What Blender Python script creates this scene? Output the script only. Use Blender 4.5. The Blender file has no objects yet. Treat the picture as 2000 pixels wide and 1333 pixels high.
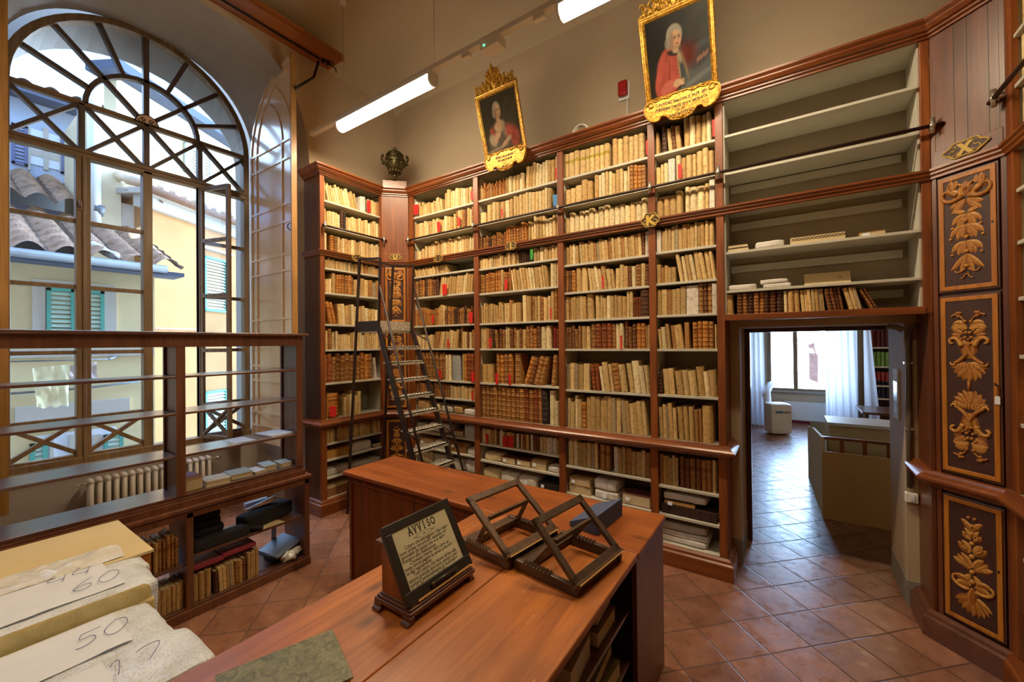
import bpy, bmesh, math, random
from mathutils import Vector, Matrix
D = bpy.data; SC = bpy.context.scene; COL = SC.collection
R = random.Random(11)
PI = math.pi
# ------------------------------------------------------------------ camera
F, YAW, PIT, ROL = 798.0, -0.5945, 0.00655, -0.01013
EYE = Vector((0, 0, 1.95))
_fw = Vector((math.sin(YAW)*math.cos(PIT), math.cos(YAW)*math.cos(PIT), math.sin(PIT)))
_rt = Vector((math.cos(YAW), -math.sin(YAW), 0)); _up = _rt.cross(_fw)
CR = _rt*math.cos(ROL) + _up*math.sin(ROL); CU = -_rt*math.sin(ROL) + _up*math.cos(ROL)
cam = D.cameras.new('camera'); camo = D.objects.new('camera', cam); COL.objects.link(camo)
cam.sensor_width = 36; cam.lens = 36*F/2000; cam.clip_start = .05; cam.clip_end = 200
camo.matrix_world = Matrix.Translation(EYE) @ Matrix((CR, CU, -_fw)).transposed().to_4x4()
SC.camera = camo
def at(ax, val, x, y):
    """world point on the plane axis = val that is seen at pixel x, y of the 2000 x 1333 photograph"""
    d = _fw + CR*((x-1000)/F) - CU*((y-666.5)/F)
    return EYE + d*((val-EYE[ax])/d[ax])
def atp(p0, n, x, y):
    d = _fw + CR*((x-1000)/F) - CU*((y-666.5)/F); n = Vector(n)
    return EYE + d*((Vector(p0)-EYE).dot(n)/d.dot(n))
# ------------------------------------------------------------------ mesh builder
class MB:
    def __init__(s): s.v=[]; s.f=[]; s.m=[]; s.c=[]; s.s=[]; s.hc=False
    def add(s, vs, fs, mi=0, col=None, M=None, smooth=False):
        o=len(s.v)
        s.v += [(M @ Vector(v)) if M else Vector(v) for v in vs]
        for f in fs:
            s.f.append([i+o for i in f]); s.m.append(mi); s.s.append(smooth); s.c.append(col or (1,1,1))
        if col: s.hc=True
        return s
    def box(s, a, b, mi=0, col=None, M=None):
        x0,y0,z0=a; x1,y1,z1=b
        return s.add([(x0,y0,z0),(x1,y0,z0),(x1,y1,z0),(x0,y1,z0),(x0,y0,z1),(x1,y0,z1),(x1,y1,z1),(x0,y1,z1)],
            [(0,3,2,1),(4,5,6,7),(0,1,5,4),(1,2,6,5),(2,3,7,6),(3,0,4,7)],mi,col,M)
    def bar(s, p, q, w, h, up=(0,0,1), mi=0, col=None):
        p=Vector(p); q=Vector(q); d=(q-p).normalized(); up=Vector(up)
        r=d.cross(up)
        if r.length<1e-4: r=d.cross(Vector((1,0,0)))
        r.normalize(); u=r.cross(d).normalized(); r=r*(w/2); u=u*(h/2)
        return s.add([p-r-u,p+r-u,p+r+u,p-r+u,q-r-u,q+r-u,q+r+u,q-r+u],
            [(0,3,2,1),(4,5,6,7),(0,1,5,4),(1,2,6,5),(2,3,7,6),(3,0,4,7)],mi,col)
    def tube(s, pts, r, n=8, mi=0, col=None, closed=False, cap=True):
        pts=[Vector(p) for p in pts]; k=len(pts)
        rr=r if isinstance(r,(list,tuple)) else [r]*k
        vs=[]; prev=None
        for i,p in enumerate(pts):
            if closed: d=pts[(i+1)%k]-pts[i-1]
            else: d=pts[min(i+1,k-1)]-pts[max(i-1,0)]
            if d.length<1e-9: d=Vector((0,0,1))
            d.normalize()
            if prev is None:
                a=Vector((0,0,1)) if abs(d.z)<.9 else Vector((1,0,0))
                u=d.cross(a).normalized()
            else:
                u=(prev-d*prev.dot(d))
                u=u.normalized() if u.length>1e-6 else d.orthogonal().normalized()
            prev=u; w=d.cross(u)
            for j in range(n):
                t=2*PI*j/n; vs.append(p+(u*math.cos(t)+w*math.sin(t))*rr[i])
        fs=[]
        for i in range(k if closed else k-1):
            a=i*n; b=((i+1)%k)*n
            for j in range(n): fs.append((a+j,a+(j+1)%n,b+(j+1)%n,b+j))
        if cap and not closed:
            fs.append(tuple(range(n-1,-1,-1))); fs.append(tuple((k-1)*n+j for j in range(n)))
        return s.add(vs,fs,mi,col,None,True)
    def lathe(s, prof, n=24, loc=(0,0,0), mi=0, col=None, M=None, smooth=True):
        vs=[]; fs=[]; k=len(prof)
        for r,z in prof:
            for j in range(n):
                t=2*PI*j/n; vs.append((loc[0]+r*math.cos(t),loc[1]+r*math.sin(t),loc[2]+z))
        for i in range(k-1):
            for j in range(n): fs.append((i*n+j,i*n+(j+1)%n,(i+1)*n+(j+1)%n,(i+1)*n+j))
        fs.append(tuple(range(n-1,-1,-1))); fs.append(tuple((k-1)*n+j for j in range(n)))
        return s.add(vs,fs,mi,col,M,smooth)
    def prism(s, poly, P, w0, w1, mi=0, col=None, smooth=False):
        """poly of (u, v) extruded from w0 to w1 through the map P(u, v, w)"""
        n=len(poly); vs=[P(u,v,w0) for u,v in poly]+[P(u,v,w1) for u,v in poly]
        fs=[tuple(range(n-1,-1,-1)),tuple(range(n,2*n))]+[(i,(i+1)%n,n+(i+1)%n,n+i) for i in range(n)]
        return s.add(vs,fs,mi,col,None,smooth)
    def ball(s, c, r, n=10, m=7, mi=0, col=None):
        c=Vector(c); rr=r if isinstance(r,(tuple,list)) else (r,r,r)
        vs=[c+Vector((0,0,-rr[2]))]; fs=[]
        for i in range(1,m):
            ph=-PI/2+PI*i/m
            for j in range(n):
                t=2*PI*j/n; vs.append(c+Vector((rr[0]*math.cos(ph)*math.cos(t),rr[1]*math.cos(ph)*math.sin(t),rr[2]*math.sin(ph))))
        vs.append(c+Vector((0,0,rr[2]))); L=len(vs)-1
        for j in range(n):
            fs.append((0,1+(j+1)%n,1+j)); fs.append((L,1+(m-2)*n+j,1+(m-2)*n+(j+1)%n))
        for i in range(m-2):
            for j in range(n):
                a=1+i*n; b=a+n; fs.append((a+j,a+(j+1)%n,b+(j+1)%n,b+j))
        return s.add(vs,fs,mi,col,None,True)
    def grid(s, fn, nu, nv, mi=0, cf=None, smooth=True, flip=False):
        vs=[fn(i/nu,j/nv) for i in range(nu+1) for j in range(nv+1)]; o=len(s.v); s.v+=[Vector(v) for v in vs]
        for i in range(nu):
            for j in range(nv):
                a=i*(nv+1)+j; f=[a,a+nv+1,a+nv+2,a+1]
                if flip: f.reverse()
                s.f.append([o+x for x in f]); s.m.append(mi); s.s.append(smooth); s.c.append(cf((i+.5)/nu,(j+.5)/nv) if cf else (1,1,1))
        if cf: s.hc=True
        return s
    def build(s, name, mats, parent=None, bevel=0, seg=2, norm=True, sub=0, loc=None):
        if not isinstance(mats,(list,tuple)): mats=[mats]
        org=Vector(loc) if loc is not None else (ORG[parent.name] if parent else Vector((0,0,0)))
        me=D.meshes.new(name)
        me.from_pydata([v-org for v in s.v],[],s.f)
        for m in mats: me.materials.append(m)
        me.polygons.foreach_set('material_index',s.m); me.polygons.foreach_set('use_smooth',s.s)
        if s.hc:
            at_=me.color_attributes.new('Col','FLOAT_COLOR','CORNER'); buf=[]
            for p in me.polygons:
                c=s.c[p.index]; buf += [c[0],c[1],c[2],1.0]*p.loop_total
            at_.data.foreach_set('color',buf)
        if norm:
            bm=bmesh.new(); bm.from_mesh(me); bmesh.ops.recalc_face_normals(bm,faces=bm.faces); bm.to_mesh(me); bm.free()
        me.update()
        o=D.objects.new(name,me); COL.objects.link(o)
        if parent: o.parent=parent
        elif loc is not None: o.location=org
        ORG[o.name]=org
        if bevel:
            b=o.modifiers.new('bevel','BEVEL'); b.width=bevel; b.segments=seg; b.limit_method='ANGLE'; b.angle_limit=.6
        if sub:
            b=o.modifiers.new('sub','SUBSURF'); b.levels=sub; b.render_levels=sub
        return o
ORG={}
def tag(o,label,cat,group=None,kind=None):
    o['label']=label; o['category']=cat
    if group: o['group']=group
    if kind: o['kind']=kind
    return o
def thing(name,label,cat,loc,group=None):
    o=D.objects.new(name,None); COL.objects.link(o); o.location=loc; o.empty_display_size=.1
    ORG[o.name]=Vector(loc); return tag(o,label,cat,group)
def solo(mb,name,mats,label,cat,loc=None,group=None,kind=None,**k):
    if loc is None:
        n=len(mb.v); loc=Vector((sum(v.x for v in mb.v)/n,sum(v.y for v in mb.v)/n,min(v.z for v in mb.v)))
    return tag(mb.build(name,mats,None,loc=loc,**k),label,cat,group,kind)
def struct(mb,name,mats,parent=None,**k):
    o=mb.build(name,mats,parent,**k)
    if not parent: o['kind']='structure'
    return o
def text_part(txt,size,fn,mat,name,parent,align='CENTER',extr=.0,sx=1.0,bold=0.0):
    """lettering as a mesh; fn maps text x, y, depth to the world"""
    cu=D.curves.new(name,'FONT'); cu.body=txt; cu.size=size; cu.align_x=align; cu.extrude=extr; cu.offset=bold
    cu.resolution_u=3
    ob=D.objects.new('t',cu); COL.objects.link(ob)
    dg=bpy.context.evaluated_depsgraph_get(); me=D.meshes.new_from_object(ob.evaluated_get(dg))
    D.objects.remove(ob); mb=MB()
    mb.add([fn(v.co.x*sx,v.co.y,v.co.z) for v in me.vertices],[tuple(p.vertices) for p in me.polygons])
    D.meshes.remove(me); D.curves.remove(cu)
    if parent is None: return mb
    return mb.build(name,mat,parent,norm=False)
# ------------------------------------------------------------------ materials
def lin(c):
    return tuple(((x/255)/12.92 if x/255<=.04045 else ((x/255+.055)/1.055)**2.4) for x in c)
def C(c): return (*lin(c),1)
class NT:
    def __init__(s,name):
        s.m=D.materials.new(name); s.m.use_nodes=True; s.t=s.m.node_tree; s.t.nodes.clear()
        s.out=s.n('OutputMaterial'); s.b=s.n('BsdfPrincipled'); s.l(s.b.outputs[0],s.out.inputs[0])
    def n(s,ty,**k):
        x=s.t.nodes.new('ShaderNode'+ty)
        for a,v in k.items(): setattr(x,a,v)
        return x
    def l(s,a,b): s.t.links.new(a,b)
    def pos(s,sc=(1,1,1),rot=(0,0,0),loc=(0,0,0),obj=False):
        g=s.n('TexCoord').outputs['Object'] if obj else s.n('NewGeometry').outputs['Position']
        m=s.n('Mapping'); m.inputs['Scale'].default_value=sc; m.inputs['Rotation'].default_value=rot; m.inputs['Location'].default_value=loc
        s.l(g,m.inputs[0]); return m.outputs[0]
    def noise(s,vec,sc=1,det=4,rough=.55,dist=0):
        x=s.n('TexNoise'); x.inputs['Scale'].default_value=sc; x.inputs['Detail'].default_value=det
        x.inputs['Roughness'].default_value=rough; x.inputs['Distortion'].default_value=dist
        s.l(vec,x.inputs['Vector']); return x.outputs['Fac']
    def ramp(s,fac,stops,interp='LINEAR'):
        x=s.n('ValToRGB'); e=x.color_ramp.elements; x.color_ramp.interpolation=interp
        while len(e)<len(stops): e.new(.5)
        for i,(p,c) in enumerate(stops): e[i].position=p; e[i].color=c if len(c)==4 else (*c,1)
        s.l(fac,x.inputs[0]); return x.outputs[0]
    def mix(s,a,b,fac,mode='MIX'):
        x=s.n('Mix',data_type='RGBA',blend_type=mode)
        for sock,v in ((x.inputs[0],fac),(x.inputs[6],a),(x.inputs[7],b)):
            if hasattr(v,'is_linked'): s.l(v,sock)
            else: sock.default_value=v
        return x.outputs[2]
    def math(s,op,a,b=None):
        x=s.n('Math',operation=op)
        for sock,v in ((x.inputs[0],a),(x.inputs[1],b)):
            if v is None: continue
            if hasattr(v,'is_linked'): s.l(v,sock)
            else: sock.default_value=v
        return x.outputs[0]
    def bump(s,h,st=.2,dist=.01):
        x=s.n('Bump'); x.inputs['Strength'].default_value=st; x.inputs['Distance'].default_value=dist
        s.l(h,x.inputs['Height']); s.l(x.outputs[0],s.b.inputs['Normal'])
    def set(s,col=None,rough=.5,metal=0,spec=.5,coat=0,coatr=.1,emit=None,es=0):
        def p(k,v):
            if hasattr(v,'is_linked'): s.l(v,s.b.inputs[k])
            else: s.b.inputs[k].default_value=v
        if col is not None: p('Base Color',col)
        p('Roughness',rough); p('Metallic',metal); p('Specular IOR Level',spec)
        if coat: p('Coat Weight',coat); p('Coat Roughness',coatr)
        if emit: p('Emission Color',emit); p('Emission Strength',es)
        return s.m
def plain(name,c,rough=.6,metal=0,var=.12,sc=6,bump=0,spec=.4,bsc=60,**k):
    t=NT(name); f=t.noise(t.pos(),sc,5)
    lo=tuple(x*(1-var) for x in lin(c)); hi=tuple(min(1,x*(1+var)) for x in lin(c))
    col=t.ramp(f,[(.3,(*lo,1)),(.7,(*hi,1))])
    if bump: t.bump(t.noise(t.pos(),bsc,3),bump,.004)
    return t.set(col,rough,metal,spec,**k)
def wood(name,c1,c2,axis='z',sc=1,rough=.4,coat=.15,knots=False,c3=None,spec=.4,scr=False):
    t=NT(name); s=[9*sc]*3; s['xyz'.index(axis)]=.8*sc
    v=t.pos(tuple(s)); f=t.noise(v,1.6,7,.6,.8)
    s2=[60*sc]*3; s2['xyz'.index(axis)]=2*sc
    g=t.noise(t.pos(tuple(s2)),1,4,.6,.2)
    col=t.ramp(f,[(.32,C(c1)),(.5,C(tuple((a+b)//2 for a,b in zip(c1,c2)))),(.68,C(c2))])
    col=t.mix(col,C(tuple(int(x*.55) for x in c1)),t.ramp(g,[(.5,(0,0,0)),(.75,(.55,)*3)]))
    big=t.noise(t.pos(),1.3,3); col=t.mix(col,C(tuple(int(x*.72) for x in c1)),t.ramp(big,[(.45,(0,0,0)),(.75,(.5,)*3)]))
    if knots:
        vo=t.n('TexVoronoi'); vo.inputs['Scale'].default_value=1; sk=[5.5]*3; sk['xyz'.index(axis)]=2.6
        nv=t.pos(tuple(sk)); t.l(nv,vo.inputs['Vector'])
        kf=t.ramp(vo.outputs['Distance'],[(.06,(.8,)*3),(.2,(.0,)*3)])
        col=t.mix(col,C(tuple(int(x*.35) for x in c1)),kf)
    r=rough
    if scr:
        sn=t.n('TexNoise'); sn.inputs['Scale'].default_value=1; sn.inputs['Detail'].default_value=2; t.l(t.pos((26,3.2,1),(0,0,.5)),sn.inputs['Vector'])
        sc_=t.ramp(sn.outputs['Fac'],[(.715,(0,)*3),(.73,(.55,)*3),(.745,(0,)*3)])
        col=t.mix(col,C((215,160,100)),sc_)
        r=t.ramp(t.noise(t.pos(),5,5),[(.3,(rough-.08,)*3),(.7,(rough+.14,)*3)])
    t.bump(g,.12,.003)
    return t.set(col,r,0,spec,coat,.2)
def colmat(name,rough=.7,sc=35,var=.25,bump=.25,metal=0,objc=True,lines=0):
    """colour from the Col attribute times the object colour, mottled by noise"""
    t=NT(name); a=t.n('VertexColor',layer_name='Col'); col=a.outputs[0]
    if objc: col=t.mix(col,t.n('ObjectInfo').outputs['Color'],1.0,'MULTIPLY')
    f=t.noise(t.pos(),sc,5,.6)
    col=t.mix(col,t.ramp(f,[(.28,(1-var*1.6,1-var*1.8,1-var*2.0)),(.5,(1,1,1)),(.75,(1+var*.4,)*3)]),1.0,'MULTIPLY')
    if lines:
        g=t.noise(t.pos((30,30,150)),1,3,.7); col=t.mix(col,t.ramp(g,[(.58,(1,1,1)),(.72,(1-lines,1-lines*1.1,1-lines*1.2))]),1.0,'MULTIPLY')
    if bump: t.bump(f,bump,.004)
    return t.set(col,rough,metal,.3)
M={}
M['plaster']=plain('plaster',(180,158,130),.9,0,.07,1.2,.15,.2,40)
M['ceiling']=plain('ceiling_plaster',(180,160,132),.9,0,.06,.8,.1,.2,30)
M['niche']=plain('niche_plaster',(158,148,138),.9,0,.07,1.5,.12,.2,40)
M['greyband']=plain('grey_band',(128,122,112),.8,0,.1,4)
M['redwood']=wood('red_wood',(104,50,20),(146,78,32),'z',1,.44,.12)
M['redwood_x']=wood('red_wood_x',(100,48,20),(142,74,32),'x',1,.34,.3)
M['redwood_y']=wood('red_wood_y',(98,48,20),(138,74,34),'y',1,.34,.3)
M['redwood_shaded']=wood('red_wood_shade',(78,36,18),(108,56,26),'z',1,.36,.2)  # red wood darkened; dimness of the right side put into the colour
M['darkwood']=wood('dark_wood',(62,34,22),(88,50,32),'z',1,.38,.25)
M['darkwood_y']=wood('dark_wood_y',(78,48,38),(108,68,54),'y',1,.30,.6,spec=.7)
M['darkwood_x']=wood('dark_wood_x',(74,40,27),(104,60,40),'x',1,.36,.3)
M['rackwood']=wood('rack_wood',(92,54,38),(124,76,54),'z',1,.36,.3)
M['table']=wood('table_wood',(140,72,24),(184,104,38),'y',.8,.40,.15,True,scr=True)
M['table_x']=wood('counter_wood',(128,60,22),(168,90,36),'x',.8,.38,.2,True)
M['counter_side']=wood('counter_side_wood',(96,46,20),(136,70,30),'z',.7,.4,.25)
M['shelf']=plain('shelf_paint',(186,184,170),.55,0,.06,5)
M['shelfback']=plain('shelf_back_paint',(128,124,110),.7,0,.1,3)
M['e_back']=plain('recess_back_paint',(142,130,110),.8,0,.08,3,.1)
M['stand']=wood('stand_wood',(64,44,30),(104,74,46),'x',1.5,.45,.15)
M['stand2']=wood('stand_wood_dark',(50,36,26),(84,60,40),'x',1.5,.45,.15)
M['edge']=plain('worn_edge',(186,140,76),.6)
M['black']=plain('black_lacquer',(34,30,28),.4)
M['blackcloth']=plain('black_cloth',(26,26,30),.8,0,.2,30)
M['pages']=plain('pages',(196,176,136),.85,0,.12,60)
M['book']=colmat('book_cover',.62,34,.26,.3,lines=.3)
M['cloth']=colmat('wrapping',.8,22,.14,.35)
M['gild']=NT('gilding'); _t=M['gild']; _f=_t.noise(_t.pos(),45,4)
_t.bump(_f,.35,.006); M['gild']=_t.set(_t.ramp(_f,[(.3,C((104,64,12))),(.55,C((184,130,34))),(.75,C((222,174,70)))]),.36,.55,.5)
M['gildpaint']=NT('gilt_paint'); _t=M['gildpaint']; _a=_t.n('VertexColor',layer_name='Col'); _f=_t.noise(_t.pos(),70,4)
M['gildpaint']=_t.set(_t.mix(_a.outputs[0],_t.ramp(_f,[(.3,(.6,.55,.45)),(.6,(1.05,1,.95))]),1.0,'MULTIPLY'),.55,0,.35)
M['goldframe']=wood('gold_frame_paint',(160,92,20),(190,120,36),'z',2,.45,.1)
M['panel']=plain('panel_paint',(58,34,30),.45,0,.2,9,.15,.35,120)
M['paint']=colmat('oil_paint',.8,60,.06,.12,objc=False); M['paint'].node_tree.nodes['Principled BSDF'].inputs['Specular IOR Level'].default_value=.08
M['bronze']=plain('bronze',(74,64,38),.38,.85,.5,22)
M['steel']=plain('steel',(190,186,176),.3,.9,.15,40)
M['tread']=plain('tread_plate',(206,200,184),.34,.45,.3,60)
M['darkmetal']=plain('dark_metal',(52,38,34),.45,.3,.2,20)
M['iron']=plain('black_iron',(40,36,34),.4,.6,.2,20)
M['white']=plain('white_plastic',(226,224,218),.45,0,.03,3)
M['track']=plain('track_white',(222,214,200),.5,0,.04,3)
M['paper']=plain('paper',(212,220,234),.8,0,.04,8)
M['cream']=plain('cream_board',(206,186,140),.7,0,.05,4)
M['notice']=plain('notice_paper',(196,188,152),.75,0,.08,12)
M['ink']=plain('ink',(34,32,26),.8)
M['bluepen']=plain('blue_pen',(50,60,130),.6)
M['rad']=plain('radiator_enamel',(196,186,172),.45,0,.05,4)
M['red']=plain('red_paper',(200,28,24),.6,0,.05,4)
M['redplastic']=plain('red_plastic',(150,20,24),.35,0,.05,4)
M['green']=plain('green_paper',(40,150,40),.6)
M['blue']=plain('blue_paper',(50,120,180),.6)
M['navy']=plain('navy_foam',(62,76,108),.75,0,.12,60,.2)
M['maroon']=plain('maroon_card',(150,52,66),.55,0,.1,6)
M['winwood']=wood('window_wood',(104,80,54),(134,106,72),'z',1,.5,.1)
M['winwood_backlit']=wood('window_wood_backlit',(70,56,50),(92,76,66),'z',1,.5,.05)  # window wood darkened; backlit look of the upper bars put into the colour
M['winwood_y']=wood('window_wood_y',(104,78,52),(134,104,70),'y',1,.5,.1)
M['shutter']=plain('shutter_paint',(226,196,156),.22,0,.05,4,.05,.6,20,coat=.8)
M['oak']=wood('shutter_edge',(150,104,48),(182,132,66),'z',1,.5)
M['plastic']=plain('clear_plastic',(214,214,208),.18,0,.15,14,.6,.7,26)
M['bubble']=NT('bubble_wrap'); _t=M['bubble']; _v=_t.n('TexVoronoi'); _v.inputs['Scale'].default_value=85; _t.l(_t.pos(),_v.inputs['Vector'])
_h=_t.ramp(_v.outputs['Distance'],[(.15,(1,1,1)),(.5,(0,0,0))]); _n=_t.noise(_t.pos(),9,5)
_t.bump(_t.mix(_h,_t.ramp(_n,[(.3,(0,0,0)),(.7,(1,1,1))]),.35),.5,.008)
M['bubble']=_t.set(_t.ramp(_n,[(.3,C((186,190,190))),(.5,C((204,212,220))),(.7,C((222,230,240)))]),.28,0,.6)
M['bubbleside']=plain('bubble_side',(206,186,126),.3,0,.2,16,.4,.6,70)
M['marble']=NT('marbled_paper'); _t=M['marble']; _n=_t.noise(_t.pos(),26,7,.7,1.5)
M['marble']=_t.set(_t.ramp(_n,[(.32,C((40,46,34))),(.47,C((86,88,58))),(.6,C((120,112,78))),(.7,C((60,66,46)))]),.5,0,.4)
def glassmat(name,tint,haze):
    t=NT(name); tr=t.n('BsdfTransparent'); tr.inputs[0].default_value=(*tint,1); gl=t.n('BsdfGlossy'); gl.inputs['Roughness'].default_value=.03
    df=t.n('BsdfDiffuse'); df.inputs[0].default_value=(.5,.7,1,1)  # pale blue diffuse veil, paints the window's bloom into the glass
    fr=t.n('Fresnel'); fr.inputs[0].default_value=1.35
    m1=t.n('MixShader'); t.l(t.ramp(t.noise(t.pos(),3,5),[(.35,(haze*.3,)*3),(.7,(haze,)*3)]),m1.inputs[0]); t.l(tr.outputs[0],m1.inputs[1]); t.l(df.outputs[0],m1.inputs[2])
    m2=t.n('MixShader'); t.l(fr.outputs[0],m2.inputs[0]); t.l(m1.outputs[0],m2.inputs[1]); t.l(gl.outputs[0],m2.inputs[2]); t.l(m2.outputs[0],t.out.inputs[0])
    return t.m
M['glass']=glassmat('window_glass',(.92,.96,1),.10)
def emis(name,c,st):
    t=NT(name); return t.set((*c,1),.5,emit=(*c,1),es=st)
M['tube']=emis('fluorescent_diffuser',(1,.84,.58),36)
M['led']=emis('green_led',(.1,1,.35),3)
# floor: square terracotta tiles laid at 45 degrees
t=NT('terracotta_tiles'); S=.3014
v=t.pos((1/S,1/S,1/S),(0,0,PI/4)); c0=Matrix.Rotation(PI/4,3,'Z')@Vector((-.0995/S,3.865/S,0))
mp=t.n('Mapping'); mp.inputs['Location'].default_value=(-c0.x,-c0.y,.5); t.l(v,mp.inputs[0]); v=mp.outputs[0]
nz=t.n('TexNoise'); nz.inputs['Scale'].default_value=3; t.l(t.pos(),nz.inputs['Vector'])
vw=t.n('VectorMath',operation='MULTIPLY_ADD'); t.l(nz.outputs['Color'],vw.inputs[0]); vw.inputs[1].default_value=(.06,.06,0); t.l(v,vw.inputs[2]); v2=vw.outputs[0]
fr=t.n('VectorMath',operation='FRACTION'); t.l(v2,fr.inputs[0]); fl=t.n('VectorMath',operation='FLOOR'); t.l(v2,fl.inputs[0])
sx=t.n('SeparateXYZ'); t.l(fr.outputs[0],sx.inputs[0])
def edge(o): return t.math('MINIMUM',o,t.math('SUBTRACT',1.0,o))
e=t.math('MINIMUM',edge(sx.outputs[0]),edge(sx.outputs[1]))
gr=t.ramp(e,[(.008,(1,1,1)),(.022,(0,0,0))])
wn=t.n('TexWhiteNoise'); t.l(fl.outputs[0],wn.inputs[0])
base=t.ramp(t.noise(t.pos(),7,7,.65),[(.28,C((112,74,56))),(.5,C((140,96,74))),(.72,C((160,116,92)))])
base=t.mix(base,t.ramp(wn.outputs[0],[(0,(.72,.68,.66)),(1,(1.15,1.1,1.08))]),1.0,'MULTIPLY')
base=t.mix(base,C((66,44,34)),t.ramp(t.noise(t.pos((1,1,1),(0,0,0),(9,4,2)),2.2,7,.7),[(.58,(0,)*3),(.8,(.4,)*3)]))
base=t.mix(base,C((58,40,30)),t.math('MULTIPLY',gr,.85))
t.bump(t.math('SUBTRACT',t.noise(t.pos(),14,5),t.math('MULTIPLY',gr,1.2)),.28,.006)
M['floor']=t.set(base,t.math('ADD',t.ramp(t.noise(t.pos(),10,6),[(.3,(.2,)*3),(.7,(.42,)*3)]),t.math('MULTIPLY',gr,.4)),0,.5)
# ================================================================== SETTING
YC, ZS = 1.49, 4.43
def bnd(hw, rise, zs, X, n=24, z0=0.0):
    p=[(X,YC+hw,z0),(X,YC+hw,zs)]
    p+=[(X,YC+hw*math.cos(PI*i/n),zs+rise*math.sin(PI*i/n)) for i in range(1,n)]
    return p+[(X,YC-hw,zs),(X,YC-hw,z0)]
# floor
m=MB(); m.box((-6.4,-3.2,-.08),(4.2,12.2,0)); struct(m,'floor',M['floor'])
# left wall with the arched niche
def zwall(y): return 6.4
def sel(hw,h,zs,X,n=40,e=2.5):
    f=lambda a:math.copysign(abs(a)**(2/e),a)
    p=[(X,YC+hw,0),(X,YC+hw,zs)]+[(X,YC+hw*f(math.cos(PI*i/n)),zs+h*f(math.sin(PI*i/n))) for i in range(1,n)]
    return p+[(X,YC-hw,zs),(X,YC-hw,0)]
HWN=1.25
m=MB(); b=sel(HWN,1.455,4.0,-4.8)
m.add([(-4.8,-3.1,0),(-4.8,YC-HWN,0),(-4.8,YC-HWN,6.4),(-4.8,-3.1,6.4)],[(0,1,2,3)])
m.add([(-4.8,YC+HWN,0),(-4.8,4.2,0),(-4.8,4.2,6.4),(-4.8,YC+HWN,6.4)],[(0,1,2,3)])
arc=b[1:-1]
for p,q in zip(arc,arc[1:]): m.add([p,q,(q[0],q[1],6.4),(p[0],p[1],6.4)],[(0,1,2,3)])
wb=sel(1.13,1.40,4.05,-5.9); wr=bnd(1.02,1.02,ZS,-5.9,n=40)
for (p,q),(r,s) in zip(zip(b,b[1:]),zip(wb,wb[1:])): m.add([p,q,s,r],[(0,1,2,3)],1,smooth=True)
eb=bnd(1.05,.9,4.36,-6.3,z0=.7); wb2=bnd(1.0,1.0,ZS,-5.96,z0=.7)
for (p,q),(r,s) in zip(zip(wb2,wb2[1:]),zip(eb,eb[1:])): m.add([p,q,s,r],[(0,1,2,3)],1,smooth=True)
m.box((-6.3,YC-1.3,0),(-5.885,YC+1.3,.78),1)
m.box((-6.34,YC-1.3,.74),(-5.83,YC+1.05,.80),1)
struct(m,'wall_left',[M['plaster'],M['niche']],norm=False)
# outer face of the left wall (unseen, enlarged to shade the houses opposite)
m=MB(); a=bnd(1.05,.9,4.36,-6.31)
ZT_=8.5
m.add([(-6.31,-14,-6),(-6.31,YC-1.05,-6),(-6.31,YC-1.05,ZT_),(-6.31,-14,ZT_)],[(0,1,2,3)])
m.add([(-6.31,YC+1.05,-6),(-6.31,16,-6),(-6.31,16,ZT_),(-6.31,YC+1.05,ZT_)],[(0,1,2,3)])
m.add([(-6.31,YC-1.05,-6),(-6.31,YC+1.05,-6),(-6.31,YC+1.05,.74),(-6.31,YC-1.05,.74)],[(0,1,2,3)])
for p,q in zip(a[1:-1],a[2:-1]): m.add([p,q,(q[0],q[1],ZT_),(p[0],p[1],ZT_)],[(0,1,2,3)])
struct(m,'wall_outer',M['niche'],norm=False)
# back wall with the passage
DX0,DX1,DZ=-.355,.705,2.07
m=MB()
m.box((-4.9,4.11,0),(DX0,4.67,6.4)); m.box((DX1,4.11,0),(4.2,4.67,6.4)); m.box((DX0,4.11,DZ),(DX1,4.67,6.4))
struct(m,'wall_back',M['plaster'])
m=MB(); m.box((DX0-.08,4.095,0),(DX0+.006,4.66,.2)); m.box((DX1-.006,4.095,0),(DX1+.07,4.66,.19))
struct(m,'baseboard_back',M['greyband'])
m=MB(); m.box((DX0,4.60,0),(DX0+.045,4.68,2.06)); m.box((DX0,4.6,2.035),(DX1,4.68,2.07)); struct(m,'trim_1',M['darkwood'],bevel=.004)
m=MB(); m.box((1.42,-3.2,0),(1.55,4.11,6.4)); struct(m,'wall_right',M['plaster'])
m=MB(); m.box((-4.9,-3.2,0),(1.5,-3.05,6.4)); struct(m,'wall_front',M['plaster'])
# vaulted ceiling
def cove(d,sp,rise,a): 
    d=max(0,min(d,a)); return sp+rise*math.sqrt(max(0,1-((a-d)/a)**2))
def zc(x,y):
    k=cove(4.11-y,5.35,.8,2.6); l=cove(x+4.8,5.35,.75,1.6); r=cove(1.42-x,5.4,.75,2.0); f=cove(y+3.05,5.0,1.1,2)
    return -math.log(sum(math.exp(-9*q) for q in (k,l,r,f)))/9+.04
m=MB(); m.grid(lambda u,v:(-4.82+6.26*u**1.0,-3.07+7.2*v,zc(-4.82+6.26*u,-3.07+7.2*v)),70,80)
struct(m,'ceiling',M['ceiling'],norm=False)
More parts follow.
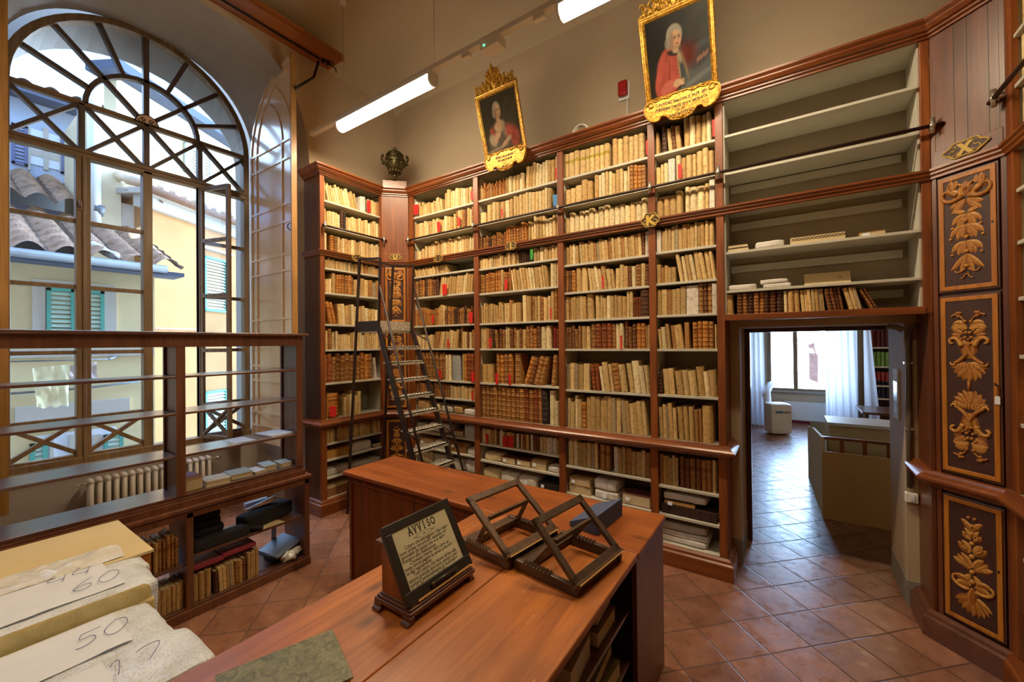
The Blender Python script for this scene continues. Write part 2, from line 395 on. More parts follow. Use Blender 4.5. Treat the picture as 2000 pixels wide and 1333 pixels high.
# ------------------------------------------------------------------ arched window
m=MB()
def sweep(m,pts,w,x0,x1,mi=0,closed=False):
    n=len(pts); L=[]
    for i,(y,z) in enumerate(pts):
        a=pts[max(i-1,0)]; c=pts[min(i+1,n-1)]
        d=Vector((c[0]-a[0],c[1]-a[1]))
        if d.length<1e-6: d=Vector((0,1))
        d.normalize(); nn=Vector((-d.y,d.x))*(w/2); L.append(((y+nn.x,z+nn.y),(y-nn.x,z-nn.y)))
    vs=[]
    for (p,q) in L: vs+=[(x0,*p),(x1,*p),(x1,*q),(x0,*q)]
    fs=[]
    for i in range(n-1):
        for j in range(4): fs.append((i*4+j,i*4+(j+1)%4,i*4+4+(j+1)%4,i*4+4+j))
    fs+= [(3,2,1,0),tuple((n-1)*4+j for j in range(4))]
    m.add(vs,fs,mi)
W0,W1=-5.95,-5.88
def ang(r,a,cz=ZS): return (YC+r*math.cos(math.radians(a)),cz+r*math.sin(math.radians(a)))
win=D.objects.new('window_1',None); COL.objects.link(win); win.location=(-5.92,YC,.8); win['kind']='structure'; ORG['window_1']=Vector(win.location)
f=MB()
sweep(f,[(YC+1.0,.80),(YC+1.0,ZS)]+[ang(1.0,a) for a in range(6,180,6)]+[(YC-1.0,ZS),(YC-1.0,.80)],.065,-5.97,-5.86)
sweep(f,[(.45,.82),(2.53,.82)],.09,-5.97,-5.84)
f.build('window_frame',M['winwood'],win,bevel=.006)
def part(nm,fn,mat=M['winwood'],par=win,bev=.005):
    q=MB(); fn(q); return q.build(nm,mat,par,bevel=bev)
part('transom',lambda q:(sweep(q,[(.49,3.91),(2.49,3.91)],.085,-5.96,-5.85),sweep(q,[(.49,3.925),(2.49,3.925)],.02,-5.96,-5.835)),M['winwood_y'])
part('transom',lambda q:sweep(q,[(.49,ZS),(2.49,ZS)],.05,W0,W1),M['winwood_y'])
part('mullion',lambda q:(sweep(q,[(.965,.8),(.965,3.88)],.055,W0,-5.85),sweep(q,[(1.02,.8),(1.02,3.88)],.05,W0,-5.86),sweep(q,[(.995,.8),(.995,3.88)],.025,W0,-5.835)))
part('mullion',lambda q:(sweep(q,[(1.49,.8),(1.49,3.9)],.08,-5.96,-5.85)))
part('mullion',lambda q:(sweep(q,[(1.99,.8),(1.99,3.9)],.05,-5.96,-5.86)))
for y in (.985,1.99): part('glazing_bar',lambda q:sweep(q,[(y,3.93),(y,ZS)],.05,W0,W1),M['winwood_backlit'])
part('glazing_bar',lambda q:sweep(q,[(1.49,3.93),(1.49,5.42)],.052,W0,W1),M['winwood_backlit'])
part('glazing_bar',lambda q:sweep(q,[ang(.48,a) for a in range(0,181,9)],.045,W0,W1),M['winwood_backlit'])
for a in (22.5,45,67.5,112.5,135,157.5): part('glazing_bar',lambda q:sweep(q,[ang(.48 if a not in (45,135) else .1,a),ang(.98,a)],.042,W0,W1),M['winwood_backlit'])
cols=[(.50,.96),(1.02,1.465),(1.515,1.97),(2.01,2.48)]
for y0,y1 in cols:
    part('glazing_bar',lambda q:(sweep(q,[(y0,3.95),(y1,4.41)],.036,W0,W1),sweep(q,[(y0,4.41),(y1,3.95)],.036,W0,W1-.002)),M['winwood_backlit'],bev=.003)
BZ=[3.223,2.562,1.907,1.25]
for i,(y0,y1) in enumerate(cols):
    if i==2: continue
    y0-=.02; y1+=.02
    part('casement',lambda q:(sweep(q,[(y0,.85),(y0,3.88)],.05,-5.94,-5.87),sweep(q,[(y1,.85),(y1,3.88)],.05,-5.94,-5.87),
        [sweep(q,[(y0,z),(y1,z)],.04,-5.935,-5.875) for z in BZ],sweep(q,[(y0,.86),(y1,.86)],.06,-5.94,-5.87),
        sweep(q,[(y0,.88),(y1,1.23)],.04,-5.935,-5.88),sweep(q,[(y0,1.23),(y1,.88)],.04,-5.935,-5.882)),bev=.004)
    part('pane',lambda q:q.add([(-5.905,y0,.85),(-5.905,y1,.85),(-5.905,y1,3.88),(-5.905,y0,3.88)],[(0,1,2,3)]),M['glass'],bev=0)
part('pane',lambda q:q.add([(-5.915,YC+.99,3.92),(-5.915,YC+.99,ZS)]+[(-5.915,*ang(.99,a)) for a in range(6,180,6)]+[(-5.915,YC-.99,ZS),(-5.915,YC-.99,3.92)],[list(range(33))]),M['glass'],bev=0)
# open casement leaf, hinged on the third mullion
th=math.radians(17); hx,hy=-5.87,1.99
lf=Vector((math.cos(th),math.sin(th),0)); ln=Vector((-lf.y,lf.x,0))
def LP(u,z,w=0): return Vector((hx,hy,0))+lf*u+ln*w+Vector((0,0,z))
q=MB()
def lbar(q,u0,z0,u1,z1,w,t=.035): q.bar(LP(u0,z0),LP(u1,z1),t,w,up=(0,0,1)) if abs(z1-z0)<.01 else q.bar(LP(u0,z0),LP(u1,z1),t,w,up=tuple(lf))
lbar(q,.02,.86,.02,3.87,.04); lbar(q,.44,.86,.44,3.87,.05)
for z in BZ+[3.85,.87]: lbar(q,.02,z,.44,z,.045)
q.bar(LP(.03,.9),LP(.43,1.22),.03,.036,up=tuple(ln)); q.bar(LP(.03,1.22),LP(.43,.9),.028,.036,up=tuple(ln))
leaf=q.build('casement',M['winwood'],win,bevel=.004)
q=MB(); q.add([LP(.03,.88),LP(.43,.88),LP(.43,3.84),LP(.03,3.84)],[(0,1,2,3)]); q.build('pane',M['glass'],leaf)
q=MB()
for z in (1.25,1.907,2.562,3.223):
    for u in (.1,.22,.34): q.ball(LP(u,z,-.02),.007,6,4)
q.build('screw_heads',M['iron'],leaf)
q=MB(); q.tube([(-5.83,.965,z) for z in (3.35,3.42)],.012,6); q.box((-5.86,.94,3.33),(-5.84,.99,3.37)); q.box((-5.85,.95,2.0),(-5.83,.985,2.06)); q.build('latch',M['winwood'],win)
q=MB(); P=lambda u,v,w:(W1+w,YC+u,ZS+v)
q.prism([(.1*math.cos(PI*i/16),.1*math.sin(PI*i/16)) for i in range(17)],P,0,.012)
ro=q.build('rosette',plain('rosette_cream',(226,182,148),.6),win)
q=MB()
for sx_ in (-1,1):
    q.tube([P(sx_*(.035+.022*math.cos(a)*(1-i*.06)),.035+.022*math.sin(a)*(1-i*.06),.014) for i,a in enumerate([k*.6 for k in range(12)])],.005,5)
    q.tube([P(sx_*(.02+.06*k/5),.012+.012*math.sin(k*1.6),.014) for k in range(6)],.004,5)
q.tube([P(.1*math.cos(PI*i/16),.1*math.sin(PI*i/16),.01) for i in range(17)],.007,5); q.tube([P(-.1,0,.01),P(.1,0,.01)],.008,5)
q.build('rosette_scroll',M['iron'],ro)
# ------------------------------------------------------------------ shutters
def shutter(Y,sgn,label):
    K=.951; fx=lambda x:x*K; fz=lambda z:1.95+(z-1.95)*K
    t=thing('window_shutter',label,'shutter',(fx(-5.3),Y,.78))
    o=[(-5.86,.72),(-4.8,.72)]+[(-4.8-1.06*math.sin(PI/2*i/16),4.40+1.0*math.cos(PI/2*i/16)) for i in range(17)]
    P=lambda u,v,w:(fx(u),Y-sgn*w,fz(v))
    q=MB(); q.prism(o,P,-.03,0); q.build('panel',M['shutter'],t)
    q=MB(); q.box((fx(-4.812),Y-.028,fz(.72)),(fx(-4.79),Y+.032,fz(5.40))); q.build('edge_strip',M['oak'],t)
    q=MB()
    bz=[4.42,4.2,3.655,3.445,3.055,2.86,2.285,2.10,1.70,1.51,1.10,.93]
    def top(x): 
        s=(-4.8-x)/1.06; return 4.40+math.sqrt(max(0,1-s*s))
    for x,w in ((-5.835,.04),(-5.69,.022),(-5.05,.022),(-4.83,.035)):
        q.box((fx(x-w/2),Y-sgn*.014,fz(.73)),(fx(x+w/2),Y,fz(min(4.45,top(x-w/2)-.01))))
    for z in bz: q.box((fx(-5.85),Y-sgn*.012,fz(z)-.012),(fx(-4.82),Y-.0005*sgn,fz(z)+.012))
    def arcb(cx,cz,rx,rz,a0,a1,w=.022):
        n=14; pts=[]
        for i in range(n+1):
            a=math.radians(a0+(a1-a0)*i/n); pts.append((cx+rx*math.cos(a),cz+rz*math.sin(a)))
        for p,r in zip(pts,pts[1:]): q.bar((fx(p[0]),Y-sgn*.006,fz(p[1])),(fx(r[0]),Y-sgn*.006,fz(r[1])),.013,w,up=(0,0,1) if abs(p[0]-r[0])>abs(p[1]-r[1]) else (1,0,0))
    arcb(-4.8,4.42,.89,.84,180,98); arcb(-5.69,4.42,.64,.66,0,62); arcb(-5.69,4.42,.86,.86,0,60)
    arcb(-4.8,4.40,1.04,.985,178,94,.03)
    q.build('batten',M['shutter'],t)
    return t
t=shutter(2.42,1,'cream painted shutter with batten grid folded open beside the bookcase corner')
q=MB(); q.tube([(-4.62,2.41,3.25),(-4.62,2.38,3.27),(-4.62,2.38,3.31),(-4.62,2.41,3.33)],.006,6); q.build('handle',M['iron'],t)
q=MB(); q.tube([at(1,2.42,577,173),at(0,-4.62,613,151),at(0,-4.66,622,120)],.014,6); q.build('stay_bar',M['iron'],t)
t=shutter(at(0,-4.57,2,600).y,-1,'cream shutter folded flat against the near side of the window niche')
# valance rail over the window
t=thing('curtain_rail','red-brown wooden curtain board high over the arched window','curtain rail',(-4.63,1.0,5.42))
q=MB(); q.box((-4.8,-2.4,5.445),(-4.455,2.99,5.475)); q.box((-4.475,-2.4,5.42),(-4.45,2.99,5.50)); q.build('board',wood('rail_wood',(128,66,28),(168,94,44),'y',1,.5,.1),t,bevel=.004)
q=MB(); e=at(0,-4.66,624,115); q.tube([(e.x,e.y,e.z),(e.x,-2.3,e.z+.01)],.011,8); q.build('rod',M['iron'],t)
q=MB()
for dy in (.0,.06): q.ball((e.x,e.y+dy+.05,e.z+.01),(.03,.02,.035),8,6)
q.tube([(e.x,e.y+.05,e.z),(e.x+.06,e.y+.12,e.z+.03),(e.x+.04,e.y+.16,5.44)],.01,6)
q.tube([(e.x+.02,e.y+.1,e.z),(e.x+.07,e.y+.17,e.z-.05),(e.x+.03,e.y+.2,e.z-.07)],.007,6); q.build('pulley',M['iron'],t)
q=MB()
for y in (2.6,1.8): q.ball((-4.47,y,5.43),.022,8,6)
q.build('peg',M['redwood'],t)
# radiator below the window
t=thing('radiator','cream cast-iron column radiator under the arched window','radiator',(-5.72,1.5,0))
n=17; ya,yb=.98,2.03
for i in range(n):
    y=ya+(yb-ya)*(i+.5)/n; q=MB()
    for dx in (-.055,.0,.055): q.tube([(-5.74+dx,y,.10),(-5.74+dx,y,.62)],.017,8)
    q.ball((-5.74,y,.63),(.085,.026,.03),10,6); q.ball((-5.74,y,.1),(.085,.026,.03),10,6)
    q.build('section',M['rad'],t)
q=MB()
for z in (.12,.61): q.tube([(-5.74,ya-.02,z),(-5.74,yb+.05,z)],.014,8)
q.tube([(-5.74,ya+.02,.0),(-5.74,ya+.02,.1)],.015,8); q.tube([(-5.74,yb-.02,.0),(-5.74,yb-.02,.1)],.015,8)
q.build('pipe',M['rad'],t)
q=MB(); q.lathe([(.008,0),(.02,.005),(.022,.03),(.014,.05),(.0,.055)],10,M=Matrix.Translation((-5.74,yb+.05,.61))@Matrix.Rotation(-PI/2,4,'X')); q.tube([(-5.74,ya-.02,.61),(-5.74,ya-.08,.61)],.008,6); q.build('valve',M['steel'],t)
# ================================================================== BOOKCASES
def miter(path):
    out=[]
    for i,p in enumerate(path):
        ns=[]
        for a,b in ((i-1,i),(i,i+1)):
            if 0<=a and b<len(path):
                d=Vector((path[b][0]-path[a][0],path[b][1]-path[a][1])).normalized(); ns.append(Vector((d.y,-d.x)))
        if len(ns)==2:
            h=(ns[0]+ns[1]).normalized(); out.append(h/max(.3,h.dot(ns[0])))
        else: out.append(ns[0])
    return out
def moulding(m,path,prof,i0=0,i1=None,mi=0):
    i1=len(path)-1 if i1 is None else i1; mt=miter(path); n=len(prof); vs=[]
    for i in range(i0,i1+1):
        for o,z in prof: vs.append((path[i][0]+mt[i].x*o,path[i][1]+mt[i].y*o,z))
    fs=[]
    for i in range(i1-i0):
        for j in range(n): fs.append((i*n+j,i*n+(j+1)%n,(i+1)*n+(j+1)%n,(i+1)*n+j))
    fs+= [tuple(range(n-1,-1,-1)),tuple((i1-i0)*n+j for j in range(n))]
    return m.add(vs,fs,mi)
XI,YK,XR=-4.45,3.765,1.045
TOP=[(-4.79,2.66),(XI,2.66),(XI,3.52),(-4.205,YK),(-.459,YK),(.79,YK),(XR,3.51),(XR,-2.9)]
DAD=[(-4.79,2.655),(XI+.012,2.655),(XI+.012,3.515),(-4.21,YK-.012),(-.425,YK-.012),(-.425,4.105)]
DAR=[(.758,4.105),(.758,3.785),(XR-.012,3.505),(XR-.012,-2.9)]
CORN=[(-.01,3.93),(.012,3.93),(.012,3.943),(.03,3.95),(.03,3.962),(.048,3.968),(.066,3.988),(.066,3.998),(.088,4.014),(.088,4.03),(-.01,4.03)]
MIDC=[(-.01,2.995),(.012,2.998),(.012,3.012),(.024,3.024),(.024,3.036),(.036,3.046),(.036,3.06),(-.01,3.06)]
DADO=[(-.012,.985),(.014,.99),(.022,1.005),(.05,1.02),(.062,1.034),(.062,1.048),(.05,1.06),(.026,1.072),(.02,1.088),(-.012,1.09)]
PLIN=[(-.012,.17),(.0,.17),(.022,.155),(.026,.135),(.04,.125),(.044,.11),(.044,0),(-.012,0)]
BAYS={'A':(-4.12,-3.085),'B':(-3.015,-1.965),'C':(-1.90,-1.04),'D':(-.98,-.487),'E':(-.43,.745)}
ZSH={'A':[3.645,3.36,3.06,2.849,2.573,2.196,1.899,1.498,1.281,1.09,.814,.616,.395,.17],
     'B':[3.645,3.36,3.06,2.835,2.545,2.192,1.896,1.497,1.09,.787,.592,.385,.17],
     'C':[3.645,3.36,3.06,2.751,2.468,2.186,1.891,1.477,1.09,.704,.425,.17],
     'D':[3.645,3.36,3.06,2.761,2.479,2.192,1.89,1.483,1.09,.675,.42,.17],
     'E':[3.65,3.34,3.06,2.686,2.368,2.17],
     'I':[3.655,3.355,3.06,2.863,2.573,2.202,1.902,1.51,1.09,.806,.618,.41,.17]}
TOPZ=3.93
def tops(bay):
    z=ZSH[bay]; out=[]
    for i,a in enumerate(z):
        c=TOPZ if i==0 else z[i-1]-.024
        if abs(a-3.06)>.01 and i and abs(z[i-1]-3.06)<.01: c=2.992
        if i and abs(z[i-1]-1.09)<.01: c=.985
        out.append(c)
    return out
# ---- back-wall bookcase (four bays)
bk=thing('bookcase','tall red-brown built-in bookcase of four bays packed with old books along the back wall','bookcase',(-2.3,3.9,0))
def bx(nm,mat,par,*boxes,bev=.0025):
    for a,b in boxes:
        q=MB(); q.box(a,b); o=q.build(nm,mat,par,bevel=bev)
    return o
q=MB(); moulding(q,TOP,CORN,3,4); q.build('cornice',M['redwood_x'],bk)
q=MB(); moulding(q,TOP,MIDC,3,4); q.build('middle_moulding',M['redwood_x'],bk)
q=MB(); moulding(q,DAD,DADO,3,5); q.build('dado_moulding',M['redwood_x'],bk)
q=MB(); moulding(q,DAD,PLIN,3,5); q.build('plinth',M['redwood_x'],bk)
bx('back_panel',M['shelfback'],bk,((-4.21,4.085,.1),(-.44,4.105,3.95)),bev=0)
bx('top_board',M['shelfback'],bk,((-4.2,3.775,3.93),(-.43,4.1,3.955)),((-4.2,3.775,2.993),(-.43,4.09,3.058)),((-4.2,3.765,.986),(-.43,4.09,1.089)),bev=0)
for x0,x1 in ((-4.2,-4.12),(-3.085,-3.015),(-1.965,-1.90),(-1.04,-.98),(-.487,-.43)):
    bx('stile',M['redwood'],bk,((x0,3.765,1.08),(x1,3.80,3.94)),((x0-.003,3.752,.16),(x1+.003,3.79,.99)))
    bx('divider',M['shelf'],bk,((x0+.006,3.80,.1),(x1-.006,4.088,3.93)),bev=0)
bx('end_panel',M['redwood'],bk,((-.442,3.78,1.08),(-.4295,4.108,3.95)),((-.442,3.77,.1),(-.4255,4.108,1.0)))
for b in 'ABCD':
    x0,x1=BAYS[b]
    for z in ZSH[b]:
        if z in (3.06,1.09): continue
        bx('shelf',M['shelf'],bk,((x0+.001,3.777 if z>1 else 3.765,z-.022),(x1-.001,4.084,z)),bev=.002)
# ---- bookcase on the window side
ik=thing('bookcase','narrow red-brown bookcase with one bay of books between window and corner','bookcase',(-4.62,3.1,0))
q=MB(); moulding(q,TOP,CORN,0,2); q.build('cornice',M['redwood_y'],ik)
q=MB(); moulding(q,TOP,MIDC,0,2); q.build('middle_moulding',M['redwood_y'],ik)
q=MB(); moulding(q,DAD,DADO,0,2); q.build('dado_moulding',M['redwood_y'],ik)
q=MB(); moulding(q,DAD,PLIN,0,2); q.build('plinth',M['redwood_y'],ik)
bx('side_panel',M['darkwood'],ik,((-4.79,2.662,1.05),(XI-.01,2.69,3.95)),((-4.79,2.655,.1),(XI,2.69,1.0)))
bx('stile',M['redwood'],ik,((XI-.03,2.66,1.08),(XI,2.715,3.94)),((XI-.03,2.653,.16),(XI+.012,2.72,.99)))
bx('stile',M['redwood'],ik,((XI-.03,3.50,1.08),(XI,3.525,3.94)),((XI-.03,3.50,.16),(XI+.012,3.525,.99)))
bx('back_panel',M['shelfback'],ik,((-4.79,2.69,.1),(-4.772,3.60,3.95)),bev=0)
bx('divider',M['shelf'],ik,((-4.77,3.54,.1),(XI-.03,3.56,3.93)),bev=0)
bx('top_board',M['shelfback'],ik,((-4.78,2.69,3.93),(XI-.01,3.54,3.955)),((-4.77,2.69,2.993),(XI-.01,3.54,3.058)),((-4.77,2.69,.986),(XI-.005,3.54,1.089)),bev=0)
for z in ZSH['I']:
    if z in (3.06,1.09): continue
    bx('shelf',M['shelf'],ik,((-4.77,2.692,z-.022),(XI-.012 if z>1 else XI,3.538,z)),bev=.002)
# ---- shelving over the passage
ek=thing('wall_shelving','half-empty shelving recess with pale shelves over the doorway','shelving',(.16,3.9,2.12))
q=MB(); moulding(q,TOP,CORN,4,5); q.build('cornice',M['redwood_x'],ek)
q=MB(); moulding(q,TOP,MIDC,4,5); q.build('middle_moulding',M['redwood_x'],ek)
bx('lintel_board',M['redwood_x'],ek,((-.43,3.757,2.12),(.755,3.80,2.17)))
bx('bottom_board',M['shelf'],ek,((-.43,3.80,2.13),(.755,4.1,2.168)),bev=0)
bx('back_panel',M['e_back'],ek,((-.43,4.09,2.13),(.79,4.108,3.95)),bev=0)
bx('top_board',M['shelf'],ek,((-.43,3.775,3.93),(.79,4.1,3.955)),bev=0)
bx('stile',M['redwood'],ek,((.745,3.765,2.12),(.79,3.80,3.94)))
bx('side_board',M['shelf'],ek,((.735,3.80,2.13),(.745,4.09,3.93)),bev=0)
bx('side_board',M['shelf'],ek,((-.44,3.80,2.13),(-.418,4.09,3.93)),bev=0)
for z in ZSH['E'][:-1]:
    bx('shelf',M['shelf'],ek,((-.415,3.775 if z!=3.06 else 3.80,z-.02),(.734,4.088,z)),bev=.002)
for z in (3.25,2.92,2.55,2.26): bx('cleat',M['shelf'],ek,((-.41,4.065,z),(.70,4.089,z+.06)),bev=.002)
# ---- far right bookcase
rk=thing('bookcase','red-brown bookcase at the extreme right edge beyond the ornamented corner cabinet','bookcase',(1.25,1.5,0))
q=MB(); moulding(q,TOP,CORN,6,7); q.build('cornice',M['redwood_y'],rk)
q=MB(); moulding(q,TOP,MIDC,6,7); q.build('middle_moulding',M['redwood_y'],rk)
q=MB(); moulding(q,DAR,DADO,2,3); q.build('dado_moulding',M['redwood_y'],rk)
q=MB(); moulding(q,DAR,PLIN,2,3); q.build('plinth',M['redwood_y'],rk)
bx('stile',M['redwood'],rk,((XR,3.44,1.08),(XR+.03,3.53,3.94)),((XR-.012,3.44,.16),(XR+.03,3.52,.99)))
for y in (2.3,1.1,-.1,-1.3): bx('stile',M['redwood'],rk,((XR,y-.035,.16),(XR+.03,y+.035,3.94)))
bx('back_panel',M['shelfback'],rk,((1.39,-2.9,.1),(1.41,3.6,3.95)),bev=0)
bx('divider',M['shelf'],rk,((XR+.03,3.455,.1),(1.39,3.47,3.93)),bev=0)
bx('top_board',M['shelfback'],rk,((XR+.01,-2.9,3.93),(1.4,3.5,3.955)),((XR+.01,-2.9,2.993),(1.4,3.5,3.058)),((XR,-2.9,.986),(1.4,3.5,1.089)),bev=0)
ZR=[3.64,3.36,2.78,2.49,2.18,1.86,1.48,.74,.45,.17]
for z in ZR: bx('shelf',M['shelf'],rk,((XR+.012,-2.9,z-.022),(1.389,3.454,z)),bev=.002)
# ---- corner cabinets with painted doors
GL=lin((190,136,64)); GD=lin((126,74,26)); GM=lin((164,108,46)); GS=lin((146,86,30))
def o_leaf(q,P,u,v,a,L,W,curl=0,lift=.005,c=GM):
    n=7; a=math.radians(a); x,y=u,v; rows=[]
    for i in range(n+1):
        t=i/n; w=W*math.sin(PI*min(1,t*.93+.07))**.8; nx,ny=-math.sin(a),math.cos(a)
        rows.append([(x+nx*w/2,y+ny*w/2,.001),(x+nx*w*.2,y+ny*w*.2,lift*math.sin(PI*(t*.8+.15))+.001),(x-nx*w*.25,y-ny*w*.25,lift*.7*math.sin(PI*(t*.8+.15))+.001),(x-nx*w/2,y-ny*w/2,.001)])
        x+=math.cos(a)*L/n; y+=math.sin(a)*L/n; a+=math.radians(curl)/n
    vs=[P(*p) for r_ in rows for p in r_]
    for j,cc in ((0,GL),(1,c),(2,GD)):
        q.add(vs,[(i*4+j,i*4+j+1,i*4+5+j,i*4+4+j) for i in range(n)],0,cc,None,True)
def o_scroll(q,P,u,v,a,L,curl,r0,r1,c=GM,n=20):
    """tapering stroke that curls up progressively"""
    x,y=u,v; a=math.radians(a); pts=[]; rr=[]
    for i in range(n+1):
        t=i/n; pts.append(P(x,y,.003)); rr.append(r0+(r1-r0)*t)
        st=L/n*(1.25-.8*t); x+=math.cos(a)*st; y+=math.sin(a)*st; a+=math.radians(curl)/n*(.3+1.4*t)
    q.tube(pts,rr,6,0,c)
def o_ball(q,P,u,v,r,c=GM): q.ball(P(u,v,.002),r,8,6,0,c)
def o_shell(q,P,u,v,R0,a0,a1,n):
    for i in range(n):
        a=a0+(a1-a0)*(i+.5)/n; o_leaf(q,P,u,v,a,R0*(1-.12*abs(i-(n-1)/2)/n),R0*math.radians(abs(a1-a0))/n*1.35,0,.006,GS if i%2 else GM)
def both(fn):
    for s_ in (1,-1): fn(s_)
def mir(P,s_): return lambda u,v,w:P(u*s_,v,w)
def orn_upper(q,P,h):
    k=h/.70
    def half(s_):
        Q=lambda u,v,w:P(u*s_,v*k,w)
        o_leaf(q,Q,.004,.20,-80,.14,.035,12); o_leaf(q,Q,.012,.19,-58,.13,.04,25); o_scroll(q,Q,.01,.10,-40,.09,150,.006,.004); o_scroll(q,Q,.004,.07,-70,.06,110,.005,.004)
        for v,l in ((.275,.105),(.385,.115),(.455,.10)):
            o_leaf(q,Q,.004,v,-18,l,.05,-35); o_leaf(q,Q,.004,v,-50,l*.9,.05,-25); o_leaf(q,Q,.004,v+.01,-75,l*.85,.04,0); o_ball(q,Q,l*.82,v-.075,.009,GL)
        o_leaf(q,Q,.006,.475,8,.085,.035,25,c=GL)
        o_leaf(q,Q,.006,.56,-60,.12,.05,40); o_leaf(q,Q,.01,.56,-35,.10,.05,30)
        o_scroll(q,Q,.02,.585,-28,.25,330,.016,.006,GM); o_leaf(q,Q,.035,.575,60,.10,.05,-55,c=GL)
        o_scroll(q,Q,.05,.60,25,.13,150,.013,.006); o_leaf(q,Q,.085,.625,75,.085,.05,30); o_leaf(q,Q,.09,.61,40,.06,.04,60,c=GS); o_leaf(q,Q,.075,.645,120,.06,.035,-40)
        o_scroll(q,Q,.012,.635,70,.085,-230,.006,.004,GL); o_ball(q,Q,.03,.655,.009)
    both(half)
    o_leaf(q,P,0,.585*k,90,.09,.09,0,.009,GS); o_ball(q,P,0,.63*k,.014,GS)
    for v in (.12,.215,.31,.42): o_ball(q,P,0,v*k,.013,GL)
    for v in (.14,.125): q.tube([P(-.02,v*k,.004),P(.02,v*k,.004)],.004,5,0,GL)
def orn_mid(q,P,h):
    hh=h/2
    def quarter(Q):
        o_shell(q,Q,0,.135,.115,-178,-2,9)
        o_scroll(q,Q,0.02,.165,15,.0001,0,.001,.001)
        for i in range(-3,4): o_leaf(q,Q,i*.014,.15-abs(i)*.004,-90+i*16,.055,.018,0,.008,GL)
    def halfq(Q):
        o_scroll(q,Q,.085,.135,150,.20,-120,.010,.014,GM); o_scroll(q,Q,.04,.245,75,.16,-330,.014,.007,GL)
        o_leaf(q,Q,.01,.17,80,.13,.06,-10,c=GM); o_scroll(q,Q,.075,.13,-20,.05,170,.009,.005,GL)
        o_leaf(q,Q,.03,.325,15,.085,.04,40); o_leaf(q,Q,.045,.315,-15,.06,.03,60,c=GS)
        for a,b,r in ((.0,.285,.011),(.018,.30,.010),(.04,.29,.010),(.056,.3,.009),(.012,.33,.011),(.03,.345,.009)): o_ball(q,Q,a,b,r)
        o_leaf(q,Q,.008,.355,25,.10,.05,-50,c=GL); o_leaf(q,Q,.014,.365,52,.09,.04,-90); o_ball(q,Q,.02,.40,.011)
        o_scroll(q,Q,.02,.405,55,.11,-130,.005,.007); o_ball(q,Q,.055,.435,.011); o_ball(q,Q,.06,.455,.011); o_ball(q,Q,.045,.455,.009)
    k=h/1.05
    for sv in (1,-1):
        Q0=lambda u,v,w,sv=sv:P(u,hh+sv*v*k,w); quarter(Q0)
        for s_ in (1,-1): halfq(lambda u,v,w,sv=sv,s_=s_:P(u*s_,hh+sv*v*k,w))
    q.tube([P(0,hh-.03,.003),P(0,hh+.03,.003)],.008,6,0,GM)
def orn_low(q,P,h):
    k=h/.74
    Q0=lambda u,v,w:P(u,v*k,w)
    o_shell(q,Q0,0,.16,.13,-160,-20,9); o_leaf(q,Q0,0,.10,90,.12,.07,0,.01,GS)
    def half(s_):
        Q=lambda u,v,w:P(u*s_,v*k,w)
        o_scroll(q,Q,.02,.20,-10,.17,200,.012,.006,GL); o_leaf(q,Q,.01,.225,10,.10,.05,-60); o_leaf(q,Q,.02,.235,40,.10,.045,-70,c=GS); o_leaf(q,Q,.008,.30,-60,.10,.045,40,c=GL)
        o_leaf(q,Q,.012,.335,20,.11,.05,60); o_leaf(q,Q,.02,.355,-2,.10,.045,35,c=GL); o_leaf(q,Q,.006,.345,60,.10,.05,-20)
        o_leaf(q,Q,.01,.44,15,.095,.045,50); o_leaf(q,Q,.008,.45,60,.08,.04,-30,c=GL); o_scroll(q,Q,.03,.455,20,.07,180,.009,.005)
        o_leaf(q,Q,.008,.525,20,.07,.035,60); o_leaf(q,Q,.006,.54,65,.07,.03,-20,c=GL); o_scroll(q,Q,.02,.53,30,.055,190,.007,.004)
        o_leaf(q,Q,.004,.585,62,.09,.04,-35); o_leaf(q,Q,.012,.615,25,.05,.025,50,c=GL); o_ball(q,Q,.018,.67,.010)
    both(half)
    for v,r in ((.255,.016),(.32,.014),(.42,.015),(.505,.013),(.57,.012),(.62,.012)): o_ball(q,P,0,v*k,r,GL)
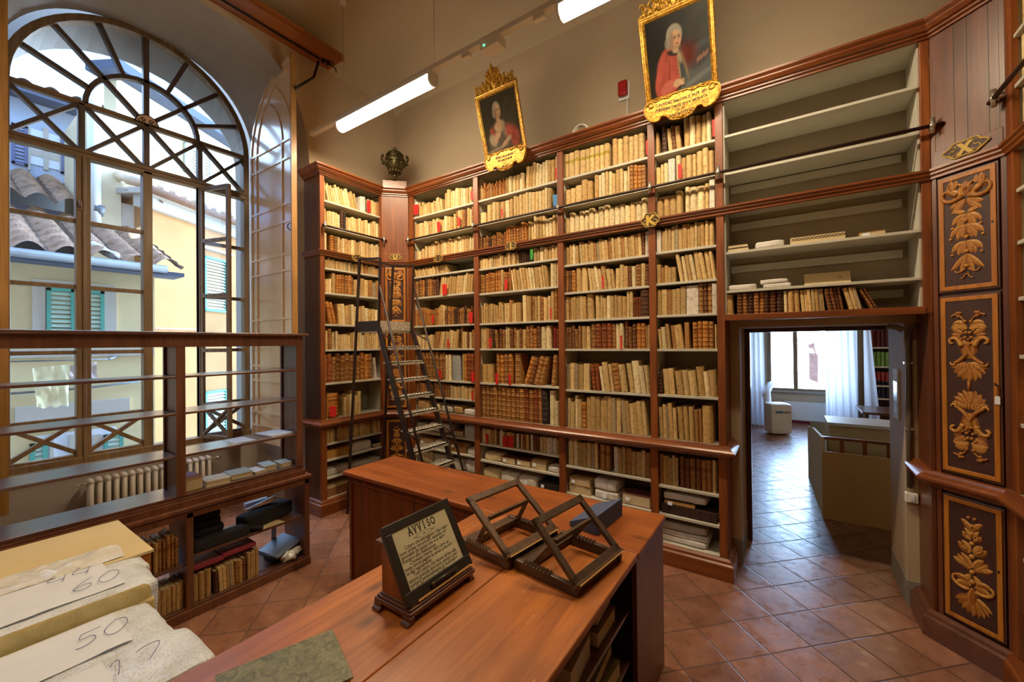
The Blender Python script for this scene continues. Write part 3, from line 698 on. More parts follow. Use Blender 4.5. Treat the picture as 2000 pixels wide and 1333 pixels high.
def column(p,qq,label,par,doorside,RW='redwood'):
    p=Vector((*p,0)); qq=Vector((*qq,0)); U=(qq-p); L=U.length; U.normalize(); N=Vector((U.y,-U.x,0)); c0=(p+qq)/2
    t=par; W=L/2
    P=lambda u,v,w: c0+U*u+N*w+Vector((0,0,v))
    def slab(nm,mat,u0,u1,v0,v1,w0,w1,par=t,bev=.003):
        k=MB(); k.prism([(u0,v0),(u1,v0),(u1,v1),(u0,v1)],P,w0,w1); return k.build(nm,mat,par,bevel=bev)
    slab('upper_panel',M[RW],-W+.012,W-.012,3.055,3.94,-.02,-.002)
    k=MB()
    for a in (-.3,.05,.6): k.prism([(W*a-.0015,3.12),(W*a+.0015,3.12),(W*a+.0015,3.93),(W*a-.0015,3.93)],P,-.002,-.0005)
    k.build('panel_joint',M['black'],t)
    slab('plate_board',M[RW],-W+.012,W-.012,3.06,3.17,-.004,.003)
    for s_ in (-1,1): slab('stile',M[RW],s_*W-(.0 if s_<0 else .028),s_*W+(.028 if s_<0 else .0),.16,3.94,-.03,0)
    slab('body',M['darkwood'],-W+.02,W-.02,.1,3.06,-.05,-.02,bev=0)
    for v0,v1,fn in ((2.245,2.985,orn_upper),(1.105,2.225,orn_mid),(.185,.965,orn_low)):
        u0,u1=-W+.034,W-.034
        d=slab('door',M['darkwood'],u0,u1,v0,v1,-.018,.004)
        slab('painted_field',M['panel'],u0+.016,u1-.016,v0+.016,v1-.016,.003,.0055,d,0)
        k=MB(); fw=.026
        for a,b,c_,e in ((u0+.01,u0+.01+fw,v0+.012,v1-.012),(u1-.01-fw,u1-.01,v0+.012,v1-.012)): k.prism([(a,c_),(b,c_),(b,e),(a,e)],P,.004,.010)
        for c_,e in ((v0+.012,v0+.012+fw),(v1-.012-fw,v1-.012)): k.prism([(u0+.01,c_),(u1-.01,c_),(u1-.01,e),(u0+.01,e)],P,.004,.0099)
        k.build('gilt_border',M['goldframe'],d,bevel=.003)
        k=MB(); hgt=v1-v0-.09; uw=(u1-u0-.072)/.27
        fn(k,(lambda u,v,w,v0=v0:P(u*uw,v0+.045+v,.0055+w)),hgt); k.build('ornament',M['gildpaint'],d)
        k=MB(); ku=u1-.026 if doorside>0 else u0+.026; kz=(v0+v1)/2+.02
        k.prism([(ku+.006*math.cos(a*.9),kz+.009*math.sin(a*.9)) for a in range(7)],P,.0095,.0115); k.build('keyhole',M['black'],d)
    return P,W
ck=thing('corner_cabinet','slim angled corner cabinet with gilt-ornamented doors below the urn','cabinet',(-4.35,3.72,0))
q=MB(); moulding(q,TOP,CORN,2,3); q.prism([(-4.45,3.52),(-4.205,3.765),(-4.205,4.1),(-4.78,4.1),(-4.78,3.52)],lambda u,v,w:(u,v,w),4.0,4.03); q.build('cornice',M['redwood_x'],ck)
q=MB(); moulding(q,TOP,MIDC,2,3); q.build('middle_moulding',M['redwood_x'],ck)
q=MB(); moulding(q,DAD,DADO,2,3); q.build('dado_moulding',M['redwood_x'],ck)
q=MB(); moulding(q,DAD,PLIN,2,3); q.build('plinth',M['darkwood_x'],ck)
PU,WU=column((XI,3.52),(-4.205,YK),'',ck,1)
q=MB(); u_=Vector((.707,.707,0)); n_=Vector((.707,-.707,0)); c_=Vector((-4.335,3.655,0))
q.prism([(-.155,4.03),(.155,4.03),(.155,4.13),(-.155,4.13)],lambda u,v,w:c_+u_*u+n_*w+Vector((0,0,v)),-.17,.06); q.build('urn_block',M['redwood_x'],ck,bevel=.004)
cx=thing('corner_cabinet','tall angled corner cabinet with three gilt-ornamented dark doors beside the doorway','cabinet',(.95,3.68,0))
q=MB(); moulding(q,TOP,CORN,5,6); q.prism([(.79,3.765),(1.045,3.51),(1.41,3.51),(1.41,4.1),(.79,4.1)],lambda u,v,w:(u,v,w),4.0,4.03); q.build('cornice',M['redwood_x'],cx)
q=MB(); moulding(q,TOP,MIDC,5,6); q.build('middle_moulding',M['redwood_x'],cx)
q=MB(); moulding(q,DAR,DADO,0,2); q.build('dado_moulding',M['redwood_x'],cx)
q=MB(); moulding(q,DAR,PLIN,0,2); q.build('plinth',M['darkwood_x'],cx)
PX,WX=column((.79,YK),(XR,3.51),'',cx,1,'redwood_shaded')
bx('side_panel',M['redwood_shaded'],cx,((.77,3.775,.1),(.789,4.105,2.13)))
bx('stile',M['redwood_shaded'],cx,((.775,3.765,.1),(.79,3.80,2.13)))
# letter plates
BK,GO=M['black'],M['gild']
YG=plain('gold_lettering',(190,156,62),.5,0,.1,30)
def plate(P,letter,label,loc,w=.11,h=.065):
    t=thing('letter_plate',label,'plaque',loc)
    o=[]
    for i in range(40):
        a=2*PI*i/40; rr=1+.09*math.cos(6*a)+.05*math.cos(2*a)
        o.append((w*math.cos(a)*rr,h*math.sin(a)*rr))
    q=MB(); q.prism(o,P,0,.005); q.build('back_plate',M['panel'],t)
    q=MB(); q.tube([P(u*.94,v*.94,.005) for u,v in o],.0036 if letter!='X' else .0046,6,closed=True); q.build('gilt_rim',YG,t)
    q=MB()
    for s_ in (1,-1):
        for k_ in (0,1):
            pts=[P(s_*(w*.55+.024*math.cos(a*.55+k_*PI)*(1-a*.05)),(-.012 if k_ else .012)+.02*math.sin(a*.55+k_*PI)*(1-a*.05),.007) for a in range(11)]
            q.tube(pts,.0024,5)
        q.tube([P(s_*(w*.28+k*.013),-.03+.006*math.sin(k*1.7),0.0062) for k in range(6)],.0022,5)
    q.build('scrollwork',YG,t)
    if letter: text_part(letter,h*1.75,lambda x,y,z:P(x,y-h*.62,.0075+z),YG,'lettering',t,extr=.001,bold=.006)
    return t
plate(lambda u,v,w:PU(u,3.118+v,.004+w),'U','dark plaque with gilt rim and letter on corner cabinet under the urn',(-4.33,3.64,3.05),.075,.04)
plate(lambda u,v,w:PX(u,3.125+v,.004+w),'X','dark plaque with gilt rim and letter X on the right corner cabinet',(.92,3.63,3.06),.105,.052)
KP=lambda x,z:(lambda u,v,w:Vector((x+u,YK-.037-w,z+v)))
plate(KP(-1.01,3.045),'K','dark gilt plaque with letter K on the middle moulding',(-1.01,3.72,2.98),.075,.07)
plate(KP(-2.52,3.03),'I','dark gilt plaque on the moulding below the lady portrait',(-2.52,3.72,2.97),.07,.05)
plate(KP(-3.62,3.03),'','small dark gilt plaque on the moulding just right of the corner cabinet',(-3.62,3.72,2.97),.07,.05)
plate(lambda u,v,w:Vector((XI+.037+w,3.12+u,3.03+v)),'','small dark gilt plaque on the narrow bookcase beside the window',(XI+.04,3.12,2.97),.07,.05)
# iron ladder rails
def rail(pts,brk,label,loc,axis):
    t=thing('ladder_rail',label,'rail',loc)
    q=MB(); q.tube(pts,.013,8); q.build('rod',M['darkmetal'],t)
    for b in brk:
        q=MB(); b=Vector(b); n=Vector((0,1,0)) if axis=='x' else (Vector((-1,0,0)) if axis=='y' else Vector((1,0,0)))
        q.tube([b+Vector((0,0,-.05)),b+Vector((0,0,.05))],.013,6); q.tube([b,b+n*.05],.012,6); q.ball(b,.02,8,6); q.build('bracket',M['steel'],t)
    return t
zr=3.335
rail([(-4.20,3.715,zr),(.83,3.715,zr)],[(x,3.715,zr) for x in (-4.17,-3.05,-1.93,-1.01,-.46,.80)],'iron ladder rail running along the back wall shelves','x',None) if 0 else None
rail([(-4.20,3.715,zr),(.84,3.715,zr)],[(x,3.715,zr) for x in (-4.16,-3.05,-1.93,-1.01,-.46,.79)],'long dark iron ladder rail across the back wall shelves',(-1.7,3.715,zr),'x')
rail([(XI+.05,2.66,zr),(XI+.05,3.56,zr)],[(XI+.05,y,zr) for y in (2.69,3.52)],'short iron ladder rail across the narrow bookcase by the window',(XI+.05,3.1,zr),'y')
rail([(XR-.05,3.56,zr),(XR-.05,-2.5,zr)],[(XR-.05,3.50,zr)],'dark iron ladder rail at the extreme right edge',(XR-.05,1,zr),'r')
# ================================================================== BOOKS
PAL={'cream':(206,174,116),'ivory':(222,202,154),'sand':(182,146,90),'tan':(160,112,60),'honey':(184,122,54),'brown':(122,78,44),'dark brown':(78,50,34),
     'white':(208,200,184),'grey':(160,140,106),'red':(136,40,30),'chestnut':(140,74,36),'black':(48,42,42),'blue-grey':(150,156,160)}
STY={'V':[('vellum','cream',5),('vellum','ivory',2),('vellum','sand',3)],'I':[('vellum','ivory',5),('vellum','cream',1)],
 'P':[('limp','sand',4),('limp','cream',3),('limp','grey',1),('limp','tan',1)],'W':[('limp','white',1)],
 'L':[('leather','tan',3),('leather','honey',2),('leather','brown',3),('leather','dark brown',1)],'B':[('leather','tan',2),('leather','chestnut',1),('leather','tan',2)],
 'G':[('leather','honey',4),('leather','tan',3),('vellum','sand',1)],'K':[('leather','dark brown',3),('leather','black',1)],'R':[('leather','chestnut',2),('leather','red',1)],
 'M':[('vellum','cream',4),('limp','sand',3),('leather','tan',3),('leather','brown',2),('vellum','ivory',1)],'X':[('limp','cream',3),('limp','white',2),('leather','brown',1),('limp','sand',2)],
 'Q':[('band','cream',1)],'S':[('vellum','sand',1)],'Y':[('vellum','blue-grey',1)]}
ROWS={
'A':{0:[(0,.06,.20,.20,.05,.06,'W',0),(.07,.5,.12,.19,.018,.035,'P',7),(.52,.98,.2,.25,.03,.05,'V',0)],
 1:[(0,.7,.17,.21,.025,.045,'V',0),(.7,1,.21,.24,.025,.045,'M',0)],2:[(.02,.18,.12,.15,.025,.04,'V',0),(.18,1,.17,.22,.025,.05,'V',0)],
 3:[(.0,.58,.09,.115,.014,.03,'P',17)],4:[(0,.42,.21,.25,.03,.05,'L',0),(.42,1,.21,.24,.025,.045,'V',-7)],
 5:[(0,.44,.2,.25,.025,.045,'G',0),(.44,.52,.24,.28,.03,.04,'V',0),(.52,1,.17,.23,.022,.04,'L',0)],
 6:[(0,.32,.16,.18,.03,.04,'V',0),(.32,.76,.2,.235,.03,.045,'P',-11),(.77,1,.18,.26,.022,.04,'M',0)],
 7:[(0,.4,.355,.365,.05,.065,'B',0),(.4,.5,.34,.355,.045,.06,'L',0),(.5,.61,.32,.33,.05,.06,'I',0),(.62,.77,.31,.31,.14,.15,'Y',0),(.78,.86,.33,.34,.04,.05,'G',0),(.86,1,.33,.345,.05,.06,'R',0)],
 8:[(0,.6,.16,.18,.025,.05,'L',0),(.6,1,.13,.17,.02,.035,'P',0)]},
'B':{0:[(0,.4,.13,.19,.015,.03,'G',0),(.4,.62,.17,.23,.04,.06,'V',0),(.62,1,.22,.265,.03,.05,'V',0)],
 1:[(0,.1,.13,.14,.08,.09,'V',0),(.1,.46,.21,.235,.045,.075,'V',0),(.46,.92,.22,.245,.028,.05,'V',0)],
 2:[(0,.36,.12,.18,.015,.03,'L',0),(.36,.64,.19,.24,.025,.04,'G',0),(.64,1,.2,.27,.025,.05,'V',0)],
 3:[(0,.52,.11,.145,.02,.035,'P',0),(.52,.68,.11,.14,.02,.03,'K',0),(.7,1,.13,.148,.03,.06,'V',0)],
 4:[(0,.42,.21,.25,.02,.05,'G',0),(.42,.88,.22,.25,.028,.05,'V',7),(.9,1,.24,.25,.03,.05,'I',0)],
 5:[(0,.33,.19,.24,.025,.04,'V',0),(.33,.55,.2,.25,.02,.04,'P',0),(.56,.68,.27,.29,.05,.06,'V',0),(.68,.9,.24,.28,.03,.045,'M',0),(.9,1,.3,.33,.04,.05,'G',0)],
 6:[(0,.14,.22,.25,.03,.05,'P',0),(.14,.24,.21,.23,.03,.04,'L',6),(.25,.6,.2,.26,.025,.05,'M',0),(.6,.78,.2,.26,.03,.05,'L',0),(.78,.93,.22,.25,.05,.07,'I',0),(.93,1,.2,.22,.03,.04,'R',0)],
 7:[(0,.21,.21,.23,.075,.085,'S',0),(.21,.45,.31,.36,.045,.065,'G',0),(.45,.54,.34,.35,.07,.08,'G',0),(.56,.88,.29,.34,.05,.075,'L',-17),(.89,1,.33,.34,.045,.055,'G',-5)],
 8:[(0,.79,.355,.372,.05,.07,'B',0),(.79,.865,.355,.36,.065,.07,'K',0),(.87,.935,.36,.365,.065,.07,'I',0),(.935,1,.25,.26,.055,.06,'I',0)],
 9:[(0,.17,.16,.185,.03,.045,'V',0),(.17,1,.15,.185,.022,.045,'X',0)]},
'C':{0:[(0,.6,.235,.255,.045,.065,'Q',0),(.6,1,.23,.268,.04,.06,'V',0)],1:[(0,.38,.16,.23,.05,.075,'V',0),(.38,.8,.21,.255,.028,.045,'V',0),(.8,1,.22,.255,.03,.045,'L',0)],
 2:[(0,1,.175,.225,.045,.056,'I',0)],3:[(0,.2,.18,.215,.03,.05,'V',0),(.2,.92,.19,.215,.025,.035,'P',3),(.92,1,.21,.22,.02,.03,'X',0)],
 4:[(0,.14,.22,.23,.03,.045,'L',0),(.14,.3,.235,.25,.05,.07,'V',0),(.31,.62,.19,.24,.03,.045,'V',7),(.62,1,.19,.235,.03,.045,'M',0)],
 5:[(0,.26,.225,.245,.018,.035,'P',0),(.26,.38,.24,.25,.065,.075,'G',0),(.38,.82,.19,.258,.025,.05,'V',0),(.82,.9,.18,.2,.02,.03,'R',0),(.9,1,.255,.26,.08,.085,'K',0)],
 6:[(0,.2,.18,.245,.028,.04,'L',0),(.2,.32,.2,.245,.035,.05,'V',0),(.32,.62,.235,.25,.045,.06,'B',0),(.62,.72,.23,.25,.03,.04,'V',0),(.72,.95,.2,.27,.03,.045,'L',0),(.95,1,.2,.22,.02,.03,'V',0)],
 7:[(0,.33,.24,.27,.04,.065,'P',0),(.33,.42,.25,.28,.03,.045,'R',4),(.42,.75,.24,.29,.035,.06,'M',7),(.76,1,.25,.30,.04,.07,'V',7)],
 8:[(0,.2,.25,.33,.03,.05,'V',0),(.2,.26,.26,.28,.04,.05,'L',0),(.26,.68,.31,.345,.035,.05,'P',0),(.68,.98,.27,.33,.03,.045,'P',4)],
 9:[(0,.15,.26,.272,.055,.065,'I',0),(.15,.42,.24,.265,.032,.05,'P',0),(.42,.58,.25,.265,.045,.06,'B',0),(.58,.63,.24,.25,.04,.05,'W',0),(.63,1,.22,.265,.03,.055,'P',0)]},
'D':{0:[(0,.12,.19,.22,.03,.045,'V',0),(.12,.22,.23,.25,.04,.045,'K',0),(.22,.5,.2,.25,.025,.04,'M',4),(.5,.95,.24,.262,.04,.05,'V',0)],1:[(0,.22,.16,.2,.022,.045,'V',0),(.22,.34,.21,.22,.05,.06,'W',0),(.36,1,.2,.255,.028,.05,'V',0)],
 2:[(0,.5,.19,.225,.05,.06,'S',0),(.5,.9,.21,.25,.035,.06,'V',0),(.9,1,.25,.27,.04,.05,'W',0)],3:[(0,.09,.2,.2,.035,.04,'W',0),(.09,.75,.185,.22,.02,.04,'P',0),(.75,1,.195,.215,.025,.04,'V',0)],
 4:[(0,.36,.13,.18,.02,.04,'P',0),(.4,1,.22,.255,.03,.045,'V',8)],5:[(0,.5,.2,.245,.03,.05,'P',0),(.5,.7,.24,.25,.095,.1,'W',0),(.7,.92,.235,.26,.022,.04,'L',0),(.92,1,.24,.25,.03,.04,'W',0)],
 6:[(0,.25,.17,.24,.02,.04,'V',5),(.26,.46,.2,.235,.028,.04,'P',6),(.46,.6,.22,.235,.035,.05,'P',2),(.6,.96,.228,.236,.035,.05,'G',0),(.96,1,.2,.21,.02,.03,'V',0)],
 7:[(0,.11,.2,.215,.03,.05,'K',0),(.11,.3,.2,.245,.04,.06,'X',3),(.31,1,.21,.265,.035,.065,'V',5)],
 8:[(0,.32,.27,.325,.022,.035,'P',2),(.32,.62,.28,.30,.04,.05,'S',2),(.62,.74,.25,.29,.025,.035,'P',1),(.74,1,.305,.318,.065,.085,'S',0)],
 9:[(0,.36,.24,.27,.02,.035,'P',0),(.36,.72,.255,.275,.03,.055,'L',0),(.72,1,.25,.28,.03,.045,'M',0)]},
'E':{5:[(0,.07,.17,.18,.05,.055,'S',0),(.07,.34,.165,.18,.03,.045,'L',0),(.34,.43,.17,.18,.025,.045,'V',2),(.43,.56,.16,.18,.012,.022,'P',4),(.56,.66,.165,.185,.016,.03,'L',9),(.66,.74,.165,.185,.018,.03,'P',14),(.76,.82,.15,.17,.012,.02,'M',26)]},
'I':{0:[(0,.06,.22,.23,.05,.055,'V',0),(.1,.6,.17,.235,.02,.04,'V',13),(.63,.74,.19,.2,.03,.04,'W',0),(.76,1,.17,.19,.025,.04,'P',0)],1:[(0,.3,.17,.21,.025,.045,'V',0),(.3,.38,.22,.24,.03,.04,'K',0),(.38,1,.17,.225,.025,.045,'V',0)],
 2:[(0,.13,.2,.21,.06,.07,'V',0),(.13,.24,.19,.21,.04,.05,'L',0),(.24,1,.17,.22,.028,.05,'V',0)],3:[(0,1,.09,.12,.025,.04,'P',0)],4:[(0,.15,.15,.17,.03,.045,'V',0),(.15,.5,.21,.25,.03,.05,'G',0),(.5,1,.19,.23,.045,.065,'P',0)],
 5:[(0,.06,.2,.2,.03,.04,'V',0),(.1,.24,.25,.265,.045,.055,'G',12),(.25,.7,.23,.262,.04,.06,'V',3),(.7,1,.2,.23,.04,.06,'V',0)],6:[(0,.2,.2,.25,.03,.045,'M',0),(.2,1,.17,.22,.028,.042,'V',0)],
 7:[(0,.62,.3,.345,.045,.065,'B',0),(.62,.85,.32,.35,.05,.065,'G',0),(.87,.93,.27,.28,.03,.035,'W',5)],8:[(0,.07,.25,.26,.04,.05,'I',0),(.07,.33,.28,.29,.13,.16,'G',0),(.33,.64,.22,.3,.03,.05,'V',0)],9:[(0,1,.155,.17,.022,.034,'P',0)]}}
ORD=['','first','second','third','fourth','fifth','sixth','seventh','eighth','ninth','tenth','eleventh','twelfth','thirteenth','fourteenth','fifteenth','sixteenth','seventeenth','eighteenth','nineteenth','twentieth']
for i in range(21,60): ORD.append({2:'twenty',3:'thirty',4:'forty',5:'fifty'}[i//10]+('-'+ORD[i%10] if i%10 else ''))
BAYN={'A':'bay right of the urn','B':'bay below the lady portrait','C':'bay left of plaque K','D':'bay beside the doorway','E':'recess above the doorway','I':'bay nearest the window','R':'bookcase at far right'}
BOOKS=[]
def fill(bay,segs,z,x0,x1,ztop,loc_fn,rot,shelfname,depth=(.17,.24)):
    """stand books between x0 and x1 along a shelf; loc_fn(x, inset) gives the place of the spine foot"""
    W=x1-x0; n=0; cur=x0
    for (a,b,h0,h1,t0,t1,st,lean) in segs:
        xs=max(x0+W*a,cur); xe=x0+W*b; L=math.radians(abs(lean)); first=True
        while True:
            ch=STY[st]; tot=sum(c[2] for c in ch); r=R.random()*tot
            for kd,cn,w in ch:
                r-=w
                if r<=0: break
            t=R.uniform(t0,t1); h=min(R.uniform(h0,h1),(ztop-z-.008-t*math.sin(L)))
            step=t/math.cos(L)+.0012
            if lean>0 and first: xs=max(xs,cur+h*math.sin(L)*.75)
            ext=h*math.sin(L) if lean<0 else 0
            if xs+step+ext>xe+.004:
                t=xe-xs-ext-.002
                if t<t0*.8 or t>t1*1.25: break
                step=t/math.cos(L)
            n+=1; first=False
            d=R.uniform(*depth); px=xs if lean>=0 else xs+step
            ang=-math.radians(lean)+(R.uniform(-.012,.012) if not lean else R.uniform(-.02,.02))
            off=(t/2*math.cos(ang),-t/2*math.sin(ang)) if lean>=0 else (-t/2*math.cos(ang),t/2*math.sin(ang))
            lift=max(0.0,(t/2*abs(math.sin(ang)))) if not lean else 0
            p=loc_fn(px+off[0],R.uniform(0,.016)); p=Vector((p[0],p[1],z+.0008+(off[1] if lean else lift)))
            BOOKS.append(dict(kind=kd,cn=cn,h=h,t=t,d=d,p=p,rot=rot,ang=ang,bay=bay,shelf=shelfname,n=n,tall=(h-(h0+h1)/2),big=h>.3,lean=lean))
            xs+=step
        cur=xs+(h*math.sin(L) if lean<0 else 0) if not first else cur
for b,rows in ROWS.items():
    tp=tops(b)
    for i,segs in rows.items():
        z=ZSH[b][i]
        if b=='I': fill(b,segs,z,2.70,3.535,tp[i],lambda x,s:(XI-.022-s,x),PI/2,f'{ORD[i+1]} shelf')
        else:
            x0,x1=BAYS[b]; fill(b,segs,z,x0+.004,x1-.004 if b!='E' else x1,tp[i],lambda x,s:(x,YK+.022+s),0,f'{ORD[i+1]} shelf' if b!='E' else 'bottom shelf')
for i,z in enumerate(ZR+[3.06,1.09]):
    segs=[(0,.5,.22 if z>.8 else .1,.27 if z>.8 else .14,.04,.075,'V',0)]
    if z>.8: fill('R',segs,z,-3.445,-2.4,z+.27,lambda x,s:(XR+.03+s,-x),-PI/2,f'{ORD[i+1]} shelf')
# ---- unit book shapes (x thickness, y depth, z height)
def book_shape(kind):
    q=MB()
    sp=[(-.5,.10),(-.40,.035),(-.2,.006),(0,0),(.2,.006),(.40,.035),(.5,.10)]
    if kind=='limp': sp=[(-.5,.05),(-.46,.012),(-.2,.0),(.1,.004),(.44,.012),(.5,.05)]
    def ring(f,z,e=0): return [(x*f,y-e*(1 if abs(x)<.45 else 0),z) for x,y in sp]
    zs=[0,1]
    if kind=='leather':
        zs=[0]; 
        for k in (.12,.28,.44,.60,.76,.90): zs+=[k-.012,k,k+.012]
        zs.append(1)
    vs=[]; n=len(sp)
    for z in zs:
        e=0
        if kind=='leather' and 0<z<1 and min(abs(z-k) for k in (.12,.28,.44,.60,.76,.90))<.004: e=.028
        wv=0
        if kind=='limp': wv=.012*math.sin(7*z)
        vs+=[(x+wv,y-e*(1 if abs(x)<.45 else 0),z) for x,y in sp]
    fs=[]
    for i in range(len(zs)-1):
        for j in range(n-1):
            c=(1,1,1)
            if kind=='leather' and .60<zs[i]<.75 and 1<=j<=4: c=(.72,.55,.45)
            if kind=='leather' and zs[i] in (0,): c=(.85,.8,.75)
            fs.append(([i*n+j,i*n+j+1,(i+1)*n+j+1,(i+1)*n+j],c))
    if kind=='band':
        q2=[(x,y,z) for z in (0,.58,.70,1) for x,y in sp]; vs=q2; fs=[]
        for i in range(3):
            for j in range(n-1): fs.append(([i*n+j,i*n+j+1,(i+1)*n+j+1,(i+1)*n+j],(.62,.68,.16) if i==1 else (1,1,1)))
        zs=[0,.58,.7,1]
    o=0; q.v=[Vector(v) for v in vs]
    for f,c in fs: q.f.append(f); q.m.append(0); q.s.append(kind in('vellum','band')); q.c.append(c)
    k=len(vs); T=(len(zs)-1)*n
    # boards, fore edge, tail and recessed head
    q.add([vs[0],vs[T],(-.5,1,1),(-.5,1,0)],[(0,1,2,3)]); q.add([vs[n-1],vs[T+n-1],(.5,1,1),(.5,1,0)],[(3,2,1,0)])
    q.add([(-.5,1,0),(-.5,1,1),(.5,1,1),(.5,1,0)],[(0,1,2,3)],1)
    q.add([(x,y,0) for x,y in sp]+[(.5,1,0),(-.5,1,0)],[list(range(n+1,-1,-1))],1)
    e=.10; zz=.985
    q.add([(-.5,sp[0][1],1),(-.5,1,1),(-.5+e,1,1),(-.5+e,.12,1)],[(0,1,2,3)]); q.add([(.5,sp[-1][1],1),(.5,1,1),(.5-e,1,1),(.5-e,.12,1)],[(3,2,1,0)])
    q.add([(x,y,1) for x,y in sp]+[(.5-e,.12,1),(-.5+e,.12,1)],[list(range(n+1,-1,-1))])
    q.add([(-.5+e,.12,zz),(.5-e,.12,zz),(.5-e,1,zz),(-.5+e,1,zz),(-.5+e,.12,1),(.5-e,.12,1),(.5-e,1,1),(-.5+e,1,1)],[(0,1,2,3),(0,4,5,1),(1,5,6,2),(3,7,4,0)],1)
    q.hc=True
    return q
SHAPE={k:book_shape(k) for k in ('vellum','leather','limp','band')}
BM={}
for k,q in SHAPE.items():
    o=q.build('book',[M['book'],M['pages']],norm=False); BM[k]=o.data; D.objects.remove(o)
def bcol(bk):
    c=lin(PAL[bk['cn']]); f=R.uniform(.82,1.14); g=R.uniform(-.04,.04)
    return (c[0]*f*(1+g),c[1]*f,c[2]*f*(1-g*1.5),1)
KW={'vellum':'vellum book','leather':'leather book','limp':'paper-covered book','band':'green-banded book'}
def put_book(bk,label=None,group=None):
    o=D.objects.new('book',BM[bk['kind']]); COL.objects.link(o)
    o.scale=(bk['t'],bk['d'],bk['h']); o.rotation_euler=(0,bk['ang'],bk['rot']); o.location=bk['p']; o.color=bcol(bk)
    sz='thick' if bk['t']>.058 else ('thin' if bk['t']<.026 else ('tall' if bk['big'] else ('leaning' if bk['lean'] else '')))
    if bk['cn']=='white' and bk['kind']=='limp': kw='paper-wrapped book'
    elif bk['cn']=='blue-grey': kw='archive box'
    else: kw=KW[bk['kind']]
    lab=label or f"{sz+' ' if sz else ''}{bk['cn']} {kw}, {ORD[bk['n']]} from left, {bk['shelf']}, {BAYN[bk['bay']]}"
    return tag(o,lab,'book',group or f"old books in the {BAYN[bk['bay']]}")
# ================================================================== THINGS ON THE SHELVES
from mathutils import noise as mnoise
LOOSE_BOOKS=[]
def rotM(loc,rz=0,rx=0,ry=0): return Matrix.Translation(loc)@Matrix.Rotation(rz,4,'Z')@Matrix.Rotation(ry,4,'Y')@Matrix.Rotation(rx,4,'X')
def softbox(q,Mx,size,k=7,n=7,jit=.004,seed=0,mi=0,col=None,fr=9,mx=None):
    for ax in range(3):
        for sg in (1,-1):
            def fn(u,v):
                p=[0,0,0]; p[ax]=sg; p[(ax+1)%3]=(2*u-1); p[(ax+2)%3]=(2*v-1)
                w=(sum(abs(x)**k for x in p))**(1/k); p=Vector([x/w for x in p])
                r=Vector((p.x*size[0]/2,p.y*size[1]/2,p.z*size[2]/2+size[2]/2))
                nn=mnoise.noise_vector(r*fr+Vector((seed*3.7,seed*1.3,0)))*jit+mnoise.noise_vector(r*fr*3+Vector((seed,0,9)))*jit*.5
                if p.z<-.95: nn.z=0
                return Mx@(r+nn)
            q.grid(fn,n,n,mx if (mx is not None and ax==0 and sg==1) else mi,(lambda u,v:col) if col else None)
BC={'white':lin((214,210,204)),'cream':lin((206,186,142)),'grey':lin((176,170,158)),'brown':lin((132,90,52)),'dark':lin((52,34,28)),'gold':lin((170,122,54)),'maroon':lin((86,42,34)),'tan':lin((176,140,92)),'black':lin((34,30,28))}
def bundle(label,loc,size,rz,col,cord=True,label_tag=False,seed=0,k=7,group='paper-wrapped bundles on the lower shelves',name='wrapped_bundle',jit=.006):
    t=thing(name,label,'bundle',loc,group); Mx=rotM(loc,rz); w,d,h=size
    q=MB(); softbox(q,Mx,size,k,8,jit,seed,0,BC[col]); q.build('wrapping',M['cloth'],t)
    if cord:
        q=MB()
        for s in (0,1):
            pts=[]
            for i in range(20):
                a=2*PI*i/20; ca,sa=math.cos(a),math.sin(a); e=(abs(ca)**7+abs(sa)**7)**(-1/7)
                if s: pts.append(Mx@Vector((w*.08,ca*e*d/2*1.012,h/2+sa*e*h/2*1.02)))
                else: pts.append(Mx@Vector((ca*e*w/2*1.012,-d*.05,h/2+sa*e*h/2*1.02)))
            q.tube(pts,.0022,5,closed=True)
        q.build('cord',M['cream'],t)
    if label_tag:
        q=MB(); q.add([Mx@Vector(p) for p in ((-w*.1,-d/2-.008,h*.75),(-w*.1+.035,-d/2-.010,h*.72),(-w*.1+.03,-d/2-.018,h*.18),(-w*.1-.006,-d/2-.016,h*.2))],[(0,1,2,3)]); q.build('paper_tag',M['paper'],t)
    return t
def flatbook(label,loc,size,rz,col,tagp=False,group=None,name='book',cat='book',bands=False,pages='pages',own=True):
    """a book lying flat with its spine or fore edge to the front"""
    t=thing(name,label,cat,loc,group); Mx=rotM(loc,rz); w,d,h=size; b=min(.006,h*.12)
    if name=='book': LOOSE_BOOKS.append(t)
    q=MB(); q.box((-w/2,-d/2,0),(w/2,d/2,b),0,BC.get(col,col),Mx); q.box((-w/2,-d/2,h-b),(w/2,d/2,h),0,BC.get(col,col),Mx)
    if bands:
        q.box((-w/2,-d/2-.004,0),(w/2,-d/2+.004,h),0,BC.get(col,col),Mx)
        for k in range(5): q.box((-w/2+w*(k+.7)/5.4,-d/2-.007,.001),(-w/2+w*(k+.7)/5.4+.008,-d/2,h-.001),0,BC.get(col,col),Mx)
    q.build('cover',M['cloth'],t,bevel=.0015)
    q=MB(); q.box((-w/2+.006,-d/2+.003,b),(w/2-.006,d/2-.004,h-b),0,None,Mx); q.build('page_block',M[pages],t)
    if tagp:
        q=MB(); q.add([Mx@Vector(p) for p in ((-w*.36,-d/2-.006,h*.7),(-w*.36+.04,-d/2-.008,h*.66),(-w*.36+.038,-d/2-.014,h*.66-.03),(-w*.36-.002,-d/2-.012,h*.7-.03))],[(0,1,2,3)]); q.build('paper_tag',M['paper'],t)
    return t
def KX(b,f): x0,x1=BAYS[b]; return x0+(x1-x0)*f
KYF=YK+.03
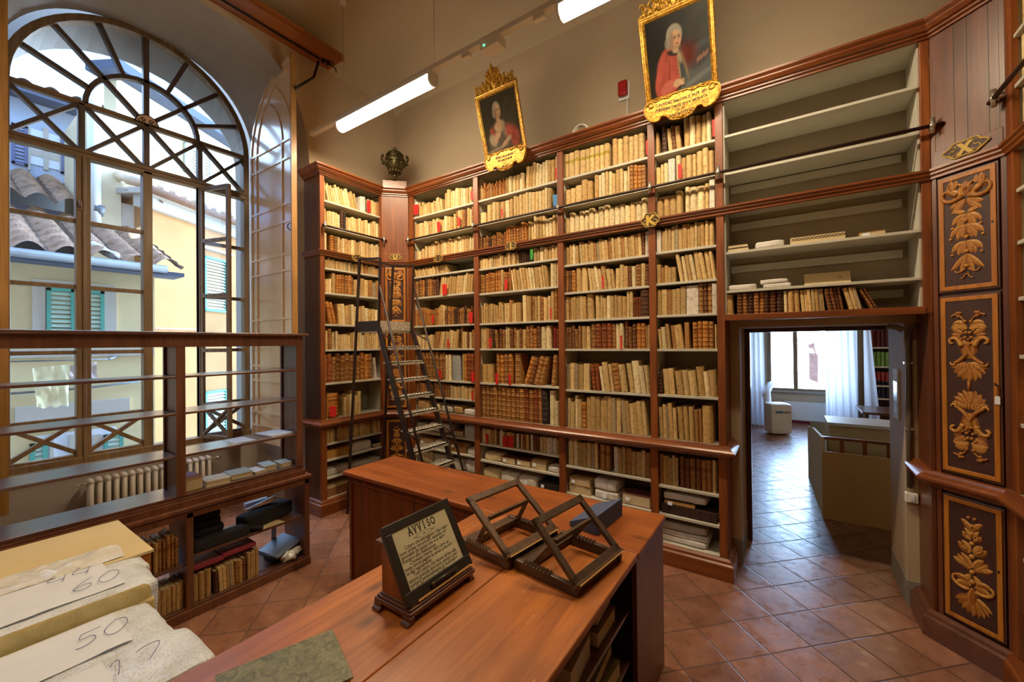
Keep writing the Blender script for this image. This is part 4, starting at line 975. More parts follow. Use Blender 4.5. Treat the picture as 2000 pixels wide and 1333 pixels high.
def kb(b,f0,f1,z,h,d,col,label,seed,**k):
    w=(KX(b,f1)-KX(b,f0)); bundle(label,((KX(b,f0)+KX(b,f1))/2,KYF+d/2,z+.0005),(w,d,h),R.uniform(-.05,.05),col,seed=seed,**k)
def kf(b,f0,f1,z,h,d,col,label,z2=None,**k):
    w=(KX(b,f1)-KX(b,f0)); return flatbook(label,((KX(b,f0)+KX(b,f1))/2,KYF+d/2,z+.0005),(w,d,h),R.uniform(-.05,.05),col,group='books lying flat on the lower shelves',**k)
# bay A
kb('A',.02,.24,1.09,.13,.2,'tan','low tan string-tied bundle at left end of the dado shelf behind the ladder',1)
kb('A',.26,.42,1.09,.10,.18,'cream','cream crumpled bundle second from left on the dado shelf behind the ladder',2)
kb('A',.44,.62,1.09,.085,.2,'grey','grey crumpled bundle in the middle of the dado shelf behind the ladder',3)
kb('A',.64,.78,1.09,.09,.2,'tan','small tan bundle second from right on the dado shelf behind the ladder',4)
kb('A',.80,.98,1.09,.075,.2,'white','white crumpled bundle at right end of the dado shelf behind the ladder',5)
kb('A',.0,.16,.814,.10,.22,'grey','grey bundle at left end of the shelf just under the dado behind ladder',6)
kb('A',.19,.60,.814,.145,.24,'white','large white cloth-wrapped bundle just under the dado behind the ladder',7,k=4,jit=.012)
kf('A',.62,.79,.814,.07,.2,'brown','brown book with a white tag just under the dado beside a grey box',tagp=True)
t=thing('archive_box','pale grey archive box beside the stile just under the dado','box',(KX('A',.91),KYF+.14,.815))
q=MB(); q.box((KX('A',.82),KYF+.0,.815),(KX('A',.985),KYF+.26,.972)); q.build('box_body',plain('grey_card',(168,170,166),.7),t,bevel=.002)
q=MB(); q.bar((KX('A',.83),KYF-.001,.96),(KX('A',.97),KYF-.001,.83),.002,.003,up=(0,1,0)); q.build('crease',M['shelfback'],t)
kf('A',.06,.30,.616,.105,.22,'gold','golden brown book with white tag two shelves under the dado by the ladder',tagp=True)
kb('A',.32,.56,.616,.11,.22,'white','white bundle two shelves under the dado between two brown books',8)
kf('A',.58,.84,.616,.13,.24,'brown','thick brown book with white tag two shelves under the dado',tagp=True,bands=True)
kb('A',.85,1.0,.616,.07,.2,'white','small white bundle two shelves under the dado beside the stile',9)
for i,(a,b,h,c,l) in enumerate(((.02,.27,.14,'cream','cream bundle'),(.29,.55,.15,'grey','grey lumpy bundle'),(.57,.79,.13,'white','white bundle'),(.81,.99,.15,'white','white paper bundle'))):
    kb('A',a,b,.395,h,.24,c,f'{l} {ORD[i+1]} from left on the lowest visible shelf behind the ladder foot',10+i,k=5,jit=.01)
# bay B
kb('B',.03,.27,.592,.085,.2,'cream','cream bundle at left of the row of dark tagged books under the dado',20)
kf('B',.28,.45,.592,.075,.2,'maroon','dark maroon tagged book lying beside the cream bundle',tagp=True)
kf('B',.465,.64,.592,.075,.2,'maroon','second dark maroon tagged book lying beside the tan block book',tagp=True)
kf('B',.65,.83,.592,.095,.22,'tan','stout tan block book with white tag lying under the dado',tagp=True)
kb('B',.845,.99,.592,.06,.2,'white','small white bundle at the right end beside the tan block book',21)
kb('B',.0,.24,.385,.10,.26,'cream','cream wide bundle on the shelf level with the counter top',22)
kb('B',.25,.47,.385,.10,.26,'white','white tied bundle behind the counter next to the cream wide bundle',23,cord=True)
kb('B',.48,.72,.385,.10,.26,'white','white tied bundle with tag behind the counter next to a black book',24,label_tag=True)
kf('B',.74,.98,.385,.085,.24,'black','black clasped leather book with white tag behind the counter',tagp=True,bands=True)
# bay C
kf('C',.02,.30,.425,.085,.28,'tan','worn tan book at the bottom of a pile on the shelf behind the wedge')
kf('C',.03,.30,.5105,.07,.27,'tan','grey-tan parchment book with white tag topmost of its pile',tagp=True)
kb('C',.34,.63,.425,.08,.26,'white','white wrapped bundle with tag at the bottom of the middle pile',25,label_tag=True)
kb('C',.33,.62,.506,.10,.26,'white','white wrapped bundle on top of the middle pile',26)
kf('C',.67,.98,.425,.105,.28,'maroon','large dark book with white tag lying right of the white bundles',tagp=True)
# bay D
kf('D',.04,.96,.42,.085,.26,'dark','dark brown banded folio at the bottom of a pile beside the doorway',bands=True)
kf('D',.08,.62,.506,.04,.2,'black','thin black book with gilt edge in the pile beside the doorway',tagp=True,pages='edge')
kb('D',.06,.80,.547,.06,.24,'white','white wrapped folio on top of the pile beside the doorway',27,cord=False,k=9)
t=thing('wrapped_bundle','wide grey-white wrapped stack on the bottom shelf beside the doorway','bundle',(KX('D',.38),KYF+.15,.17),'paper-wrapped bundles on the lower shelves')
for i,(h,dx) in enumerate(((.055,0),(.05,.01),(.06,-.005))):
    q=MB(); softbox(q,rotM((KX('D',.36)+dx,KYF+.16,.171+.055*i),.03*(i-1)),(.43,.30,h),9,8,.004,40+i,0,BC['grey'] if i==2 else BC['white']); q.build('wrapped_layer',M['cloth'],t)
# window-side bay
def ib(f0,f1,z,h,d,col,label,seed,flat=False,**k):
    y0,y1=2.70+.835*f0,2.70+.835*f1; loc=(XI-.03-d/2,(y0+y1)/2,z+.0005); s=(y1-y0,d,h)
    if flat: return flatbook(label,loc,s,PI/2,col,group='books lying flat on the lower shelves',**k)
    return bundle(label,loc,s,PI/2,col,seed=seed,**k)
ib(.0,.42,.618,.095,.24,'gold','thick golden-brown book lying at the left end under the dado by window',1,True,bands=True)
ib(.45,.80,.618,.115,.22,'white','white corded bundle beside the golden-brown book near window',31)
ib(.82,.99,.618,.05,.2,'black','small black book at the right end beside the white corded bundle',1,True)
ib(.0,.40,.41,.09,.25,'grey','grey crumpled bundle on the second lowest shelf near the window',32)
ib(.42,.98,.41,.07,.25,'grey','long flat grey bundle on the second lowest shelf near the corner',33,cord=False)
ib(.0,.45,.17,.10,.24,'brown','brown banded book on the lowest shelf near the window',1,True,bands=True)
ib(.02,.5,.271,.025,.22,'cream','pale folder lying on the brown book on the lowest shelf',1,True,name='folder',cat='folder')
# recess above the doorway
kf('E',.02,.155,2.686,.028,.2,'dark','dark brown small book lowest of two stacked in the recess')
kf('E',.022,.15,2.7145,.028,.19,'dark','dark brown small book topmost of two stacked in the recess')
kb('E',.185,.35,2.686,.055,.15,'white','small white paper parcel in the middle of the upper recess shelf',34,cord=False,group='white parcels in the recess')
t=thing('decorated_box','long low cream box with lattice pattern on the upper recess shelf','box',(KX('E',.53),KYF+.06,2.686),)
q=MB(); q.box((KX('E',.385),KYF,2.687),(KX('E',.665),KYF+.12,2.738)); q.build('box_body',M['cream'],t,bevel=.003)
q=MB()
for i in range(14):
    x=KX('E',.39)+i*.0235
    for a,b in ((0,1),(1,0)): q.bar((x,KYF-.0015,2.712+.022*a),(x+.0235,KYF-.0015,2.712+.022*b),.002,.003,up=(0,1,0),mi=0)
q.build('lattice',M['stand'],t)
kf('E',.73,.855,2.686,.03,.16,'gold','small gilt-brown book lying at right on the upper recess shelf',tagp=True)
kb('E',.02,.19,2.368,.045,.16,'white','single white paper parcel at left on the lower recess shelf',35,cord=False,group='white parcels in the recess')
kb('E',.23,.385,2.368,.033,.15,'white','white paper parcel under another on the lower recess shelf',36,cord=False,group='white parcels in the recess')
kb('E',.215,.37,2.4015,.033,.15,'white','white paper parcel resting on another in the lower recess',37,cord=False,group='white parcels in the recess')
t=thing('envelope','large cream envelope standing upright in the lower recess','envelope',(KX('E',.58),KYF+.2,2.368))
q=MB(); q.prism([(KX('E',.46),2.3685),(KX('E',.70),2.3685),(KX('E',.70),2.475),(KX('E',.46),2.475)],lambda u,v,w:(u,KYF+.13+w+(v-2.368)*.5,v),0,.003); q.build('sheet',M['cream'],t)
q=MB(); q.tube([(KX('E',.645)+.012*math.cos(a),KYF+.13+(2.43-2.368)*.5-.001+.003*math.sin(a),2.43+.006*math.sin(a*2)) for a in [i*.5 for i in range(14)]],.0013,5); q.build('stamp_mark',M['stand'],t)
# red, blue and green slips hanging from the shelves
SL=[('A',812,400,420,10,'r'),('A',856.5,434,453,7,'r'),('A',896,425,442,6,'r'),('A',921,374,391,5,'r'),('A',868,556,577,9,'r'),('A',845,616,633,4.5,'r'),('A',919,611,632,8,'r'),('A',875,664,680,4,'r'),('A',858.6,725,741,7,'r'),('A',923,728,748,7,'r'),('A',922.5,764,784,4,'r'),
 ('B',1087,328,351,5,'r'),('B',980,409,425,4,'r'),('B',1085,381,403.5,10.5,'b'),('B',1038,488,508,5.5,'g'),('B',988,547,567,6,'r'),('B',1075.5,603,625,3.5,'r'),('B',957,661,680.5,5,'r'),('B',970,730,752,6,'r'),('B',995,732,753.5,5,'r'),('B',951,848,870,5,'r'),('B',986,853,876,9.5,'r'),('B',997,852,875,10.5,'r'),
 ('C',1264,275,303,6,'r'),('C',1177,539,564,4,'r'),('C',1213,656,684,4,'r'),('D',1394.6,234,267,8,'r'),('D',1327.6,321,349,8,'r'),('I',720,393,416,7,'r'),('I',650,794,815,13,'r')]
cnt={}
for b,x,y0,y1,w,c in SL:
    ax,val=(0,XI-.004) if b=='I' else (1,YK+.004)
    ps=[at(ax,val,x-w/2,y0),at(ax,val,x+w/2,y0-1),at(ax,val,x+w/2,y1-1),at(ax,val,x-w/2+1,y1)]
    zm=(ps[0].z+ps[2].z)/2; k=0
    for j,zz in enumerate(ZSH[b]):
        if zz<zm: k=j; break
    key=(b,k,c); cnt[key]=cnt.get(key,0)+1
    cn={'r':'red','b':'blue','g':'green'}[c]
    nrm=Vector((1,0,0)) if b=='I' else Vector((0,-1,0))
    q=MB(); q.add(ps+[p-nrm*.0012 for p in ps],[(0,1,2,3),(7,6,5,4),(0,4,5,1),(1,5,6,2),(2,6,7,3),(3,7,4,0)])
    solo(q,'paper_slip',{'r':M['red'],'b':M['blue'],'g':M['green']}[c],f'{cn} paper slip on {ORD[k+1]} shelf, {BAYN[b]}'+('' if cnt[key]==1 else f', {ORD[cnt[key]]} from left'),'slip',group='coloured paper slips among the books')
# ================================================================== PAINTINGS
def cat(pts,n=6,closed=True):
    out=[]; k=len(pts)
    for i in range(k):
        p0,p1,p2,p3=[Vector(pts[(i+j-1)%k]) for j in range(4)]
        for s in range(n):
            t=s/n; out.append(tuple(.5*((2*p1)+(p2-p0)*t+(2*p0-5*p1+4*p2-p3)*t*t+(3*p1-p0-3*p2+p3)*t**3)))
    return out
def mixc(a,b,f): return tuple(x+(y-x)*f for x,y in zip(a,b))
def sstep(a,b,x):
    t=max(0,min(1,(x-a)/(b-a))); return t*t*(3-2*t)
def el(u,v,cx,cy,rx,ry,rot=0,soft=.18):
    a=math.radians(rot); dx,dy=u-cx,v-cy; x=(dx*math.cos(a)+dy*math.sin(a))/rx; y=(-dx*math.sin(a)+dy*math.cos(a))/ry
    return 1-sstep(1-soft,1+soft,math.sqrt(x*x+y*y))
def face(c,u,v,x,y,s,turn,skin):
    c=mixc(c,skin,el(u,v,x,y,.078*s,.108*s,0,.12)); c=mixc(c,tuple(k*.45 for k in skin),el(u,v,x-turn*.065*s,y-.02*s,.034*s,.10*s,0,.7)*.8); c=mixc(c,tuple(k*.55 for k in skin),el(u,v,x,y-.10*s,.06*s,.022*s,0,.7)*.7)
    c=mixc(c,(.62,.22,.15),el(u,v,x+.035*s,y-.03*s,.026*s,.022*s,0,.8)*.4); c=mixc(c,(.62,.22,.15),el(u,v,x-.035*s,y-.03*s,.022*s,.02*s,0,.8)*.35)
    for d in (-.03,.034):
        c=mixc(c,tuple(k*.5 for k in skin),el(u,v,x+(d+turn*.012)*s,y+.02*s,.026*s,.018*s,0,.7)*.75); c=mixc(c,(.06,.035,.025),el(u,v,x+(d+turn*.012)*s,y+.017*s,.016*s,.008*s,0,.5)*.95); c=mixc(c,(.16,.09,.06),el(u,v,x+(d+turn*.012)*s,y+.040*s,.024*s,.006*s,0,.6)*.75)
    c=mixc(c,tuple(k*.62 for k in skin),el(u,v,x+.012*turn*s+.010*s,y-.014*s,.010*s,.034*s,0,.7)*.85); c=mixc(c,tuple(min(1,k*1.2) for k in skin),el(u,v,x+.012*turn*s-.004*s,y-.01*s,.006*s,.03*s,0,.7)*.6)
    c=mixc(c,(.30,.06,.05),el(u,v,x+.012*turn*s,y-.056*s,.024*s,.009*s,0,.5)*.95); c=mixc(c,tuple(k*.6 for k in skin),el(u,v,x+.012*turn*s,y-.072*s,.02*s,.007*s,0,.6)*.6)
    return c
def nz(u,v,s,k=0): return mnoise.noise(Vector((u*s,v*s,k*7.1)))
def lady(u,v):
    c=mixc((.030,.024,.014),(.085,.068,.042),sstep(.1,.95,u*.6+(1-v)*.5)); c=tuple(k*(1+.25*nz(u,v,6)) for k in c)
    fold=nz(u*1.4+v,v,11,1)
    c=mixc(c,(.11,.085,.06),el(u,v,.46,.16,.36,.36,0,.15)); c=mixc(c,tuple(k*(1+.5*fold) for k in (.12,.10,.08)),el(u,v,.45,.25,.22,.30,0,.2))
    sh=tuple(k*(1+.55*fold) for k in (.50,.10,.075))
    c=mixc(c,sh,el(u,v,.74,.27,.20,.12,-32,.5)); c=mixc(c,tuple(k*.7 for k in sh),el(u,v,.82,.14,.11,.14,0,.4)); c=mixc(c,tuple(k*.7 for k in sh),el(u,v,.24,.36,.06,.10,20,.25))
    skin=(.66,.40,.24)
    c=mixc(c,skin,el(u,v,.44,.56,.045,.10,8,.2)); c=mixc(c,skin,el(u,v,.45,.44,.145,.095,8,.14)); c=mixc(c,(.42,.24,.14),el(u,v,.40,.55,.02,.07,8,.6)*.5)
    c=mixc(c,(.45,.36,.26),el(u,v,.43,.345,.16,.035,10,.4)*(.5+.5*abs(fold))); c=mixc(c,(.28,.27,.22),el(u,v,.56,.37,.05,.16,14,.35)*(.4+.6*abs(nz(u,v,40))))
    c=mixc(c,(.56,.47,.34),el(u,v,.22,.22,.09,.12,35,.3)*(.55+.45*abs(nz(u,v,26,3)))); c=mixc(c,(.60,.37,.23),el(u,v,.33,.25,.055,.115,-35,.2)); 
    for k in range(4): c=mixc(c,(.66,.42,.27),el(u,v,.365+.022*k,.315-.012*k,.012,.06,-38,.3))
    c=mixc(c,(.56,.36,.22),el(u,v,.55,.12,.14,.04,25,.25)); c=mixc(c,(.5,.42,.32),el(u,v,.66,.18,.07,.04,20,.5)*.8); c=mixc(c,(.4,.33,.25),el(u,v,.3,.05,.28,.025,5,.6)*.7)
    c=mixc(c,(.42,.34,.26),el(u,v,.435,.74,.105,.13,0,.15)); c=mixc(c,(.34,.27,.20),el(u,v,.36,.67,.05,.07,0,.4))
    return face(c,u,v,.462,.70,1.0,1,skin)
def gent(u,v):
    c=mixc((.018,.016,.014),(.075,.078,.078),sstep(.3,1.1,u*.7+v*.35)); c=tuple(k*(1+.2*nz(u,v,5)) for k in c)
    fold=nz(u*1.2,v*.7,9,2)
    c=mixc(c,(.085,.095,.105),el(u,v,.88,.22,.34,.30,20,.12)); c=mixc(c,(.14,.16,.17),el(u,v,.80,.10,.4,.035,18,.5)*.9); c=mixc(c,(.05,.056,.062),el(u,v,.85,.34,.2,.10,30,.4))
    red=tuple(k*(1+.38*fold) for k in (.40,.075,.055))
    c=mixc(c,tuple(k*.30 for k in red),el(u,v,.64,.42,.15,.15,-25,.7)); c=mixc(c,red,el(u,v,.36,.30,.215,.30,-8,.1)); c=mixc(c,red,el(u,v,.25,.16,.15,.24,-8,.12)); c=mixc(c,tuple(k*.5 for k in red),el(u,v,.345,.27,.018,.17,-6,.6)*.8)
    c=mixc(c,(.05,.06,.07),el(u,v,.545,.28,.055,.24,6,.3)); c=mixc(c,(.36,.24,.10),el(u,v,.505,.30,.014,.22,4,.5)*.8); c=mixc(c,(.30,.20,.09),el(u,v,.60,.32,.02,.20,14,.5)*(.4+.6*abs(nz(u,v,50,1))))
    for k in range(7): c=mixc(c,(.14,.03,.025),el(u,v,.455,.18+.05*k,.010,.010,0,.4)*.8)
    c=mixc(c,(.47,.12,.09),el(u,v,.30,.09,.13,.075,25,.15)); c=mixc(c,(.52,.33,.22),el(u,v,.46,.11,.065,.05,15,.2))
    for k in range(4): c=mixc(c,(.56,.36,.24),el(u,v,.53,.135-.018*k,.05,.009,12-6*k,.3))
    for k in range(6): c=mixc(c,(.30,.15,.10),el(u,v,.80+.03*k,.31+.012*(k%2)+.01*k,.013,.035,-10,.4)*.9)
    c=mixc(c,(.02,.02,.02),el(u,v,.43,.505,.10,.035,-15,.3)); c=mixc(c,(.44,.36,.24),el(u,v,.525,.44,.028,.09,14,.4)*(.6+.4*abs(nz(u,v,40,5)))); c=mixc(c,(.52,.36,.24),el(u,v,.47,.555,.05,.06,0,.2))
    c=mixc(c,(.34,.31,.27),el(u,v,.465,.72,.125,.135,0,.12)); c=mixc(c,(.30,.27,.24),el(u,v,.375,.64,.065,.075,0,.3)*(.75+.25*abs(nz(u,v*2,14))))
    return face(c,u,v,.49,.665,1.05,1,(.58,.35,.22))
def painting(x0,x1,zb,hh,tilt,pf,label,lines,big):
    cx_=(x0+x1)/2; W=x1-x0; base=Vector((cx_,3.672,zb)); a=math.radians(tilt)
    V=Vector((0,-math.sin(a),math.cos(a))); N=Vector((0,-math.cos(a),-math.sin(a))); U=Vector((1,0,0))
    P=lambda u,v,w: base+U*u+V*v+N*w
    t=thing('framed_portrait',label,'painting',base)
    fw=.046
    prof=[(0,0),(0,.022),(.006,.030),(.014,.028),(.018,.020),(.028,.020),(.033,.026),(.040,.018),(.046,.008),(.046,0)]
    def frame(q):
        co=[(-W/2,0,1,1),(W/2,0,-1,1),(W/2,hh,-1,-1),(-W/2,hh,1,-1)]; vs=[]; n=len(prof)
        for x,y,sx_,sy in co: vs+=[P(x+sx_*o,y+sy*o,w) for o,w in prof]
        fs=[]
        for i in range(4):
            for j in range(n): fs.append((i*n+j,i*n+(j+1)%n,((i+1)%4)*n+(j+1)%n,((i+1)%4)*n+j))
        q.add(vs,fs)
    q=MB(); frame(q); fr=q.build('frame',M['gild'],t)
    nu,nv=96,108; iw,ih=W-2*fw+.01,hh-2*fw+.01
    q=MB(); q.grid(lambda u,v:P((u-.5)*iw,fw-.005+v*ih,.008),nu,nv); cv=q.build('canvas',M['paint'],t,norm=False)
    me=cv.data; ca=me.color_attributes.new('Col','FLOAT_COLOR','POINT'); buf=[]
    for i in range(nu+1):
        for j in range(nv+1): c=pf(i/nu,j/nv); buf+= [max(0,c[0])*.50,max(0,c[1])*.46,max(0,c[2])*.40,1]
    ca.data.foreach_set('color',buf)
    # carved crest
    q=MB(); ch=.23 if not big else .21
    def lf(u,v,a_,L,wd,cu):
        o_leaf(q,lambda a1,b1,c1:P(a1,hh+b1,.012+c1*1.8),u,v,a_,L,wd,cu,.012)
    def sc(u,v,a_,L,cu,r0,r1): o_scroll(q,lambda a1,b1,c1:P(a1,hh+b1,.014+c1),u,v,a_,L,cu,r0,r1)
    for s_ in (1,-1):
        d=lambda a_:a_ if s_>0 else 180-a_
        k=W/.56
        sc(s_*.04*k,.02,d(60),.20*k,s_*-360,.011,.006); sc(s_*.26*k,.008,d(150),.18*k,s_*-330,.010,.005); sc(s_*.16*k,.01,d(40),.16*k,s_*300,.010,.005)
        lf(s_*.22*k,.01,d(60),.08,.03,s_*40); lf(s_*.13*k,.02,d(95),.10,.035,s_*-40); lf(s_*.05*k,.06,d(80),.12,.04,s_*-35); lf(s_*.025*k,.12,d(70),.09,.035,s_*-50); lf(s_*.18*k,.0,d(20),.09,.03,s_*60)
        sc(s_*.03*k,.10,d(85),.12*k,s_*280,.009,.004)
    hb=[(-.46,.0),(-.40,.05),(-.33,.03),(-.27,.075),(-.21,.055),(-.15,.12),(-.09,.15),(-.06,.21),(0,.245),(.06,.21),(.09,.15),(.15,.12),(.21,.055),(.27,.075),(.33,.03),(.40,.05),(.46,.0)]
    q.prism(cat([(a_*W,b_*(ch/.245)*.92) for a_,b_ in hb],4,False)[:-4]+[(.46*W,-.005),(-.46*W,-.005)],lambda u,v,w:P(u,hh+v,w),.002,.012)
    for s_ in (1,-1):
        d=lambda a_:a_ if s_>0 else 180-a_
        for u_,v_,a_,L_ in ((.40,.0,70,.05),(.35,.0,110,.045),(.30,.01,60,.07),(.26,.01,110,.06),(.20,.02,80,.07),(.13,.04,60,.09),(.10,.07,110,.08),(.06,.12,65,.08),(.04,.15,100,.08),(.02,.02,40,.09),(.08,.0,75,.08),(.16,.0,35,.07)): lf(s_*u_*W,v_,d(a_),L_,.032,s_*45)
        for u_,v_,r_ in ((.36,.03,.03),(.23,.05,.035),(.11,.10,.035),(.05,.05,.03)): q.tube([P(s_*u_*W+r_*math.cos(k*.6)*(1-k*.055),hh+v_+r_*math.sin(k*.6)*(1-k*.055),.018) for k in range(13)],.006,6)
    lf(0,.08,90,ch-.06,.05,0); lf(0,0,90,.12,.09,0); q.ball(P(0,.055+hh,.02),.022,8,6)
    q.build('crest',M['gild'],t)
    # cartouche under the frame, hanging nearly upright
    s=W*.5 if not big else W*.53
    o=cat([(0,-.86),(-.28,-.80),(-.42,-.62),(-.56,-.60),(-.64,-.72),(-.86,-.66),(-1.0,-.36),(-.98,-.1),(-.8,.02),(-.66,-.04),(-.55,.0),(-.3,.03),(0,.05),(.3,.03),(.55,.0),(.66,-.04),(.8,.02),(.98,-.1),(1.0,-.36),(.86,-.66),(.64,-.72),(.56,-.60),(.42,-.62),(.28,-.80)],5)
    vs_=.86 if not big else .80
    b2=base+Vector((0,-.03,.012)); a2=math.radians(tilt*.45); V2=Vector((0,-math.sin(a2),math.cos(a2))); N2=Vector((0,-math.cos(a2),-math.sin(a2)))
    Q=lambda u,v,w: b2+U*u*s+V2*v*s*vs_+N2*w
    q=MB(); q.prism(o,Q,0,.012); ct=q.build('cartouche',M['gild'],t)
    q=MB(); q.tube([Q(u*.965,v*.965-.01,.013) for u,v in o],.007,6,closed=True)
    for s_ in (1,-1):
        q.tube([Q(s_*(.80+.10*math.cos(k*.6)*(1-k*.05)),-.13+.12*math.sin(k*.6)*(1-k*.05),.015) for k in range(12)],.008,6)
        for k in range(3): q.ball(Q(s_*(.1+.11*k),-.76+.03*k,.012),.014,8,6)
        q.tube([Q(s_*(.06+.09*k),.0+.05*math.sin(k*1.5),.014) for k in range(7)],.008,6)
    q.ball(Q(0,-.78,.014),.022,8,6); q.build('carved_rim',M['gild'],ct)
    if lines:
        q=MB()
        for tx,yy,sz,cu in lines:
            k=text_part(tx,sz,lambda x,y,z:Q(x,yy+y+cu*x*x,.0138+z*.001),None,'lettering',None,sx=.62,bold=.004)
            o0=len(q.v); q.v+=k.v; q.f+=[[i+o0 for i in f] for f in k.f]; q.m+=k.m; q.s+=k.s; q.c+=k.c
        q.build('lettering',M['ink'],ct,norm=False)
    return t
painting(-2.806,-2.262,4.035,.64,17,lady,'gilt-framed portrait of a lady in a red shawl leaning over the bookcase',
 [('VENERANDA BANDINIA',-.27,.13,.1),('HVIVS BIBLIOTHECAE',-.42,.12,.1),('D. D.',-.56,.11,.0),('MDCCLXX',-.70,.11,.0)],False)
painting(-1.012,-.442,4.035,.66,20,gent,'gilt-framed portrait of a man in a red coat leaning over the bookcase',
 [('C. AVREDEIS  BANDINI IS  PATR. SEN',-.27,.135,.10),('PVBRIPSMA OMNIS ÆVI N IMONATA',-.44,.135,.10),('D. D.',-.57,.13,0),('ANNO MDCCLXXI',-.71,.13,.08)],True)
# bronze urn
t=thing('urn','dark bronze lidded urn with scroll handles standing on the corner cabinet','urn',(-4.335,3.655,4.13))
lo=(-4.335,3.655,4.13)
q=MB(); q.box((lo[0]-.075,lo[1]-.075,lo[2]),(lo[0]+.075,lo[1]+.075,lo[2]+.03),0,None,None); q.build('foot_plate',M['bronze'],t,bevel=.004)
q=MB(); q.lathe([(.055,.03),(.058,.04),(.035,.06),(.026,.08),(.036,.095),(.05,.105),(.095,.16),(.118,.215),(.125,.26),(.122,.285),(.132,.292),(.132,.302),(.105,.31),(.098,.335),(.112,.35)],28,lo)
for i in range(12):
    a=2*PI*i/12; q.ball((lo[0]+.118*math.cos(a),lo[1]+.118*math.sin(a),lo[2]+.235),(.02,.02,.028),6,5); q.ball((lo[0]+.075*math.cos(a),lo[1]+.075*math.sin(a),lo[2]+.14),(.016,.016,.03),6,5)
q.build('body',M['bronze'],t)
q=MB(); q.lathe([(.115,.35),(.118,.358),(.105,.366),(.095,.385),(.06,.405),(.02,.412),(.014,.42),(.024,.432),(.026,.442),(.014,.458),(.004,.468)],28,lo); q.build('lid',M['bronze'],t)
for s_ in (1,-1):
    q=MB(); u_=Vector((.707,.707,0))*s_; L0=Vector(lo)
    q.tube([L0+u_*r+Vector((0,0,z)) for r,z in ((.115,.25),(.145,.262),(.168,.30),(.165,.345),(.150,.365),(.142,.35),(.150,.33))],[.014,.016,.016,.014,.012,.010,.009],8)
    q.ball(L0+u_*.15+Vector((0,0,.25)),.024,8,6); q.build('handle',M['bronze'],t)
# cable loop on the cornice, alarm
q=MB(); c=Vector((-1.75,3.88,4.118))
for k,dy in enumerate((0,.014,.03,.045)): q.tube([c+Vector((.088*math.cos(a)*(1-.04*k),dy,.082*math.sin(a))) for a in [2*PI*i/24 for i in range(24)]],.007,6,closed=True)
solo(q,'cable_coil',M['track'],'coil of white cable standing on the bookcase cornice between the portraits','cable')
t=thing('fire_alarm','red fire alarm box on a white plate beside the man portrait','alarm',(-1.36,4.08,4.44))
q=MB(); q.box((-1.415,4.085,4.425),(-1.30,4.11,4.605)); q.build('back_plate',M['white'],t,bevel=.008)
q=MB(); q.box((-1.405,4.03,4.45),(-1.31,4.086,4.60)); q.build('alarm_body',M['redplastic'],t,bevel=.018,seg=3)
q=MB(); q.tube([(-1.325,4.095,4.425),(-1.325,4.095,4.03)],.011,8); q.build('conduit',M['track'],t)
# ================================================================== LIGHT RIG
t=thing('light_track','long white suspended light track running along the back wall','lighting track',(-1.8,2.75,4.5))
q=MB(); q.box((-4.78,2.72,4.50),(1.3,2.78,4.545)); q.build('track_body',M['track'],t,bevel=.003)
for x in (-4.12,-2.70,-1.25,.2):
    q=MB(); q.tube([(x,2.75,4.545),(x,2.75,zc(x,2.75)-.005)],.0035,5); q.build('suspension_wire',M['steel'],t)
    q=MB(); q.tube([(x,2.75,4.54),(x,2.75,4.565)],.012,6); q.build('wire_clip',M['steel'],t)
q=MB(); q.tube([(-4.12,2.75,zc(-4.12,2.75)-.13),(-4.12,2.75,zc(-4.12,2.75)+.02)],.032,10); q.build('canopy',M['track'],t)
q=MB(); q.box((-2.12,2.69,4.415),(-1.93,2.81,4.50)); sb=q.build('control_box',M['track'],t,bevel=.006)
q=MB(); q.ball((-2.07,2.688,4.44),.008,8,6); q.build('indicator_light',M['led'],sb)
for xa_,xb_ in ((-2.35,-2.27),(-1.62,-1.52)): q=MB(); q.box((xa_,2.73,4.465),(xb_,2.77,4.50)); q.build('connector',M['track'],t)
for x0,nm in ((-4.19,'glowing fluorescent tube light nearest the window wall'),(-1.40,'glowing fluorescent tube light partly cut off by the upper edge'),(1.0e9,'')):
    if x0>1e6: break
    x1=x0+1.48
    t=thing('fluorescent_light',nm,'light',(x0+.74,2.75,4.38))
    q=MB(); q.box((x0,2.69,4.455),(x1,2.81,4.50)); q.build('housing',M['white'],t,bevel=.006)
    q=MB(); pr=[(-.058,4.457)]+[(-.058*math.cos(PI*i/10),4.42-.055*math.sin(PI*i/10)) for i in range(11)]+[(.058,4.457)]
    q.prism(pr,lambda u,v,w:(w,2.75+u,v),x0+.025,x1-.025,smooth=True); q.build('diffuser',M['tube'],t)
    q=MB()
    for xx in (x0+.012,x1-.012): q.prism([(u*1.03,v) for u,v in pr],lambda u,v,w:(w,2.75+u,v),xx-.013,xx+.013)
    q.build('end_cap',M['white'],t,bevel=.004)
